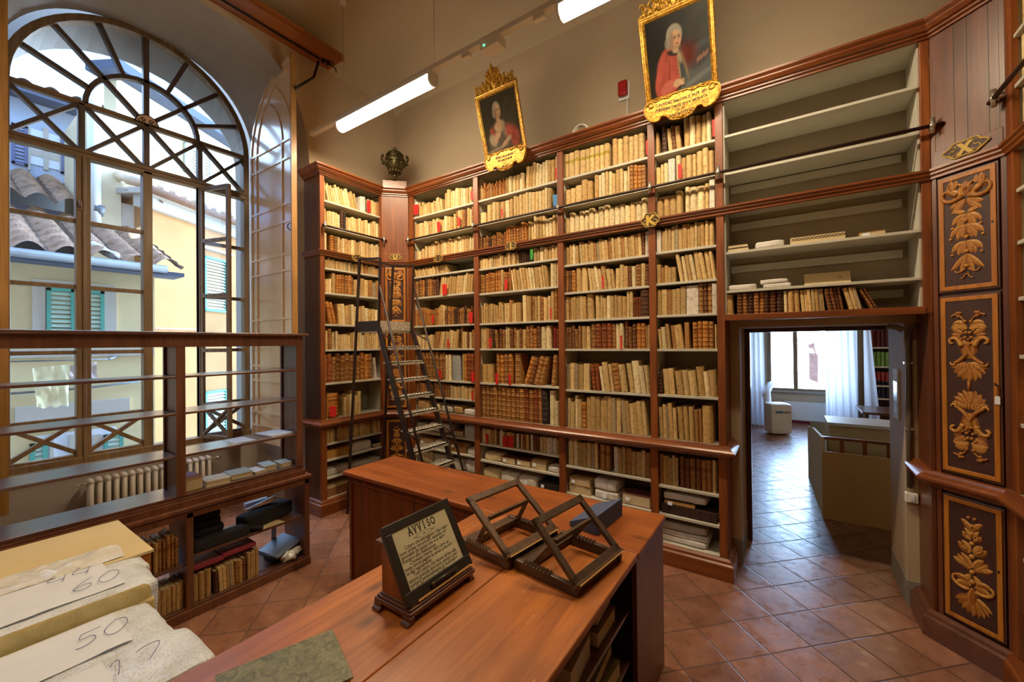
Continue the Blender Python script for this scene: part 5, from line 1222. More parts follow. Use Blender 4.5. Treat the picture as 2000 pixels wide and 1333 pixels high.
# ================================================================== LADDER
def ladder():
    t=thing('step_ladder','dark brown metal library step ladder with ribbed treads and handrails','ladder',(-3.6,3.08,0))
    y0,y1=2.85,3.32; pf=Vector((-3.68,0,2.14)); dx=(3.66-3.18)/(1.93-.83)*-1
    fx=lambda z:-3.665+(2.14-z)*.385
    fl=lambda z:(2.14-z)*.008
    for y,s_ in ((y0,0),(y1,1)):
        q=MB(); q.bar((fx(2.14),y,2.14),(fx(0),y+(.0 if not s_ else .05),0),.024,.06,up=(1,0,.4)); q.build('stile',M['darkmetal'],t,bevel=.003)
        q=MB(); q.bar((-4.25,y,0),(-3.985,y,2.92),.022,.028,up=(1,0,0)); q.bar((-3.985,y,2.92),(-3.63,y,2.885),.022,.022); q.bar((-3.63,y,2.885),(-3.665,y,2.14),.02,.026,up=(1,0,0)); q.build('rear_leg',M['darkmetal'],t,bevel=.003)
        q=MB(); yy=y+(.03 if s_ else -.0); top=(-3.645,yy,2.60); bot=(-2.78,yy+(.03 if s_ else 0),.12)
        q.tube([top,bot],.0125,8)
        for z in (2.12,1.10): 
            f=(2.60-z+.12)/2.48; hx=-3.645+f*.865
            q.tube([(hx,yy,z-.12),(fx(z),y,z-.02)],.008,6)
        q.tube([bot,(fx(.05),y,.05)],.010,6); q.build('handrail',M['darkmetal'],t)
    q=MB(); q.bar((-4.2,y0,.5),(-4.2,y1,.5),.02,.02); q.build('cross_rail',M['darkmetal'],t)
    q=MB(); q.bar((-3.985,y0,2.92),(-3.985,y1,2.92),.02,.02); q.build('cross_rail',M['darkmetal'],t)
    q=MB(); q.box((-4.03,y0,2.09),(-3.69,y1,2.125)); pl=q.build('platform',M['tread'],t,bevel=.003)
    for y in (y0-.006,y1): 
        q=MB(); q.box((-4.03,y,2.10),(-3.675,y+.006,2.215)); q.build('kick_plate',M['darkmetal'],t)
    q=MB(); q.box((-3.69,y0+.01,2.11),(-3.68,y1-.01,2.215)); 
    for k in range(10):
        for j in range(4):
            q.ball((-3.679,y0+.03+(y1-y0-.06)*(k if k<5 else k)/9,2.125+.025*j),(.004,.011,.006),6,4)
    q.build('front_plate',M['tread'],t)
    zz=[1.93,1.765,1.585,1.41,1.235,1.06,.87,.68,.50,.32,.15]
    for z in zz:
        x=fx(z); q=MB(); a,b=y0+.01,y1+fl(z)*3-.005
        q.box((x-.09,a,z-.012),(x+.055,b,z)); q.box((x+.045,a,z-.035),(x+.055,b,z))
        nn=11
        for i in range(nn):
            yy=a+.025+(b-a-.05)*i/(nn-1)
            for j in range(3): q.ball((x+.035-.045*j,yy,z),(.011,.012,.007),6,4)
            q.ball((x+.056,yy,z-.018),(.005,.012,.009),6,4)
        q.build('tread',M['tread'],t)
    return t
ladder()
# ================================================================== RACK IN FRONT OF THE WINDOW
XF=-3.60; YL=-1.6
lc=thing('low_cabinet','open dark wood low cabinet carrying the empty shelf rack before the window','cabinet',(-3.75,.3,0))
bx('cabinet_top',M['rackwood'],lc,((-3.95,YL,.772),(-3.56,2.035,.80)),((-3.945,YL,.755),(-3.572,2.025,.774)),bev=.005)
bx('plinth',M['rackwood'],lc,((-3.93,YL,0),(-3.565,2.025,.065)),bev=.004)
bx('front_rail',M['rackwood'],lc,((-3.60,YL,.72),(-3.575,2.015,.757)))
bx('bottom_board',M['darkwood_y'],lc,((-3.93,YL,.062),(-3.58,2.0,.08)))
for y in (-.1,1.115,1.977): bx('upright',M['rackwood'],lc,((-3.93,y,.06),(-3.575,y+.042,.757)))
bx('shelf',M['darkwood_y'],lc,((-3.92,1.157,.419),(-3.60,1.977,.437)))
bx('shelf',M['darkwood_y'],lc,((-3.92,-.06,.372),(-3.60,1.115,.39)))
rk2=thing('open_shelf_rack','tall open rack of empty dark wood shelves standing on the low cabinet','shelf rack',(-3.75,.3,.8))
bx('base_rail',M['rackwood'],rk2,((-3.92,YL,.80),(-3.60,2.0,.845)),((-3.91,YL,.845),(-3.61,1.99,.862)),bev=.004)
bx('deck',M['darkwood_y'],rk2,((-3.91,YL,.862),(-3.612,1.985,.886)))
for y in (-.2,1.068,1.925): bx('upright',M['rackwood'],rk2,((-3.635,y,.88),(-3.605,y+.055,1.96)),((-3.905,y+.02,.88),(-3.635,y+.04,1.96)),((-3.91,y+.008,.88),(-3.88,y+.05,1.96)))
bx('top_rail',M['rackwood'],rk2,((-3.635,YL,1.95),(-3.603,1.985,2.04)),((-3.91,1.955,1.95),(-3.61,1.985,2.04)),((-3.91,YL,1.95),(-3.885,1.98,2.04)),bev=.004)
bx('top_board',M['darkwood_y'],rk2,((-3.95,YL,2.035),(-3.565,2.02,2.058)),bev=.006)
for z in (1.744,1.48,1.174):
    bx('shelf',M['darkwood_y'],rk2,((-3.905,1.12,z-.018),(-3.612,1.95,z)),bev=.004); bx('shelf',M['darkwood_y'],rk2,((-3.905,YL,z-.018),(-3.612,1.075,z)),bev=.004)
# papers and pamphlets on the rack
def sheet(label,pts,z,name='paper_sheet',n=1,mat='paper'):
    q=MB(); q.prism([(p[0],p[1]) for p in pts],lambda u,v,w:(u,v,w),z,z+.0012*n)
    return solo(q,name,M[mat],label,'paper',loc=(sum(p[0] for p in pts)/len(pts),sum(p[1] for p in pts)/len(pts),z))
sheet('single white sheet lying on the third rack shelf left of the papers pile',[(-3.88,1.45),(-3.90,1.61),(-3.66,1.615),(-3.67,1.46)],1.1745)
sheet('pile of white papers lying on the third rack shelf near the end post',[(-3.89,1.70),(-3.895,1.90),(-3.66,1.925),(-3.64,1.73)],1.1745,'paper_pile',10)
def flat2(label,x0,x1,y0,y1,h,col,z=.887,rz=0,pages='pages',name='booklet',topc=None):
    return flatbook(label,((x0+x1)/2,(y0+y1)/2,z),(y1-y0,x1-x0,h),PI/2+rz,col,name=name,cat='booklet',pages=pages,group='booklets on the rack deck')
flat2('thick tan book with reddish cover lying beside the middle rack post',-3.86,-3.66,1.13,1.245,.085,lin((168,134,82)),rz=.05)
flat2('thin maroon booklet on top of the thick tan book by the rack post',-3.85,-3.67,1.128,1.24,.012,lin((130,84,96)),z=.973)
flat2('cream booklet with grey photographic cover on the rack deck',-3.80,-3.63,1.265,1.425,.045,lin((196,190,178)),rz=-.12)
flat2('pale booklet with plain grey cover on the rack deck, third from post',-3.84,-3.66,1.44,1.60,.04,lin((160,170,166)),rz=-.1)
flat2('white booklet with printed figure cover in the middle of the rack deck',-3.84,-3.67,1.60,1.70,.02,lin((222,222,222)),rz=.1)
flat2('cream book with pale grey cover second from the rack end post',-3.86,-3.68,1.70,1.80,.042,lin((180,192,192)),rz=-.1)
flat2('pale green leaflet lying under the grey booklet at the rack end post',-3.88,-3.76,1.80,1.87,.006,lin((186,206,196)),rz=.2)
flat2('grey-covered tan booklet lying against the rack end post',-3.82,-3.67,1.82,1.92,.038,lin((176,180,178)),rz=-.05)
# contents of the low cabinet
def cb(label,name,cat_,mat,y0,y1,x0,x1,z,h,k=8,seed=1,jit=.004,group=None):
    t=thing(name,label,cat_,((x0+x1)/2,(y0+y1)/2,z),group)
    q=MB(); softbox(q,rotM(((x0+x1)/2,(y0+y1)/2,z+.001)),(x1-x0,y1-y0,h),k,8,jit,seed); q.build('case_body',M[mat],t); return t
t=thing('black_case','stack of soft black cases filling the upper shelf of the low cabinet','case',(-3.78,1.28,.438))
for i,(dy,w) in enumerate(((.0,.24),(.01,.22),(-.01,.22),(.0,.2))):
    q=MB(); softbox(q,rotM((-3.80,1.29+dy,.439+.062*i)),(.2,w,.064),5,7,.007,60+i); q.build('soft_pouch',M['blackcloth'],t)
t=cb('long black box at the front of the low cabinet shelf before the soft cases','black_case','case','blackcloth',1.165,1.545,-3.70,-3.60,.437,.075,14,3,.0015)
t=thing('projector_bag','long black padded tube bag lying on the low cabinet shelf at right','bag',(-3.76,1.70,.438))
q=MB(); softbox(q,rotM((-3.76,1.73,.445),PI/2+.24),(.44,.15,.115),12,9,.004,5); q.build('bag_body',M['blackcloth'],t)
q=MB(); q.bar((-3.66,1.50,.50),(-3.60,1.64,.455),.045,.02); q.build('flap',M['blackcloth'],t,bevel=.004)
q=MB(); q.prism([(-3.72,1.62),(-3.70,1.80),(-3.605,1.82),(-3.61,1.64)],lambda u,v,w:(u,v,w),.438,.4395); solo(q,'manila_envelope',M['cream'],'manila envelope under the black tube bag on the low cabinet shelf','envelope')
q=MB(); q.prism([(-3.90,1.62),(-3.90,1.80),(-3.86,1.80),(-3.86,1.62)],lambda u,v,w:(u+(w-.6)*.3,v,w),.57,.60); q.add([(-3.86,1.60,.56),(-3.86,1.84,.60),(-3.80,1.84,.62),(-3.80,1.62,.575)],[(0,1,2,3)]); solo(q,'crumpled_paper',M['paper'],'white paper sticking up behind the black tube bag','paper')
for i,(y0,y1,l) in enumerate(((1.16,1.37,'maroon folder box lying flat on books next to the cabinet middle upright'),(1.36,1.60,'maroon folder box with grey label lying flat on the low cabinet books'))):
    t=thing('folder_box',l,'folder',(-3.75,(y0+y1)/2,.30))
    q=MB(); q.box((-3.88,y0,.0),(-3.63,y1,.028),0,None,Matrix.Translation((0,0,.305+.012*i))@Matrix.Rotation(.0,4,'X')); q.build('box_body',M['maroon'],t,bevel=.003)
    if i:
        q=MB(); q.box((-3.74,y0+.05,.3455),(-3.70,y0+.16,.3465)); q.build('title_label',M['paper'],t)
t=thing('laptop','dark open-edged laptop lying on the low cabinet floor by the end upright','laptop',(-3.74,1.82,.08))
q=MB(); q.box((-.11,-.13,0),(.11,.13,.018),0,None,rotM((-3.73,1.83,.17),.3,.12,.1)); q.build('base',M['black'],t,bevel=.003)
q=MB(); q.box((-.11,-.13,0),(.11,.13,.008),0,None,rotM((-3.73,1.84,.192),.3,.16,.14)); q.build('lid',plain('laptop_lid',(120,132,150),.25,.3),t,bevel=.002)
q=MB(); q.box((-3.84,1.74,.081),(-3.66,1.94,.165)); q.build('cable_box',M['blackcloth'],t,bevel=.02)
t=thing('plastic_bag','crumpled clear plastic bag with black cable by the end upright of the low cabinet','bag',(-3.63,1.88,.081))
q=MB(); softbox(q,rotM((-3.65,1.88,.081),.3),(.11,.17,.085),3,9,.03,9,fr=22); q.build('crumpled_film',M['plastic'],t)
q=MB(); q.tube([(-3.62,1.90,.15),(-3.585,1.91,.12),(-3.575,1.90,.06),(-3.57,1.92,.02),(-3.55,1.90,.035),(-3.56,1.87,.02)],.004,6); q.tube([(-3.66,1.60,.09),(-3.63,1.66,.085),(-3.67,1.72,.09),(-3.62,1.78,.09),(-3.66,1.84,.1)],.003,6); q.build('cable',M['black'],t)
t=thing('paper_stand','bent white card standing on the low cabinet floor below the tube bag','paper',(-3.85,1.86,.081))
q=MB(); q.prism([(1.82,.09),(1.86,.09),(1.87,.36),(1.93,.37),(1.93,.41),(1.83,.40)],lambda u,v,w:(-3.86+w,u,v),0,.003); q.box((-3.87,1.76,.09),(-3.76,1.86,.093)); q.build('card',M['paper'],t)
BAYN['Lr']='low cabinet by the window'; BAYN['Ll']='low cabinet behind the parcels'
fill('Lr',[(0,.30,.18,.2,.03,.055,'S',0),(.30,.36,.15,.17,.03,.04,'K',0),(.36,.6,.17,.2,.014,.026,'P',3),(.6,.8,.17,.2,.02,.03,'M',0),(.8,1,.19,.215,.014,.022,'P',0)],.08,1.162,1.62,.30,lambda x,s:(-3.605-s,x),PI/2,'bottom shelf',(.15,.2))
fill('Ll',[(0,.35,.2,.23,.05,.065,'S',0),(.35,.65,.2,.23,.05,.065,'G',0),(.65,1,.2,.23,.018,.026,'G',0)],.39,.66,1.10,.70,lambda x,s:(-3.62-s,x),PI/2,'middle shelf',(.15,.2))
fill('Ll',[(0,1,.17,.2,.018,.032,'P',0)],.08,.70,1.11,.36,lambda x,s:(-3.61-s,x),PI/2,'bottom shelf',(.15,.2))
# ================================================================== COUNTER AND LONG TABLE
TZ=.90
ct=thing('counter','long polished reddish-brown counter standing across the room before the bookcases','counter',(-1.87,2.3,0))
q=MB(); q.box((-3.10,2.035,TZ-.034),(-.628,2.58,TZ)); q.build('counter_top',M['table_x'],ct,bevel=.009,seg=3)
bx('front_panel',M['counter_side'],ct,((-3.045,2.085,0),(-2.305,2.105,TZ-.034)),((-2.297,2.085,0),(-1.63,2.105,TZ-.034)))
bx('front_frame',M['counter_side'],ct,((-3.05,2.075,TZ-.10),(-.66,2.09,TZ-.034)),((-3.06,2.07,0),(-3.03,2.10,TZ-.034)),((-2.312,2.08,0),(-2.292,2.09,TZ-.1)))
bx('end_panel',M['counter_side'],ct,((-3.06,2.08,0),(-3.035,2.56,TZ-.034)),((-.668,2.04,0),(-.642,2.56,TZ-.034)),bev=.003)
bx('back_panel',M['counter_side'],ct,((-3.05,2.54,0),(-.65,2.555,TZ-.034)))
tb=thing('table','long worn reddish-brown table with a centre seam running toward the viewer','table',(-1.13,.4,0))
q=MB(); q.box((-1.626,-1.3,TZ-.034),(-1.113,2.033,TZ)); q.build('table_top',M['table'],tb,bevel=.007,seg=3)
q=MB(); q.box((-1.111,-1.3,TZ-.034),(-.632,2.033,TZ)); q.build('table_top',M['table'],tb,bevel=.007,seg=3)
bx('side_panel',M['counter_side'],tb,((-1.585,-1.25,0),(-1.56,2.03,TZ-.034)))
bx('back_board',M['darkwood_y'],tb,((-1.14,-1.25,0),(-1.12,2.03,TZ-.034)))
bx('end_panel',M['counter_side'],tb,((-1.58,-1.25,0),(-.66,-1.22,TZ-.034)))
bx('divider',M['darkwood_y'],tb,((-1.12,1.05,0),(-.67,1.075,TZ-.034)))
for z in (.10,.36,.615): bx('shelf',M['darkwood_y'],tb,((-1.12,-1.22,z-.02),(-.675,2.03,z)))
# books under the table top
LO=[]
def lowbook(label,x,y,z,w,d,h,rz,ry,col,tag_=False):
    t=thing('book',label,'book',(x,y,z),'books on the shelves under the long table'); LOOSE_BOOKS.append(t); Mx=rotM((x,y,z),rz,0,ry); c=lin(col)
    q=MB(); q.box((-w/2,-d/2,0),(w/2,d/2,.005),0,c,Mx); q.box((-w/2,-d/2,h-.005),(w/2,d/2,h),0,c,Mx); q.box((-w/2,-d/2,0),(-w/2+.006,d/2,h),0,c,Mx); q.build('cover',M['cloth'],t,bevel=.002)
    q=MB(); q.box((-w/2+.006,-d/2+.004,.005),(w/2-.004,d/2-.004,h-.005),0,None,Mx); q.build('page_block',M['pages'],t)
lowbook('tan worn volume lying on the upper shelf under the long table edge',-.85,1.79,.616,.30,.22,.07,0,0,(126,98,62))
lowbook('brown volume lying on the tan volume under the long table',-.86,1.80,.688,.28,.2,.05,.06,0,(78,56,38))
lowbook('thick tan and brown book on the upper shelf nearer the divider under table',-.85,1.50,.616,.30,.24,.10,.1,0,(150,118,72))
lowbook('large grey-green worn folio lying on the middle shelf under the table',-.87,1.70,.361,.36,.42,.075,-.05,0,(96,86,56))
lowbook('second grey-green folio on top of the large worn folio under the table',-.88,1.72,.437,.34,.36,.06,.08,0,(112,100,66))
lowbook('dark red-brown ledger on the upper shelf past the divider under the table',-.86,.80,.616,.34,.42,.06,.05,0,(84,40,26))
lowbook('pale grey papers volume on the middle shelf past the divider under the table',-.86,.82,.361,.34,.36,.09,0,0,(170,166,158))
q=MB(); q.box((-.17,-.2,0),(.17,.2,.022),0,None,rotM((-.86,1.27,.617),.12,0,0)); solo(q,'paper_pile',M['paper'],'white papers lying on the upper shelf under the long table edge','paper')
# ---------------------------------------------------------------- notice stand
ns=thing('notice_stand','dark wooden desk stand holding a framed printed notice on the long table','sign',(-1.27,1.24,TZ))
B0=Vector((-1.2,1.05,.957)); UU=Vector((0,1,0)); VV=Vector((-.1525,0,.263)).normalized(); NN=Vector((VV.z,0,-VV.x)); FW,FH=.377,.304
PN=lambda u,v,w: B0+UU*u+VV*v+NN*w
ft=MB()
for x,y in ((-1.195,1.055),(-1.195,1.395),(-1.362,1.055),(-1.362,1.395)):
    q=MB(); sx_=1 if x>-1.3 else -1; sy_=1 if y>1.2 else -1
    q.prism([(0,0),(.03,0),(.036,.006),(.03,.012),(.022,.016),(.022,.03),(0,.03)],lambda u,v,w:(x+w,y+sy_*(u-.01),TZ+v),-.022,.022); q.build('foot',M['darkwood_x'],ns,bevel=.002)
bx('base_moulding',M['darkwood_x'],ns,((-1.385,1.045,TZ+.026),(-1.175,1.425,TZ+.044)),((-1.378,1.052,TZ+.044),(-1.182,1.418,TZ+.054)),((-1.37,1.06,TZ+.054),(-1.19,1.41,TZ+.062)),bev=.004)
q=MB(); q.prism([(-1.362,TZ+.06),(-1.205,TZ+.06),(-1.338,1.162),(-1.362,1.162)],lambda u,v,w:(u,w,v),1.065,1.405); q.build('body',M['redwood'],ns,bevel=.002)
bx('top_slat',M['darkwood_x'],ns,((-1.385,1.052,1.158),(-1.325,1.418,1.168)))
q=MB()
for a,b,c,e in ((0,FW,0,.045),(0,FW,FH-.036,FH),(0,.034,.045,FH-.036),(FW-.034,FW,.045,FH-.036)): q.prism([(a,c),(b,c),(b,e),(a,e)],PN,-.012,.012)
fr=q.build('frame',M['black'],ns,bevel=.003)
q=MB(); q.prism([(.03,.04),(FW-.03,.04),(FW-.03,FH-.032),(.03,FH-.032)],PN,-.004,.006); sh=q.build('notice_sheet',M['notice'],ns)
q=MB()
def tx(s,size,u,v,al,sx_=1,bold=0):
    k=text_part(s,size,lambda x,y,z:PN(u+x,v+y,.0066+z*.0001),None,'lettering',None,al,0,sx_,bold); o0=len(q.v)
    q.v+=k.v; q.f+=[[i+o0 for i in f] for f in k.f]; q.m+=k.m; q.s+=k.s; q.c+=k.c
for i_,ch_ in enumerate('AVVISO'): tx(ch_,.044,FW*.5-.066+.0262*i_,FH-.076,'CENTER',.74,.0012)
for i_ in range(6):
    if i_ in (4,5): continue
    for vv in (FH-.077,FH-.0455):
        xs_=[-.0075,.0075] if (i_==0 and vv<FH-.06) or (i_ in (1,2) and vv>FH-.06) else [0]
        for xx in xs_: k=FW*.5-.066+.0262*i_+xx; o0=len(q.v); q.prism([(k-.0055,vv-.001),(k+.0055,vv-.001),(k+.0055,vv+.0015),(k-.0055,vv+.0015)],PN,.0061,.0067)
lines=['      Coloro che estraggono i libri deb=','bono prima riscontrarli, essendo re=','sponsabili dei guasti che vi si veri=','ficassero alla restituzione.','      Chiunque riterrà i libri oltre un','mese dovrà pagare le penali prescrit=','te dal regolamento.','      Tutti coloro che hanno diritto alla','lettura gratuita dovranno sempre pre=','sentarsi personalmente al ricevimen=','to ed alla consegna dei libri.']
for i,l in enumerate(lines): tx(l,.0198,.041,FH-.116-.0150*i,'LEFT',.90,.00025)
q.build('lettering',M['ink'],sh,norm=False)
q=MB()
for s_ in (1,-1): q.tube([PN(FW*.5+.045*math.cos(a),FH-.092+s_*.009*math.sin(a),.0066) for a in [PI*i/14 for i in range(15)]],.0006,4); 
q.tube([PN(FW*.5-.06,FH-.092,.0066),PN(FW*.5-.045,FH-.092,.0066)],.0012,4); q.tube([PN(FW*.5+.06,FH-.092,.0066),PN(FW*.5+.045,FH-.092,.0066)],.0012,4); q.ball(PN(FW*.5,FH-.092,.0066),(.001,.008,.002),8,5); q.build('flourish',M['ink'],sh)
q=MB(); q.tube([PN(FW*.35,.022,.02),PN(FW*.72,.022,.02)],.008,8); hd=q.build('drawer_pull',M['black'],ns)
q=MB(); q.ball(PN(FW*.35,.022,.02),.010,8,6); q.build('brass_tip',M['bronze'],hd)
q=MB(); q.prism([(.05,-.004),(FW-.02,-.004),(FW-.02,.004),(.05,.004)],PN,-.006,.016); q.build('worn_lip',M['edge'],ns)
# ---------------------------------------------------------------- folding book rests
def bookrest(label,l,b,bot_z,topo,mat,seed):
    """l, b: the near left and near right foot of the base; the base runs back along the table"""
    l=Vector((*l,TZ)); b=Vector((*b,TZ)); U=(l-b); Lx=U.length; U.normalize(); V=Vector((U.y,-U.x,0)); V=V if V.y>0 else -V; W=.395
    t=thing('book_rest',label,'book stand',(l+b)/2+V*W/2)
    P=lambda u,v,z: b+U*u+V*v+Vector((0,0,z))
    q=MB()
    for v in (.014,W-.014): q=MB(); q.bar(P(-.005,v,.024),P(Lx,v,.024),.026,.044); q.build('base_rail',M[mat],t,bevel=.004)
    q=MB(); q.bar(P(Lx-.03,.0,.022),P(Lx-.03,W,.022),.075,.030); q.bar(P(.02,.0,.02),P(.02,W,.02),.03,.034); q.build('base_bar',M[mat],t,bevel=.004)
    for v in (.014,W-.014):
        q=MB()
        for k in range(8):
            q.prism([(.13+k*.02,.044),(.148+k*.02,.044),(.144+k*.02,.058)],lambda u,z,w:P(u,v+w,z),-.012,.012)
        q.build('ratchet',M[mat],t,bevel=.0015)
    q=MB()
    for u in (.03,Lx-.04):
        for v in (.03,W-.03): q.box((-.018,-.018,0),(.018,.018,.012),0,None,Matrix.Translation(P(u,v,-.0005)))
    q.build('foot',M[mat],t)
    a0=P(.0,0,bot_z); top=P(topo[0],0,topo[1]); VV=(top-a0); Ls=VV.length; VV.normalize()
    E=lambda s,v,w=0: a0+VV*s+V*v+VV.cross(V)*w
    q=MB(); wv=.034
    q.bar(E(0,.017),E(Ls,.017),.020,wv,up=tuple(V)); q.bar(E(0,W-.017),E(Ls,W-.017),.020,wv,up=tuple(V))
    q.bar(E(Ls-.017,0),E(Ls-.017,W),.020,.036,up=tuple(VV)); q.bar(E(.02,0),E(.02,W),.020,.044,up=tuple(VV)); 
    ea=q.build('easel_frame',M[mat],t,bevel=.003)
    q=MB(); q.bar(E(.004,-.004),E(.004,W+.004),.034,.012,up=tuple(VV)); q.build('ledge',M['stand'],ea,bevel=.003)
    q=MB(); q.bar(E(-.003,.01,-.016),E(-.003,W-.01,-.016),.004,.006,up=tuple(VV)); q.build('worn_edge',M['edge'],ea)
    q=MB(); hs=Ls*.60; foot=.20+.04
    pA=E(hs,.05); pB=E(hs,W-.05); fA=P(foot,.05,.055); fB=P(foot,W-.05,.055)
    q.bar(pA,pB,.018,.02); q.bar(pA,fA,.016,.02); q.bar(pB,fB,.016,.02); q.bar(fA+Vector((0,0,.006)),fB+Vector((0,0,.006)),.012,.014); q.build('prop',M[mat],t,bevel=.002)
bookrest('worn dark wooden folding book rest beside the framed notice',(-1.425,1.60),(-1.088,1.552),.052,(.285,.262),'stand',1)
bookrest('blackened wooden folding book rest nearest the table edge by the blue wedge',(-1.07,1.582),(-.733,1.536),.042,(.232,.258),'stand2',2)
# blue foam wedge
q=MB(); P=lambda u,v,w:(u,v,w)
vs=[(-1.052,2.125,TZ),(-.868,2.10,TZ),(-.846,2.43,TZ),(-1.03,2.44,TZ),(-1.052,2.125,TZ+.028),(-.868,2.10,TZ+.11),(-.846,2.43,TZ+.105),(-1.03,2.44,TZ+.03)]
q.add(vs,[(0,3,2,1),(4,5,6,7),(0,1,5,4),(1,2,6,5),(2,3,7,6),(3,0,4,7)]); solo(q,'foam_wedge',M['navy'],'dark blue foam wedge on the counter behind the book rests','book support',bevel=.003)
# marbled book at the front edge
t=thing('book','green-black marbled book lying on the table at the very front','book',(-1.22,.62,TZ)); LOOSE_BOOKS.append(t)
Mx=rotM((-1.345,.845,TZ),-.34)
q=MB(); q.box((-.02,-.34,.0),(.245,0,.004),0,None,Mx); q.box((-.02,-.34,.03),(.245,0,.036),0,None,Mx); q.build('cover',M['marble'],t,bevel=.0015)
q=MB(); q.box((-.012,-.333,.004),(.238,-.006,.03),0,None,Mx); q.build('page_block',M['pages'],t)
# ================================================================== WRAPPED PARCELS
q=MB(); q.box((-3.30,-.9,.70),(-1.64,.50,.735)); 
pt=thing('trolley_table','pale table mostly hidden beneath the bubble-wrapped parcels','table',(-2.4,-.2,0))
q.build('table_top',M['cream'],pt,bevel=.004)
for x in (-3.2,-1.72):
    for y in (-.8,.40):
        q=MB(); q.box((x-.02,y-.02,0),(x+.02,y+.02,.70)); q.build('leg',M['steel'],pt)
q=MB(); q.box((-3.34,-.9,.905),(-2.70,.705,.917),0,None,Matrix.Translation((0,0,0))); solo(q,'cardboard_sheet',M['cream'],'large cream board lying flat behind the wrapped parcels','board')
q=MB(); softbox(q,rotM((-3.0,-.12,.736)),(.56,1.5,.165),10,7,.004,77); solo(q,'wrapped_parcel',M['bubbleside'],'plain wrapped parcel under the large cream board','parcel')
def stroke(q,P,pts,r=.0011):
    q.tube([P(*p) for p in cat(pts,4,False)[:-4]] if len(pts)>2 else [P(*p) for p in pts],r,5)
DIG={'4':[[(.02,.09),(.0,.035),(.06,.035)],[(.05,.075),(.045,.0)]],'6':[[(.05,.1),(.015,.06),(.0,.025),(.025,.0),(.05,.02),(.045,.045),(.015,.04),(.004,.02)]],
 '0':[[(.03,.1),(.002,.06),(.008,.012),(.035,.0),(.06,.04),(.055,.085),(.03,.1),(.028,.1)]],'5':[[(.06,.095),(.012,.09)],[(.012,.09),(.01,.055),(.04,.055),(.05,.025),(.025,.0),(.0,.01)]],'7':[[(.0,.09),(.06,.095),(.02,.0)]],'1':[[(.01,.075),(.03,.095),(.028,.0)]]}
def parcel(label,x0,x1,y1,z0,h,num,pap,seed,npos,ny0=-.8):
    t=thing('wrapped_parcel',label,'parcel',((x0+x1)/2,y1-.4,z0),'bubble-wrapped parcels in the left foreground')
    cx_=(x0+x1)/2; w=x1-x0; Mx=rotM((cx_,(ny0+y1)/2,z0)); L=y1-ny0
    q=MB()
    def surf(u,v):
        # u across x, v along y; flattened pillow
        pass
    softbox(q,Mx,(w,L,h),14,16,.006,seed,fr=8,mx=1 if num=='60' else None); q.build('bubble_wrap',[M['bubble'],M['bubbleside']],t)
    q=MB(); q.box((x0+.02,ny0,z0+.003),(x1+.004,y1-.02,z0+h*.62)); q.build('inner_box',M['bubbleside'],t,bevel=.01)
    if pap:
        a,b,c,e=pap; zt=z0+h+.006
        nn=lambda u,v:Vector((a+(b-a)*u,c+(e-c)*v,zt+.006*mnoise.noise(Vector((u*2,v*3,seed)))))
        q=MB(); q.grid(nn,5,10); q.add([tuple(nn(0,0)-Vector((0,0,.004))),tuple(nn(1,0)-Vector((0,0,.004))),tuple(nn(1,1)-Vector((0,0,.004))),tuple(nn(0,1)-Vector((0,0,.004)))],[(0,1,2,3)]); ps=q.build('paper_label',M['paper'],t,norm=False)
        q=MB(); k=1.0
        for i,chh in enumerate(num):
            for st in DIG[chh]:
                stroke(q,lambda u,v:Vector(((a+b)/2+.045-v*1.0,npos+i*.075+u*1.05+v*.22,zt+.008)),st)
        q.build('handwriting',M['bluepen'],ps)
    return t
parcel('bubble-wrapped parcel marked 44 next to the cream board',-2.80,-2.575,.66,.736,.178,'44',(-2.785,-2.60,-.2,.52),81,at(2,.92,84,1140).y)
parcel('bubble-wrapped parcel marked 60 with yellowish front side',-2.585,-2.30,.625,.736,.205,'60',(-2.565,-2.36,.08,.52),82,at(2,.95,146,1170).y)
parcel('bubble-wrapped parcel marked 50 with a wide paper label',-2.285,-1.93,.575,.736,.145,'50',(-2.25,-1.99,.1,.46),83,at(2,.885,134,1258).y)
parcel('bubble-wrapped parcel marked 17 nearest the long table',-1.925,-1.63,.60,.736,.165,'17',(-1.90,-1.70,-.0,.36),84,at(2,.91,196,1326).y)
q=MB(); q.grid(lambda u,v:Vector((-2.93+.2*u,.10+.50*v,.920+.05*abs(mnoise.noise(Vector((u*4,v*7,2))))*(4*u*(1-u))+.012*abs(mnoise.noise(Vector((u*19,v*23,5)))))),10,16); solo(q,'plastic_film',M['plastic'],'crumpled clear plastic film lying on the cream board edge','plastic',norm=False)
def depth_of(p): return (Vector(p)-EYE).dot(_fw)
def shown(bk):
    p=bk['p']+Vector((0,0,bk['h']/2))-EYE; z=p.dot(_fw)
    if z<.2: return False
    x=1000+F*p.dot(CR)/z; y=666.5-F*p.dot(CU)/z
    return 5<x<1995 and 5<y<1325
BOOKS.sort(key=lambda b:-(b['h']*b['t']/depth_of(b['p'])**2 if shown(b) and not b.get('hid') else 0))
NIND=300-len(LOOSE_BOOKS)
for bk in BOOKS[:NIND]: put_book(bk)
mm=MB()
for bk in BOOKS[NIND:]:
    T=Matrix.Translation(bk['p'])@Matrix.Rotation(bk['rot'],4,'Z')@Matrix.Rotation(bk['ang'],4,'Y')@Matrix.Diagonal((bk['t'],bk['d'],bk['h'],1))
    c=bcol(bk); s=SHAPE[bk['kind']]; o=len(mm.v)
    mm.v+=[T@v for v in s.v]
    for f,mi,sm,cc in zip(s.f,s.m,s.s,s.c):
        mm.f.append([i+o for i in f]); mm.m.append(mi); mm.s.append(sm); mm.c.append((cc[0]*c[0],cc[1]*c[1],cc[2]*c[2]))
mm.hc=True
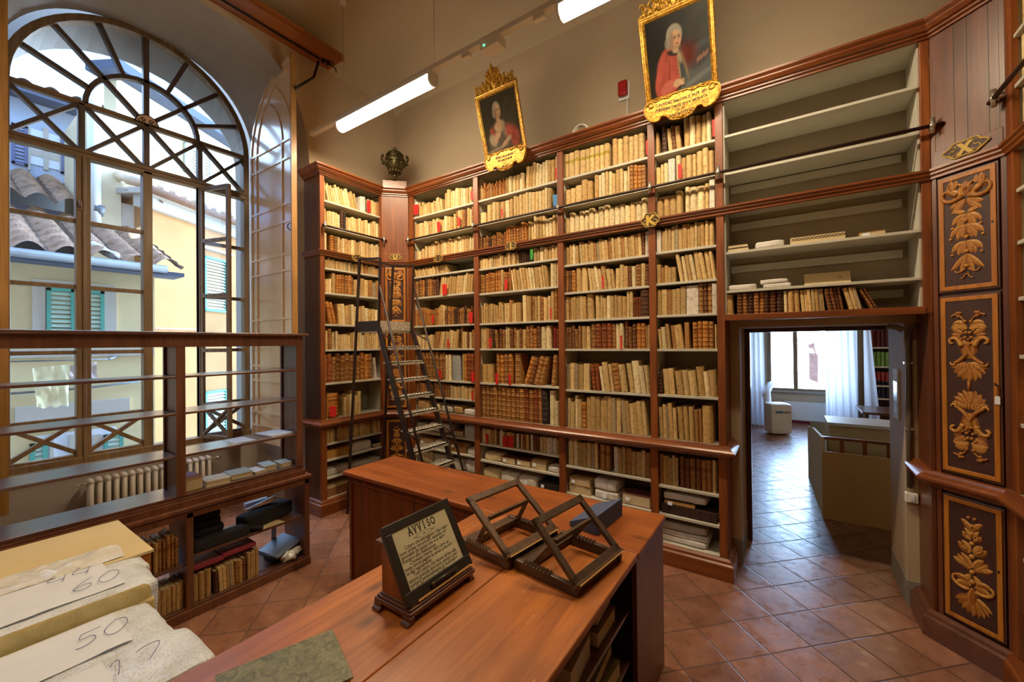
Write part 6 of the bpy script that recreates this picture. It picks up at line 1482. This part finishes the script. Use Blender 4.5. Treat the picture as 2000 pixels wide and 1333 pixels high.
solo(mm,'old_books',[M['book'],M['pages']],'rows of smaller and more distant old books packed on the upper shelves','books',kind='stuff',norm=False)
SKY=3.4; SKYB=11; TUBE=60; SUN=5; EXPO=.1; VT='Standard'; LOOK='None'; GAM=1.1
# ================================================================== DOORWAY AND ROOM BEYOND
m=MB(); m.box((-2.6,4.67,0),(-2.5,12.0,3.6)); m.box((4.0,4.67,0),(4.1,12.0,3.6))
WY=11.8; wx0,wx1,wz0,wz1=-.42,1.05,.77,2.7
m.box((-2.6,WY,0),(wx0,WY+.3,3.6)); m.box((wx1,WY,0),(4.1,WY+.3,3.6)); m.box((wx0,WY,0),(wx1,WY+.3,wz0)); m.box((wx0,WY,wz1),(wx1,WY+.3,3.6))
struct(m,'wall_beyond',M['plaster'])
m=MB(); m.box((-2.6,4.66,3.3),(4.1,12.1,3.4)); struct(m,'ceiling_beyond',M['ceiling'])
m=MB(); m.box((-2.5,WY-.02,0),(4,WY+.01,.10)); struct(m,'baseboard_beyond',M['maroon'])
w2=D.objects.new('window_2',None); COL.objects.link(w2); w2.location=(.3,WY,.77); w2['kind']='structure'; ORG['window_2']=Vector(w2.location)
bx('window_frame',M['winwood'],w2,((wx0,WY-.03,wz0),(wx0+.07,WY+.05,wz1)),((wx1-.07,WY-.03,wz0),(wx1,WY+.05,wz1)),((wx0,WY-.03,wz0),(wx1,WY+.05,wz0+.05)),((.09,WY-.02,wz0),(.18,WY+.05,wz1)))
bx('glazing_bar',M['iron'],w2,*[((wx0+.07,WY,z),(.09,WY+.02,z+.015)) for z in (1.17,1.60,2.03,2.45)])
q=MB(); q.add([(wx0+.06,WY+.03,wz0),(.12,WY+.03,wz0),(.12,WY+.03,wz1),(wx0+.06,WY+.03,wz1)],[(0,1,2,3)]); q.build('pane',M['glass'],w2)
q=MB(); q.box((wx0-.05,WY-.06,wz0-.05),(wx1+.05,WY+.02,wz0)); q.build('window_sill',M['niche'],w2)
def curtain(label,x0,x1,y,z0,z1,fl,amp,k,c):
    t=thing('curtain',label,'curtain',((x0+x1)/2,y,z0))
    q=MB(); q.grid(lambda u,v:Vector((x0+(x1-x0)*u+fl*(1-v)*(u-.2),y+amp*math.sin(u*k*2*PI+.6*math.sin(v*3))*(.6+.4*(1-v)),z0+(z1-z0)*v)),int(k*8),8)
    q.build('cloth',c,t,norm=False); return t
def cloth(nm,c):
    t=NT(nm); t.set(C(c),.85); tr=t.n('BsdfTranslucent'); tr.inputs[0].default_value=C(c); mx=t.n('MixShader'); mx.inputs[0].default_value=.45
    t.l(t.b.outputs[0],mx.inputs[1]); t.l(tr.outputs[0],mx.inputs[2]); t.l(mx.outputs[0],t.out.inputs[0]); return t.m
CW=cloth('curtain_cloth',(232,232,236))
curtain('white curtain hanging left of the window in the room beyond',-.83,-.47,10.9,.03,2.75,.04,.05,4,CW)
curtain('white curtain right of the window in the room beyond',.66,1.17,10.9,.12,2.75,.10,.05,5,CW)
curtain('narrow white curtain behind the grey pole in the room beyond',1.22,1.34,10.9,.2,2.75,.22,.04,2,CW)
q=MB(); q.tube([(1.195,10.7,0),(1.195,10.7,3.3)],.05,12); solo(q,'pole',M['greyband'],'grey vertical pole between two curtains in the room beyond','pole')
t=thing('air_conditioner','white portable air conditioner on the floor of the room beyond','air conditioner',(-.2,10.2,0))
q=MB(); softbox(q,rotM((-.205,10.25,.012),.5),(.42,.34,.64),9,8,.0,1); q.build('body',M['white'],t)
Mx=rotM((-.205,10.25,0),.5)
q=MB(); q.box((-.12,-.178,.46),(.02,-.168,.50),0,None,Mx); q.build('display',M['blue'],t)
q=MB(); q.box((.04,-.178,.465),(.16,-.168,.49),0,None,Mx); q.build('vent_strip',M['greyband'],t)
q=MB(); q.tube([(-.35,10.5,.35),(-.40,10.75,.55),(-.42,11.0,.80),(-.36,11.3,.93),(-.26,11.6,.95)],.075,10); q.build('exhaust_hose',M['white'],t)
t=thing('radiator','white flat panel radiator under the window of the room beyond','radiator',(.35,11.72,.06))
q=MB(); q.box((-.1,11.70,.08),(1.0,11.76,.52)); q.build('panel',M['white'],t,bevel=.01)
q=MB(); q.tube([(.9,11.73,.0),(.9,11.73,.1)],.015,6); q.build('pipe',M['white'],t)
# reception desk behind the doorway
pl=at(1,7.267,1577,832)
t=thing('reception_desk','cream panelled desk enclosure standing just beyond the doorway','desk',(.5,6.2,0))
q=MB(); q.add([(.215,7.25,0),(.29,5.64,0),(.29,5.64,.885),(.245,6.6,.82),(.215,7.25,pl.z),(.235,7.25,0),(.315,5.64,0),(.315,5.64,.885),(.268,6.6,.82),(.235,7.25,pl.z)],[(0,1,2,3,4),(9,8,7,6,5),(0,5,6,1),(1,6,7,2),(2,7,8,3),(3,8,9,4),(4,9,5,0)]); q.build('side_board',M['cream'],t)
bx('front_board',plain('desk_board_shaded',(186,146,92),.6,0,.05,3),t,((.29,5.62,.0),(1.5,5.645,.735)))  # cream toned browner; the shaded front is put into the colour
bx('rail_frame',M['redwood'],t,((.30,5.66,.86),(1.5,5.70,.89)),*[((x,5.66,.70),(x+.035,5.69,.87)) for x in (.45,.64,.83,1.02)])
t=thing('white_counter','white box counter standing behind the cream desk enclosure','counter',(.7,6.35,0))
bx('counter_body',M['cream'],t,((.385,6.12,0),(1.5,6.58,.95)))
bx('counter_top',M['white'],t,((.37,6.08,.95),(1.5,6.62,.985)))
q=MB(); q.box((.232,6.85,.0),(.40,6.87,.86)); solo(q,'grey_panel',M['niche'],'small grey panel standing behind the low end of the cream desk','panel')
# bookcase in the room beyond
BX0=at(1,11.2,1704,700).x
t=thing('bookcase','tall red bookcase with sets of red and green volumes in the room beyond','bookcase',(BX0+.5,11.35,0))
bx('side_panel',M['redwood'],t,((BX0-.12,11.15,0),(BX0,11.6,2.9)),((BX0+1.2,11.15,0),(BX0+1.3,11.6,2.9)))
bx('back_panel',M['darkwood'],t,((BX0,11.58,0),(BX0+1.2,11.6,2.9)))
zsf=[at(1,11.2,1715,y).z for y in (678.5,716,753)]+[.75]
bx('shelf',M['cream'],t,*[((BX0,11.18,z-.03),(BX0+1.2,11.58,z)) for z in zsf])
bx('top_board',M['redwood'],t,((BX0-.12,11.13,2.85),(BX0+1.3,11.6,2.95)))
for z,h,cn,c,n in ((zsf[0],.40,'dark red',(96,34,26),9),(zsf[1],.30,'green',(120,150,60),9),(zsf[2],.28,'red',(150,50,36),9),(zsf[3],.36,'black',(44,42,48),9)):
    for i in range(n):
        x=BX0+.004+i*.068
        o=D.objects.new('bound_volume',BM['vellum']); COL.objects.link(o); o.scale=(.062,.25,h*R.uniform(.96,1)); o.location=(x+.031,11.22,z+.001); f=R.uniform(.85,1.1); cc=lin(c); o.color=(cc[0]*f,cc[1]*f,cc[2]*f,1)
        tag(o,f'{cn} bound volume, {ORD[i+1]} from left on its shelf in the room beyond the doorway','book','sets of volumes in the room beyond')
t=thing('desk','dark wooden desk partly hidden behind the passage wall in the room beyond','desk',(1.6,9.5,0))
bx('desk_top',M['darkwood_x'],t,((1.02,9.0,.70),(2.4,9.9,.74)))
bx('leg',M['darkwood'],t,((1.05,9.05,0),(1.11,9.11,.70)))
q=MB(); q.lathe([(.03,0),(.035,.02),(.018,.05),(.03,.12),(.022,.2),(.03,.25),(.012,.28),(.03,.31),(.02,.34)],12,(1.46,9.4,.74)); solo(q,'table_lamp',M['bronze'],'small turned dark table lamp foot on the desk in the room beyond','lamp')
# jamb fittings
t=thing('conduit','grey vertical conduit pipe with clips on the wall right of the doorway','pipe',(.73,4.085,.85))
q=MB(); q.tube([(.722,4.09,.87),(.722,4.09,1.4),(.724,4.085,1.95),(.735,4.07,2.03),(.76,4.04,2.06)],.017,10); q.build('pipe_run',plain('conduit_grey',(92,84,74),.5),t)
for z in (1.30,1.78): q=MB(); q.box((.700,4.075,z-.008),(.746,4.112,z+.008)); q.build('clip',M['steel'],t)
t=thing('light_switch','white light switch box under the conduit right of the doorway','switch',(.73,4.08,.78))
q=MB(); q.box((.694,4.07,.765),(.764,4.111,.835)); q.build('box_body',M['white'],t,bevel=.006)
q=MB(); q.box((.718,4.064,.782),(.742,4.071,.818)); q.build('rocker',M['paper'],t)
t=thing('poster','small glossy teal notice fixed on the right side of the passage','poster',(.70,4.38,1.5))
q=MB(); q.box((.697,4.30,1.33),(.7045,4.46,1.72)); q.build('sheet',M['paper'],t)
q=MB(); q.box((.696,4.315,1.36),(.698,4.445,1.62)); q.build('teal_print',plain('teal_print',(120,170,160),.2),t)
q=MB(); q.tube([(.69,4.05,2.02),(.66,4.06,2.04),(.62,4.10,2.05)],.02,8); solo(q,'door_closer_arm',M['greyband'],'short grey bracket at the upper right corner of the passage','bracket')
t=thing('key_tag','small white paper key tag hanging from the middle door of the right corner cabinet','tag',(1.0,3.53,1.6))
kp=lambda u,v,w:PX(WX-.05+u,1.63+v,.013+w)
q=MB(); q.prism([(-.012,-.06),(.012,-.06),(.012,-.02),(.006,-.012),(-.006,-.012),(-.012,-.02)],kp,0,.002); q.build('paper_tag',M['paper'],t)
q=MB(); q.tube([kp(0,-.014,.001),kp(.004,.02,.002),kp(0,.05,0)],.0015,5); q.tube([kp(0,.05,-.01),kp(0,.05,.014)],.004,6); q.build('key',M['iron'],t)
# ================================================================== STREET OUTSIDE THE ARCHED WINDOW
def facade(nm,c,v=.08): return plain(nm,c,.95,0,v,1.1,.1,.1,12)
FA=facade('cream_render',(218,196,148)); FB=facade('blue_render',(176,188,212)); FC=facade('ochre_render',(176,126,78),.16); FD=facade('pale_render',(226,204,164)); FE=facade('rough_render',(206,190,172),.18)
TILE=colmat('roof_tiles',.9,9,.35,.3,objc=False); GUT=plain('zinc_gutter',(104,104,104),.5,.3); STONE=facade('stone_trim',(186,176,162)); BLUEF=facade('fascia',(84,90,108))
GS_=plain('green_shutter',(70,150,132),.6); GSL=plain('shutter_slat',(176,206,186),.6); PS_=plain('blue_shutter',(96,100,136),.6); PSL=plain('blue_slat',(140,146,176),.6); PKB=facade('pink_band',(196,112,132)); WINP=plain('outside_pane',(220,228,240),.1,0,.05,2)
XA=-10.0
def A(px,py,X=XA): return at(0,X,px,py)
def rect(q,X,p,d=.03,mi=0):
    """a slab on the plane x = X between two pixels of the photograph"""
    a=A(*p[:2],X); b=A(*p[2:],X); q.box((X,min(a.y,b.y),min(a.z,b.z)),(X+d,max(a.y,b.y),max(a.z,b.z)),mi)
def tiles(x0,z0,x1,z1,ya,yb,seed):
    q=MB(); L=math.hypot(x1-x0,z1-z0); n=int((yb-ya)/.05); k=int(L/.40*7)
    def fn(u,v):
        y=ya+(yb-ya)*u; s=v*L; ph=(y/.42)%1.0; st=(s/.40+ .5*mnoise.noise(Vector((math.floor(y/.42),seed,0))))%1.0
        h=.13*abs(math.sin(PI*ph))+.075*(1-st)*(.35+.65*abs(math.sin(PI*ph)))+.02*mnoise.noise(Vector((y*3,s*3,seed)))
        return Vector((x0+(x1-x0)*v,y,z0+(z1-z0)*v+h))
    def cf(u,v):
        y=ya+(yb-ya)*u; s=v*L; g=.75+.35*mnoise.noise(Vector((math.floor(y/.21),math.floor(s/.40)*1.7,seed))); d=.40 if abs(math.sin(PI*((y/.42)%1)))<.25 else 1
        b=lin((178,136,104)); return (b[0]*g*d,b[1]*g*d,b[2]*g*d)
    q.grid(fn,n,k,0,cf,smooth=False); return q
def louver(t,X,p,fm,sm,nm='shutter'):
    a=A(*p[:2],X); b=A(*p[2:],X); y0,y1=sorted((a.y,b.y)); z0,z1=sorted((a.z,b.z)); q=MB(); f=.05
    for lo,hi in (((y0,z0),(y0+f,z1)),((y1-f,z0),(y1,z1)),((y0,z0),(y1,z0+f)),((y0,z1-f),(y1,z1))): q.box((X,lo[0],lo[1]),(X+.05,hi[0],hi[1]))
    s=q.build(nm,fm,t); q=MB(); n=max(6,int((z1-z0)/.085))
    for i in range(n):
        z=z0+f+(z1-z0-2*f)*(i+.5)/n; q.add([(X+.015,y0+f,z+.03),(X+.015,y1-f,z+.03),(X+.045,y1-f,z-.025),(X+.045,y0+f,z-.025)],[(0,1,2,3)])
    q.build('louver_slat',sm,s,norm=False); return s
# nearest cream house
yr=A(302,600).y; ze=A(160,524,XA).z
h=thing('house','cream house across the street with tiled roof, zinc gutter and green shutters','building',(XA-1,1,-5))
q=MB(); q.box((XA-2.6,-6,-6),(XA,yr,ze)); q.build('wall',FA,h)
g0=A(160,508,-9.6)
q=MB(); q.box((XA-.2,-6,ze-.02),(-9.62,yr+.35,ze+.05)); q.build('eave_board',BLUEF,h)
q=MB(); q.tube([(-9.58,-6,g0.z),(-9.58,A(326,530,-9.58).y,g0.z)],.07,8); q.build('gutter',GUT,h)
zr=A(100,428,-12.6).z
tiles(-9.62,g0.z+.0,-12.6,zr,-5,yr+.35,1).build('roof',TILE,h,norm=False)
for p in ((60,544,214,558),(60,558,84,700),(198,558,216,700)): pass
q=MB(); rect(q,XA,(60,546,222,562),.10); rect(q,XA,(62,556,88,652),.05); rect(q,XA,(200,566,226,652),.05); rect(q,XA,(0,684,300,694),.06); q.build('stone_trim',STONE,h)
louver(h,XA+.02,(90,562,146,656),GS_,GSL); louver(h,XA+.02,(150,566,203,656),GS_,GSL)
q=MB(); rect(q,XA,(28,796,250,806),.10); rect(q,XA,(44,812,236,824),.06); q.build('stone_trim',STONE,h)
q=MB(); rect(q,XA,(70,852,226,950),.02); wn=q.build('window',WINP,h)
q=MB(); rect(q,XA,(96,850,104,950),.05); rect(q,XA,(134,850,144,950),.05); rect(q,XA,(180,850,196,950),.05); q.build('window_bar',STONE,wn)
louver(h,XA+.02,(58,868,92,960),GS_,GSL); louver(h,XA+.02,(202,850,240,944),GS_,GSL)
q=MB(); a=A(12,770,-9.95); b=A(300,742,-9.95); q.tube([a,(a+b)/2+Vector((0,0,-.03)),b],.02,6); q.build('wall_cable',GUT,h)
# washing
t=thing('washing_line','washing line bracket on the cream house wall','washing line',A(140,714,-9.5))
q=MB(); q.tube([A(10,707,-9.5),A(212,702,-9.5)],.012,6); q.tube([A(212,702,-9.5),A(228,697,-10.0)],.02,6); q.build('line',GUT,t)
def hang(label,pts,mat,seed):
    q=MB(); a,b,c,d=[A(*p,-9.48) for p in pts]
    q.grid(lambda u,v:(a*(1-u)+b*u)*(1-v)+(d*(1-u)+c*u)*v+Vector((.05*mnoise.noise(Vector((u*4,v*3,seed)))+.02*mnoise.noise(Vector((u*11,v*9,seed))),0,.015*math.sin(u*17+seed)*v)),16,16)
    solo(q,'hanging_cloth',mat,label,'laundry',norm=False)
hang('pale yellow cloth hanging on the washing line outside the window',[(63,720),(134,712),(134,792),(72,798)],facade('yellow_cloth',(240,226,176)),1)
hang('greyish pink cloth hanging beside the yellow cloth on the washing line',[(138,714),(188,708),(191,745),(134,752)],facade('pink_cloth',(206,188,180)),2)
# house behind with blue shutters
XB=-12.6; XC=-14.6
h=thing('house','pale bluish house behind with blue louvred shutters and a second tiled roof','building',(XC,0,-5))
za=A(80,398,XB+.3).z; yb_=A(150,420,XB).y
q=MB(); q.box((XC,-8,-6),(XB,yb_,za-.02)); q.build('lower_wall',BLUEF,h)
zb=A(80,352,XC).z
tiles(XB+.35,za,XC,zb,-7,yb_+.2,2).build('roof',TILE,h,norm=False)
yc_=A(164,300,XC).y; zt=A(80,206,XC).z
q=MB(); q.box((XC-3,-9,-6),(XC,yc_,zt)); q.build('upper_wall',FB,h)
q=MB(); q.box((XC-3,-9,zt),(XC+.5,yc_+.3,zt+.12)); q.build('eave_board',BLUEF,h)
tiles(XC+.5,zt+.1,XC-3,zt+1.1,-8,yc_+.3,3).build('roof',TILE,h,norm=False)
q=MB(); rect(q,XC,(10,338,108,362),.04); q.build('pink_band',PKB,h)
q=MB(); rect(q,XC,(56,250,118,334),.03); wn=q.build('window',WINP,h)
q=MB(); rect(q,XC,(84,250,94,334),.06); rect(q,XC,(54,248,59,334),.06); rect(q,XC,(116,256,121,338),.06); rect(q,XC,(56,302,118,305),.05); q.build('window_bar',STONE,wn)
louver(h,XC+.02,(22,240,54,326),PS_,PSL); louver(h,XC+.02,(118,262,148,346),PS_,PSL)
# tall chimney-like tower with drainpipe
XT=-12.2
h=thing('house','tall pale wall with white drainpipe between the two tiled roofs','building',(XT,3,-5))
ya,yb2,yc2=A(166,300,XT).y,A(236,300,XT).y,A(292,420,XT).y
q=MB(); q.box((XT-2,ya,-6),(XT,yb2,A(200,214,XT).z)); q.build('wall',FD,h)
q=MB(); q.box((XT-2,yb2,-6),(XT-.05,yc2,A(250,398,XT).z)); q.build('rough_wall',FE,h)
z_=A(260,396,XT).z; tiles(XT+.25,z_,XT-2,z_+.7,yb2+.02,yc2+.2,4).build('roof',TILE,h,norm=False)
q=MB(); a=A(184,200,XT+.12); b=A(184,435,XT+.12); q.tube([(XT+.12,a.y,a.z),(XT+.12,b.y,b.z)],.11,10); q.build('drainpipe',M['white'],h)
q=MB(); e0=A(184,410,XT+.12); q.tube([e0+Vector((0,-.02,.02)),e0+Vector((0,.14,.0))],.13,8); q.build('pipe_clamp',GUT,h)
q=MB(); a=A(168,470,-10.6); b=A(212,496,-9.9); c=A(226,500,-9.7); q.tube([a,b,c],.07,8); solo(q,'roof_pipe',M['white'],'white pipe lying along the near tiled roof to its gutter','pipe')
# tall ochre house on the right
p0=A(286,600,-12.0); d=Vector((-.50,.866,0)); n=Vector((.866,.50,0))
def G(px,py,o=0): return atp(p0+n*o,n,px,py)
h=thing('house','tall ochre and pale house at right outside with eave tiles and green shutters','building',(p0.x,p0.y,-5))
def gq(q,x0,y0,x1,y1,o0,o1):
    a=G(x0,y0); b=G(x1,y1); ua,ub=(a-p0).dot(d),(b-p0).dot(d); z0,z1=sorted((a.z,b.z))
    q.prism([(ua,z0),(ub,z0),(ub,z1),(ua,z1)],lambda u,v,w:Vector((p0.x,p0.y,0))+d*u+n*w+Vector((0,0,v)),o0,o1)
ze2=G(335,404).z; zt2=G(335,188).z; L=14
W_=lambda u,v,w:Vector((p0.x,p0.y,0))+d*u+n*w+Vector((0,0,v))
q=MB(); q.prism([(0,-6),(L,-6),(L,ze2),(0,ze2)],W_,-.6,0); q.build('lower_wall',FC,h)
q=MB(); q.prism([(-.1,ze2),(L,ze2),(L,zt2),(-.1,zt2)],W_,-.9,-.6); q.build('upper_wall',FD,h)
q=MB(); q.prism([(-.3,ze2),(L,ze2),(L,ze2+.12),(-.3,ze2+.12)],W_,-.7,.35); q.prism([(-.2,ze2-.25),(L,ze2-.25),(L,ze2),(-.2,ze2)],W_,-.1,.14); q.build('eave_board',STONE,h)
q=MB()
for i in range(46): 
    u=-.25+i*.3; q.tube([W_(u,ze2+.17,.42),W_(u,ze2+.42,-.5)],.09,7)
q.build('roof',plain('eave_tile',(214,186,158),.9,0,.2,4),h)
q=MB(); q.tube([W_(-.3,ze2+.06,.42),W_(L,ze2+.06,.42)],.09,8); q.build('gutter',plain('copper_gutter',(176,132,106),.5),h)
q=MB(); q.prism([(-.4,zt2),(L,zt2),(L,zt2+.2),(-.4,zt2+.2)],W_,-1.0,-.2); q.build('upper_eave',BLUEF,h)
def lv2(x0,y0,x1,y1,o,fm,sm):
    a=G(x0,y0,o); b=G(x1,y1,o); ua,ub=(a-p0).dot(d),(b-p0).dot(d); z0,z1=sorted((a.z,b.z)); q=MB(); f=(ub-ua)*.12
    for lo,hi in (((ua,z0),(ua+f,z1)),((ub-f,z0),(ub,z1)),((ua,z0),(ub,z0+.06)),((ua,z1-.06),(ub,z1))): q.prism([(lo[0],lo[1]),(hi[0],lo[1]),(hi[0],hi[1]),(lo[0],hi[1])],W_,o,o+.05)
    s=q.build('shutter',fm,h); q=MB(); k=max(8,int((z1-z0)/.09))
    for i in range(k):
        z=z0+.06+(z1-z0-.12)*(i+.5)/k; q.add([W_(ua+f,z+.03,o+.01),W_(ub-f,z+.03,o+.01),W_(ub-f,z-.03,o+.045),W_(ua+f,z-.03,o+.045)],[(0,1,2,3)])
    q.build('louver_slat',sm,s,norm=False)
PALE=plain('pale_shutter',(206,220,220),.7)
lv2(360,276,388,350,-.58,PALE,PALE); lv2(392,286,410,356,-.58,PALE,PALE)
lv2(394,498,444,612,.02,GS_,GSL); lv2(396,766,444,880,.02,GS_,GSL)
q=MB(); gq(q,388,484,450,497,.0,.12); gq(q,390,650,450,664,0,.15); gq(q,300,640,386,646,0,.06); q.build('stone_trim',STONE,h)
# street floor far below keeps the gap between the houses plausible
m=MB(); m.box((-30,-14,-6.3),(-6.4,24,-6.2)); struct(m,'ground_street',plain('street_paving',(120,112,104),.9))
# building seen through the far window
q=MB(); bp=[at(1,22,*p_) for p_ in ((1580,690),(1592,690),(1588,682),(1580,680),(1578,674),(1590,670),(1594,690),(1598,694),(1598,748),(1581,742))]
q.add(bp+[p_+Vector((0,.4,0)) for p_ in bp],[tuple(range(10)),tuple(range(19,9,-1))]+[(i,(i+1)%10,10+(i+1)%10,10+i) for i in range(10)])
solo(q,'brick_tower',plain('old_brick',(150,112,104),.9,0,.35,5),'narrow old brick wall seen through the window of the room beyond','building')
# ================================================================== LIGHT
w=D.worlds.new('world'); SC.world=w; w.use_nodes=True; nt=w.node_tree; bg=nt.nodes['Background']
tc=nt.nodes.new('ShaderNodeTexCoord'); sp=nt.nodes.new('ShaderNodeSeparateXYZ'); cr=nt.nodes.new('ShaderNodeValToRGB')
nt.links.new(tc.outputs['Generated'],sp.inputs[0]); nt.links.new(sp.outputs[2],cr.inputs[0]); vd=nt.nodes.new('ShaderNodeVectorMath'); vd.operation='DOT_PRODUCT'; nt.links.new(tc.outputs['Generated'],vd.inputs[0]); vd.inputs[1].default_value=(.1,.98,.17)
rs=nt.nodes.new('ShaderNodeMapRange'); nt.links.new(vd.outputs['Value'],rs.inputs[0]); rs.inputs[1].default_value=.6; rs.inputs[2].default_value=1; rs.inputs[3].default_value=SKY; rs.inputs[4].default_value=SKY*SKYB
rs.interpolation_type='SMOOTHSTEP'
nt.links.new(cr.outputs[0],bg.inputs[0]); nt.links.new(rs.outputs[0],bg.inputs[1])
cr.color_ramp.elements[0].position=.0; cr.color_ramp.elements[0].color=(.52,.74,1,1); cr.color_ramp.elements[1].position=.8; cr.color_ramp.elements[1].color=(.24,.48,1,1)
def area(nm,loc,rot,sx,sy,e,c,portal=False):
    l=D.lights.new(nm,'AREA'); l.shape='RECTANGLE'; l.size=sx; l.size_y=sy; l.energy=e; l.color=c
    if portal: l.cycles.is_portal=True
    o=D.objects.new(nm,l); COL.objects.link(o); o.location=loc; o.rotation_euler=rot; return o
area('window_portal',(-6.0,YC,3.1),(0,-PI/2,0),4.7,2.1,1,(1,1,1),True)
area('far_window_portal',(.3,WY-.05,1.75),(-PI/2,0,0),1.5,2.0,1,(1,1,1),True)
WARM=(1,.72,.43)
for x,k_ in ((-3.45,1.0),(-.66,.72)): area('tube_and_fill_lamp',(x,2.75,4.345),(0,0,0),1.4,.10,TUBE*k_,WARM)
area('tube_and_fill_lamp',(-3.2,-.6,4.35),(0,0,0),1.4,.1,TUBE*.40,WARM); area('tube_and_fill_lamp',(-1.4,-.8,4.35),(0,0,0),1.4,.1,TUBE*.30,WARM)  # added fill lamps out of view, without fixtures
area('far_room_fill',(1.5,8.5,3.2),(0,0,0),1.2,.2,18,WARM)  # unseen warm area light beyond the doorway, without a fixture
s=D.lights.new('sky_fill','SUN'); s.energy=SUN; s.angle=1.0; s.color=(.55,.76,1); so=D.objects.new('sky_fill',s); COL.objects.link(so); so.rotation_euler=Vector((.74,.06,-.67)).to_track_quat('-Z','Y').to_euler()  # added soft blue lamp, boosts the light coming through the arched window
SC.render.engine='CYCLES'
SC.view_settings.view_transform=VT; SC.view_settings.look=LOOK; SC.view_settings.exposure=EXPO; SC.view_settings.gamma=GAM
SC.cycles.max_bounces=8; SC.cycles.diffuse_bounces=4; SC.cycles.glossy_bounces=3; SC.cycles.transparent_max_bounces=12; SC.cycles.caustics_reflective=False; SC.cycles.caustics_refractive=False
SC.cycles.sample_clamp_indirect=6; SC.cycles.use_denoising=True
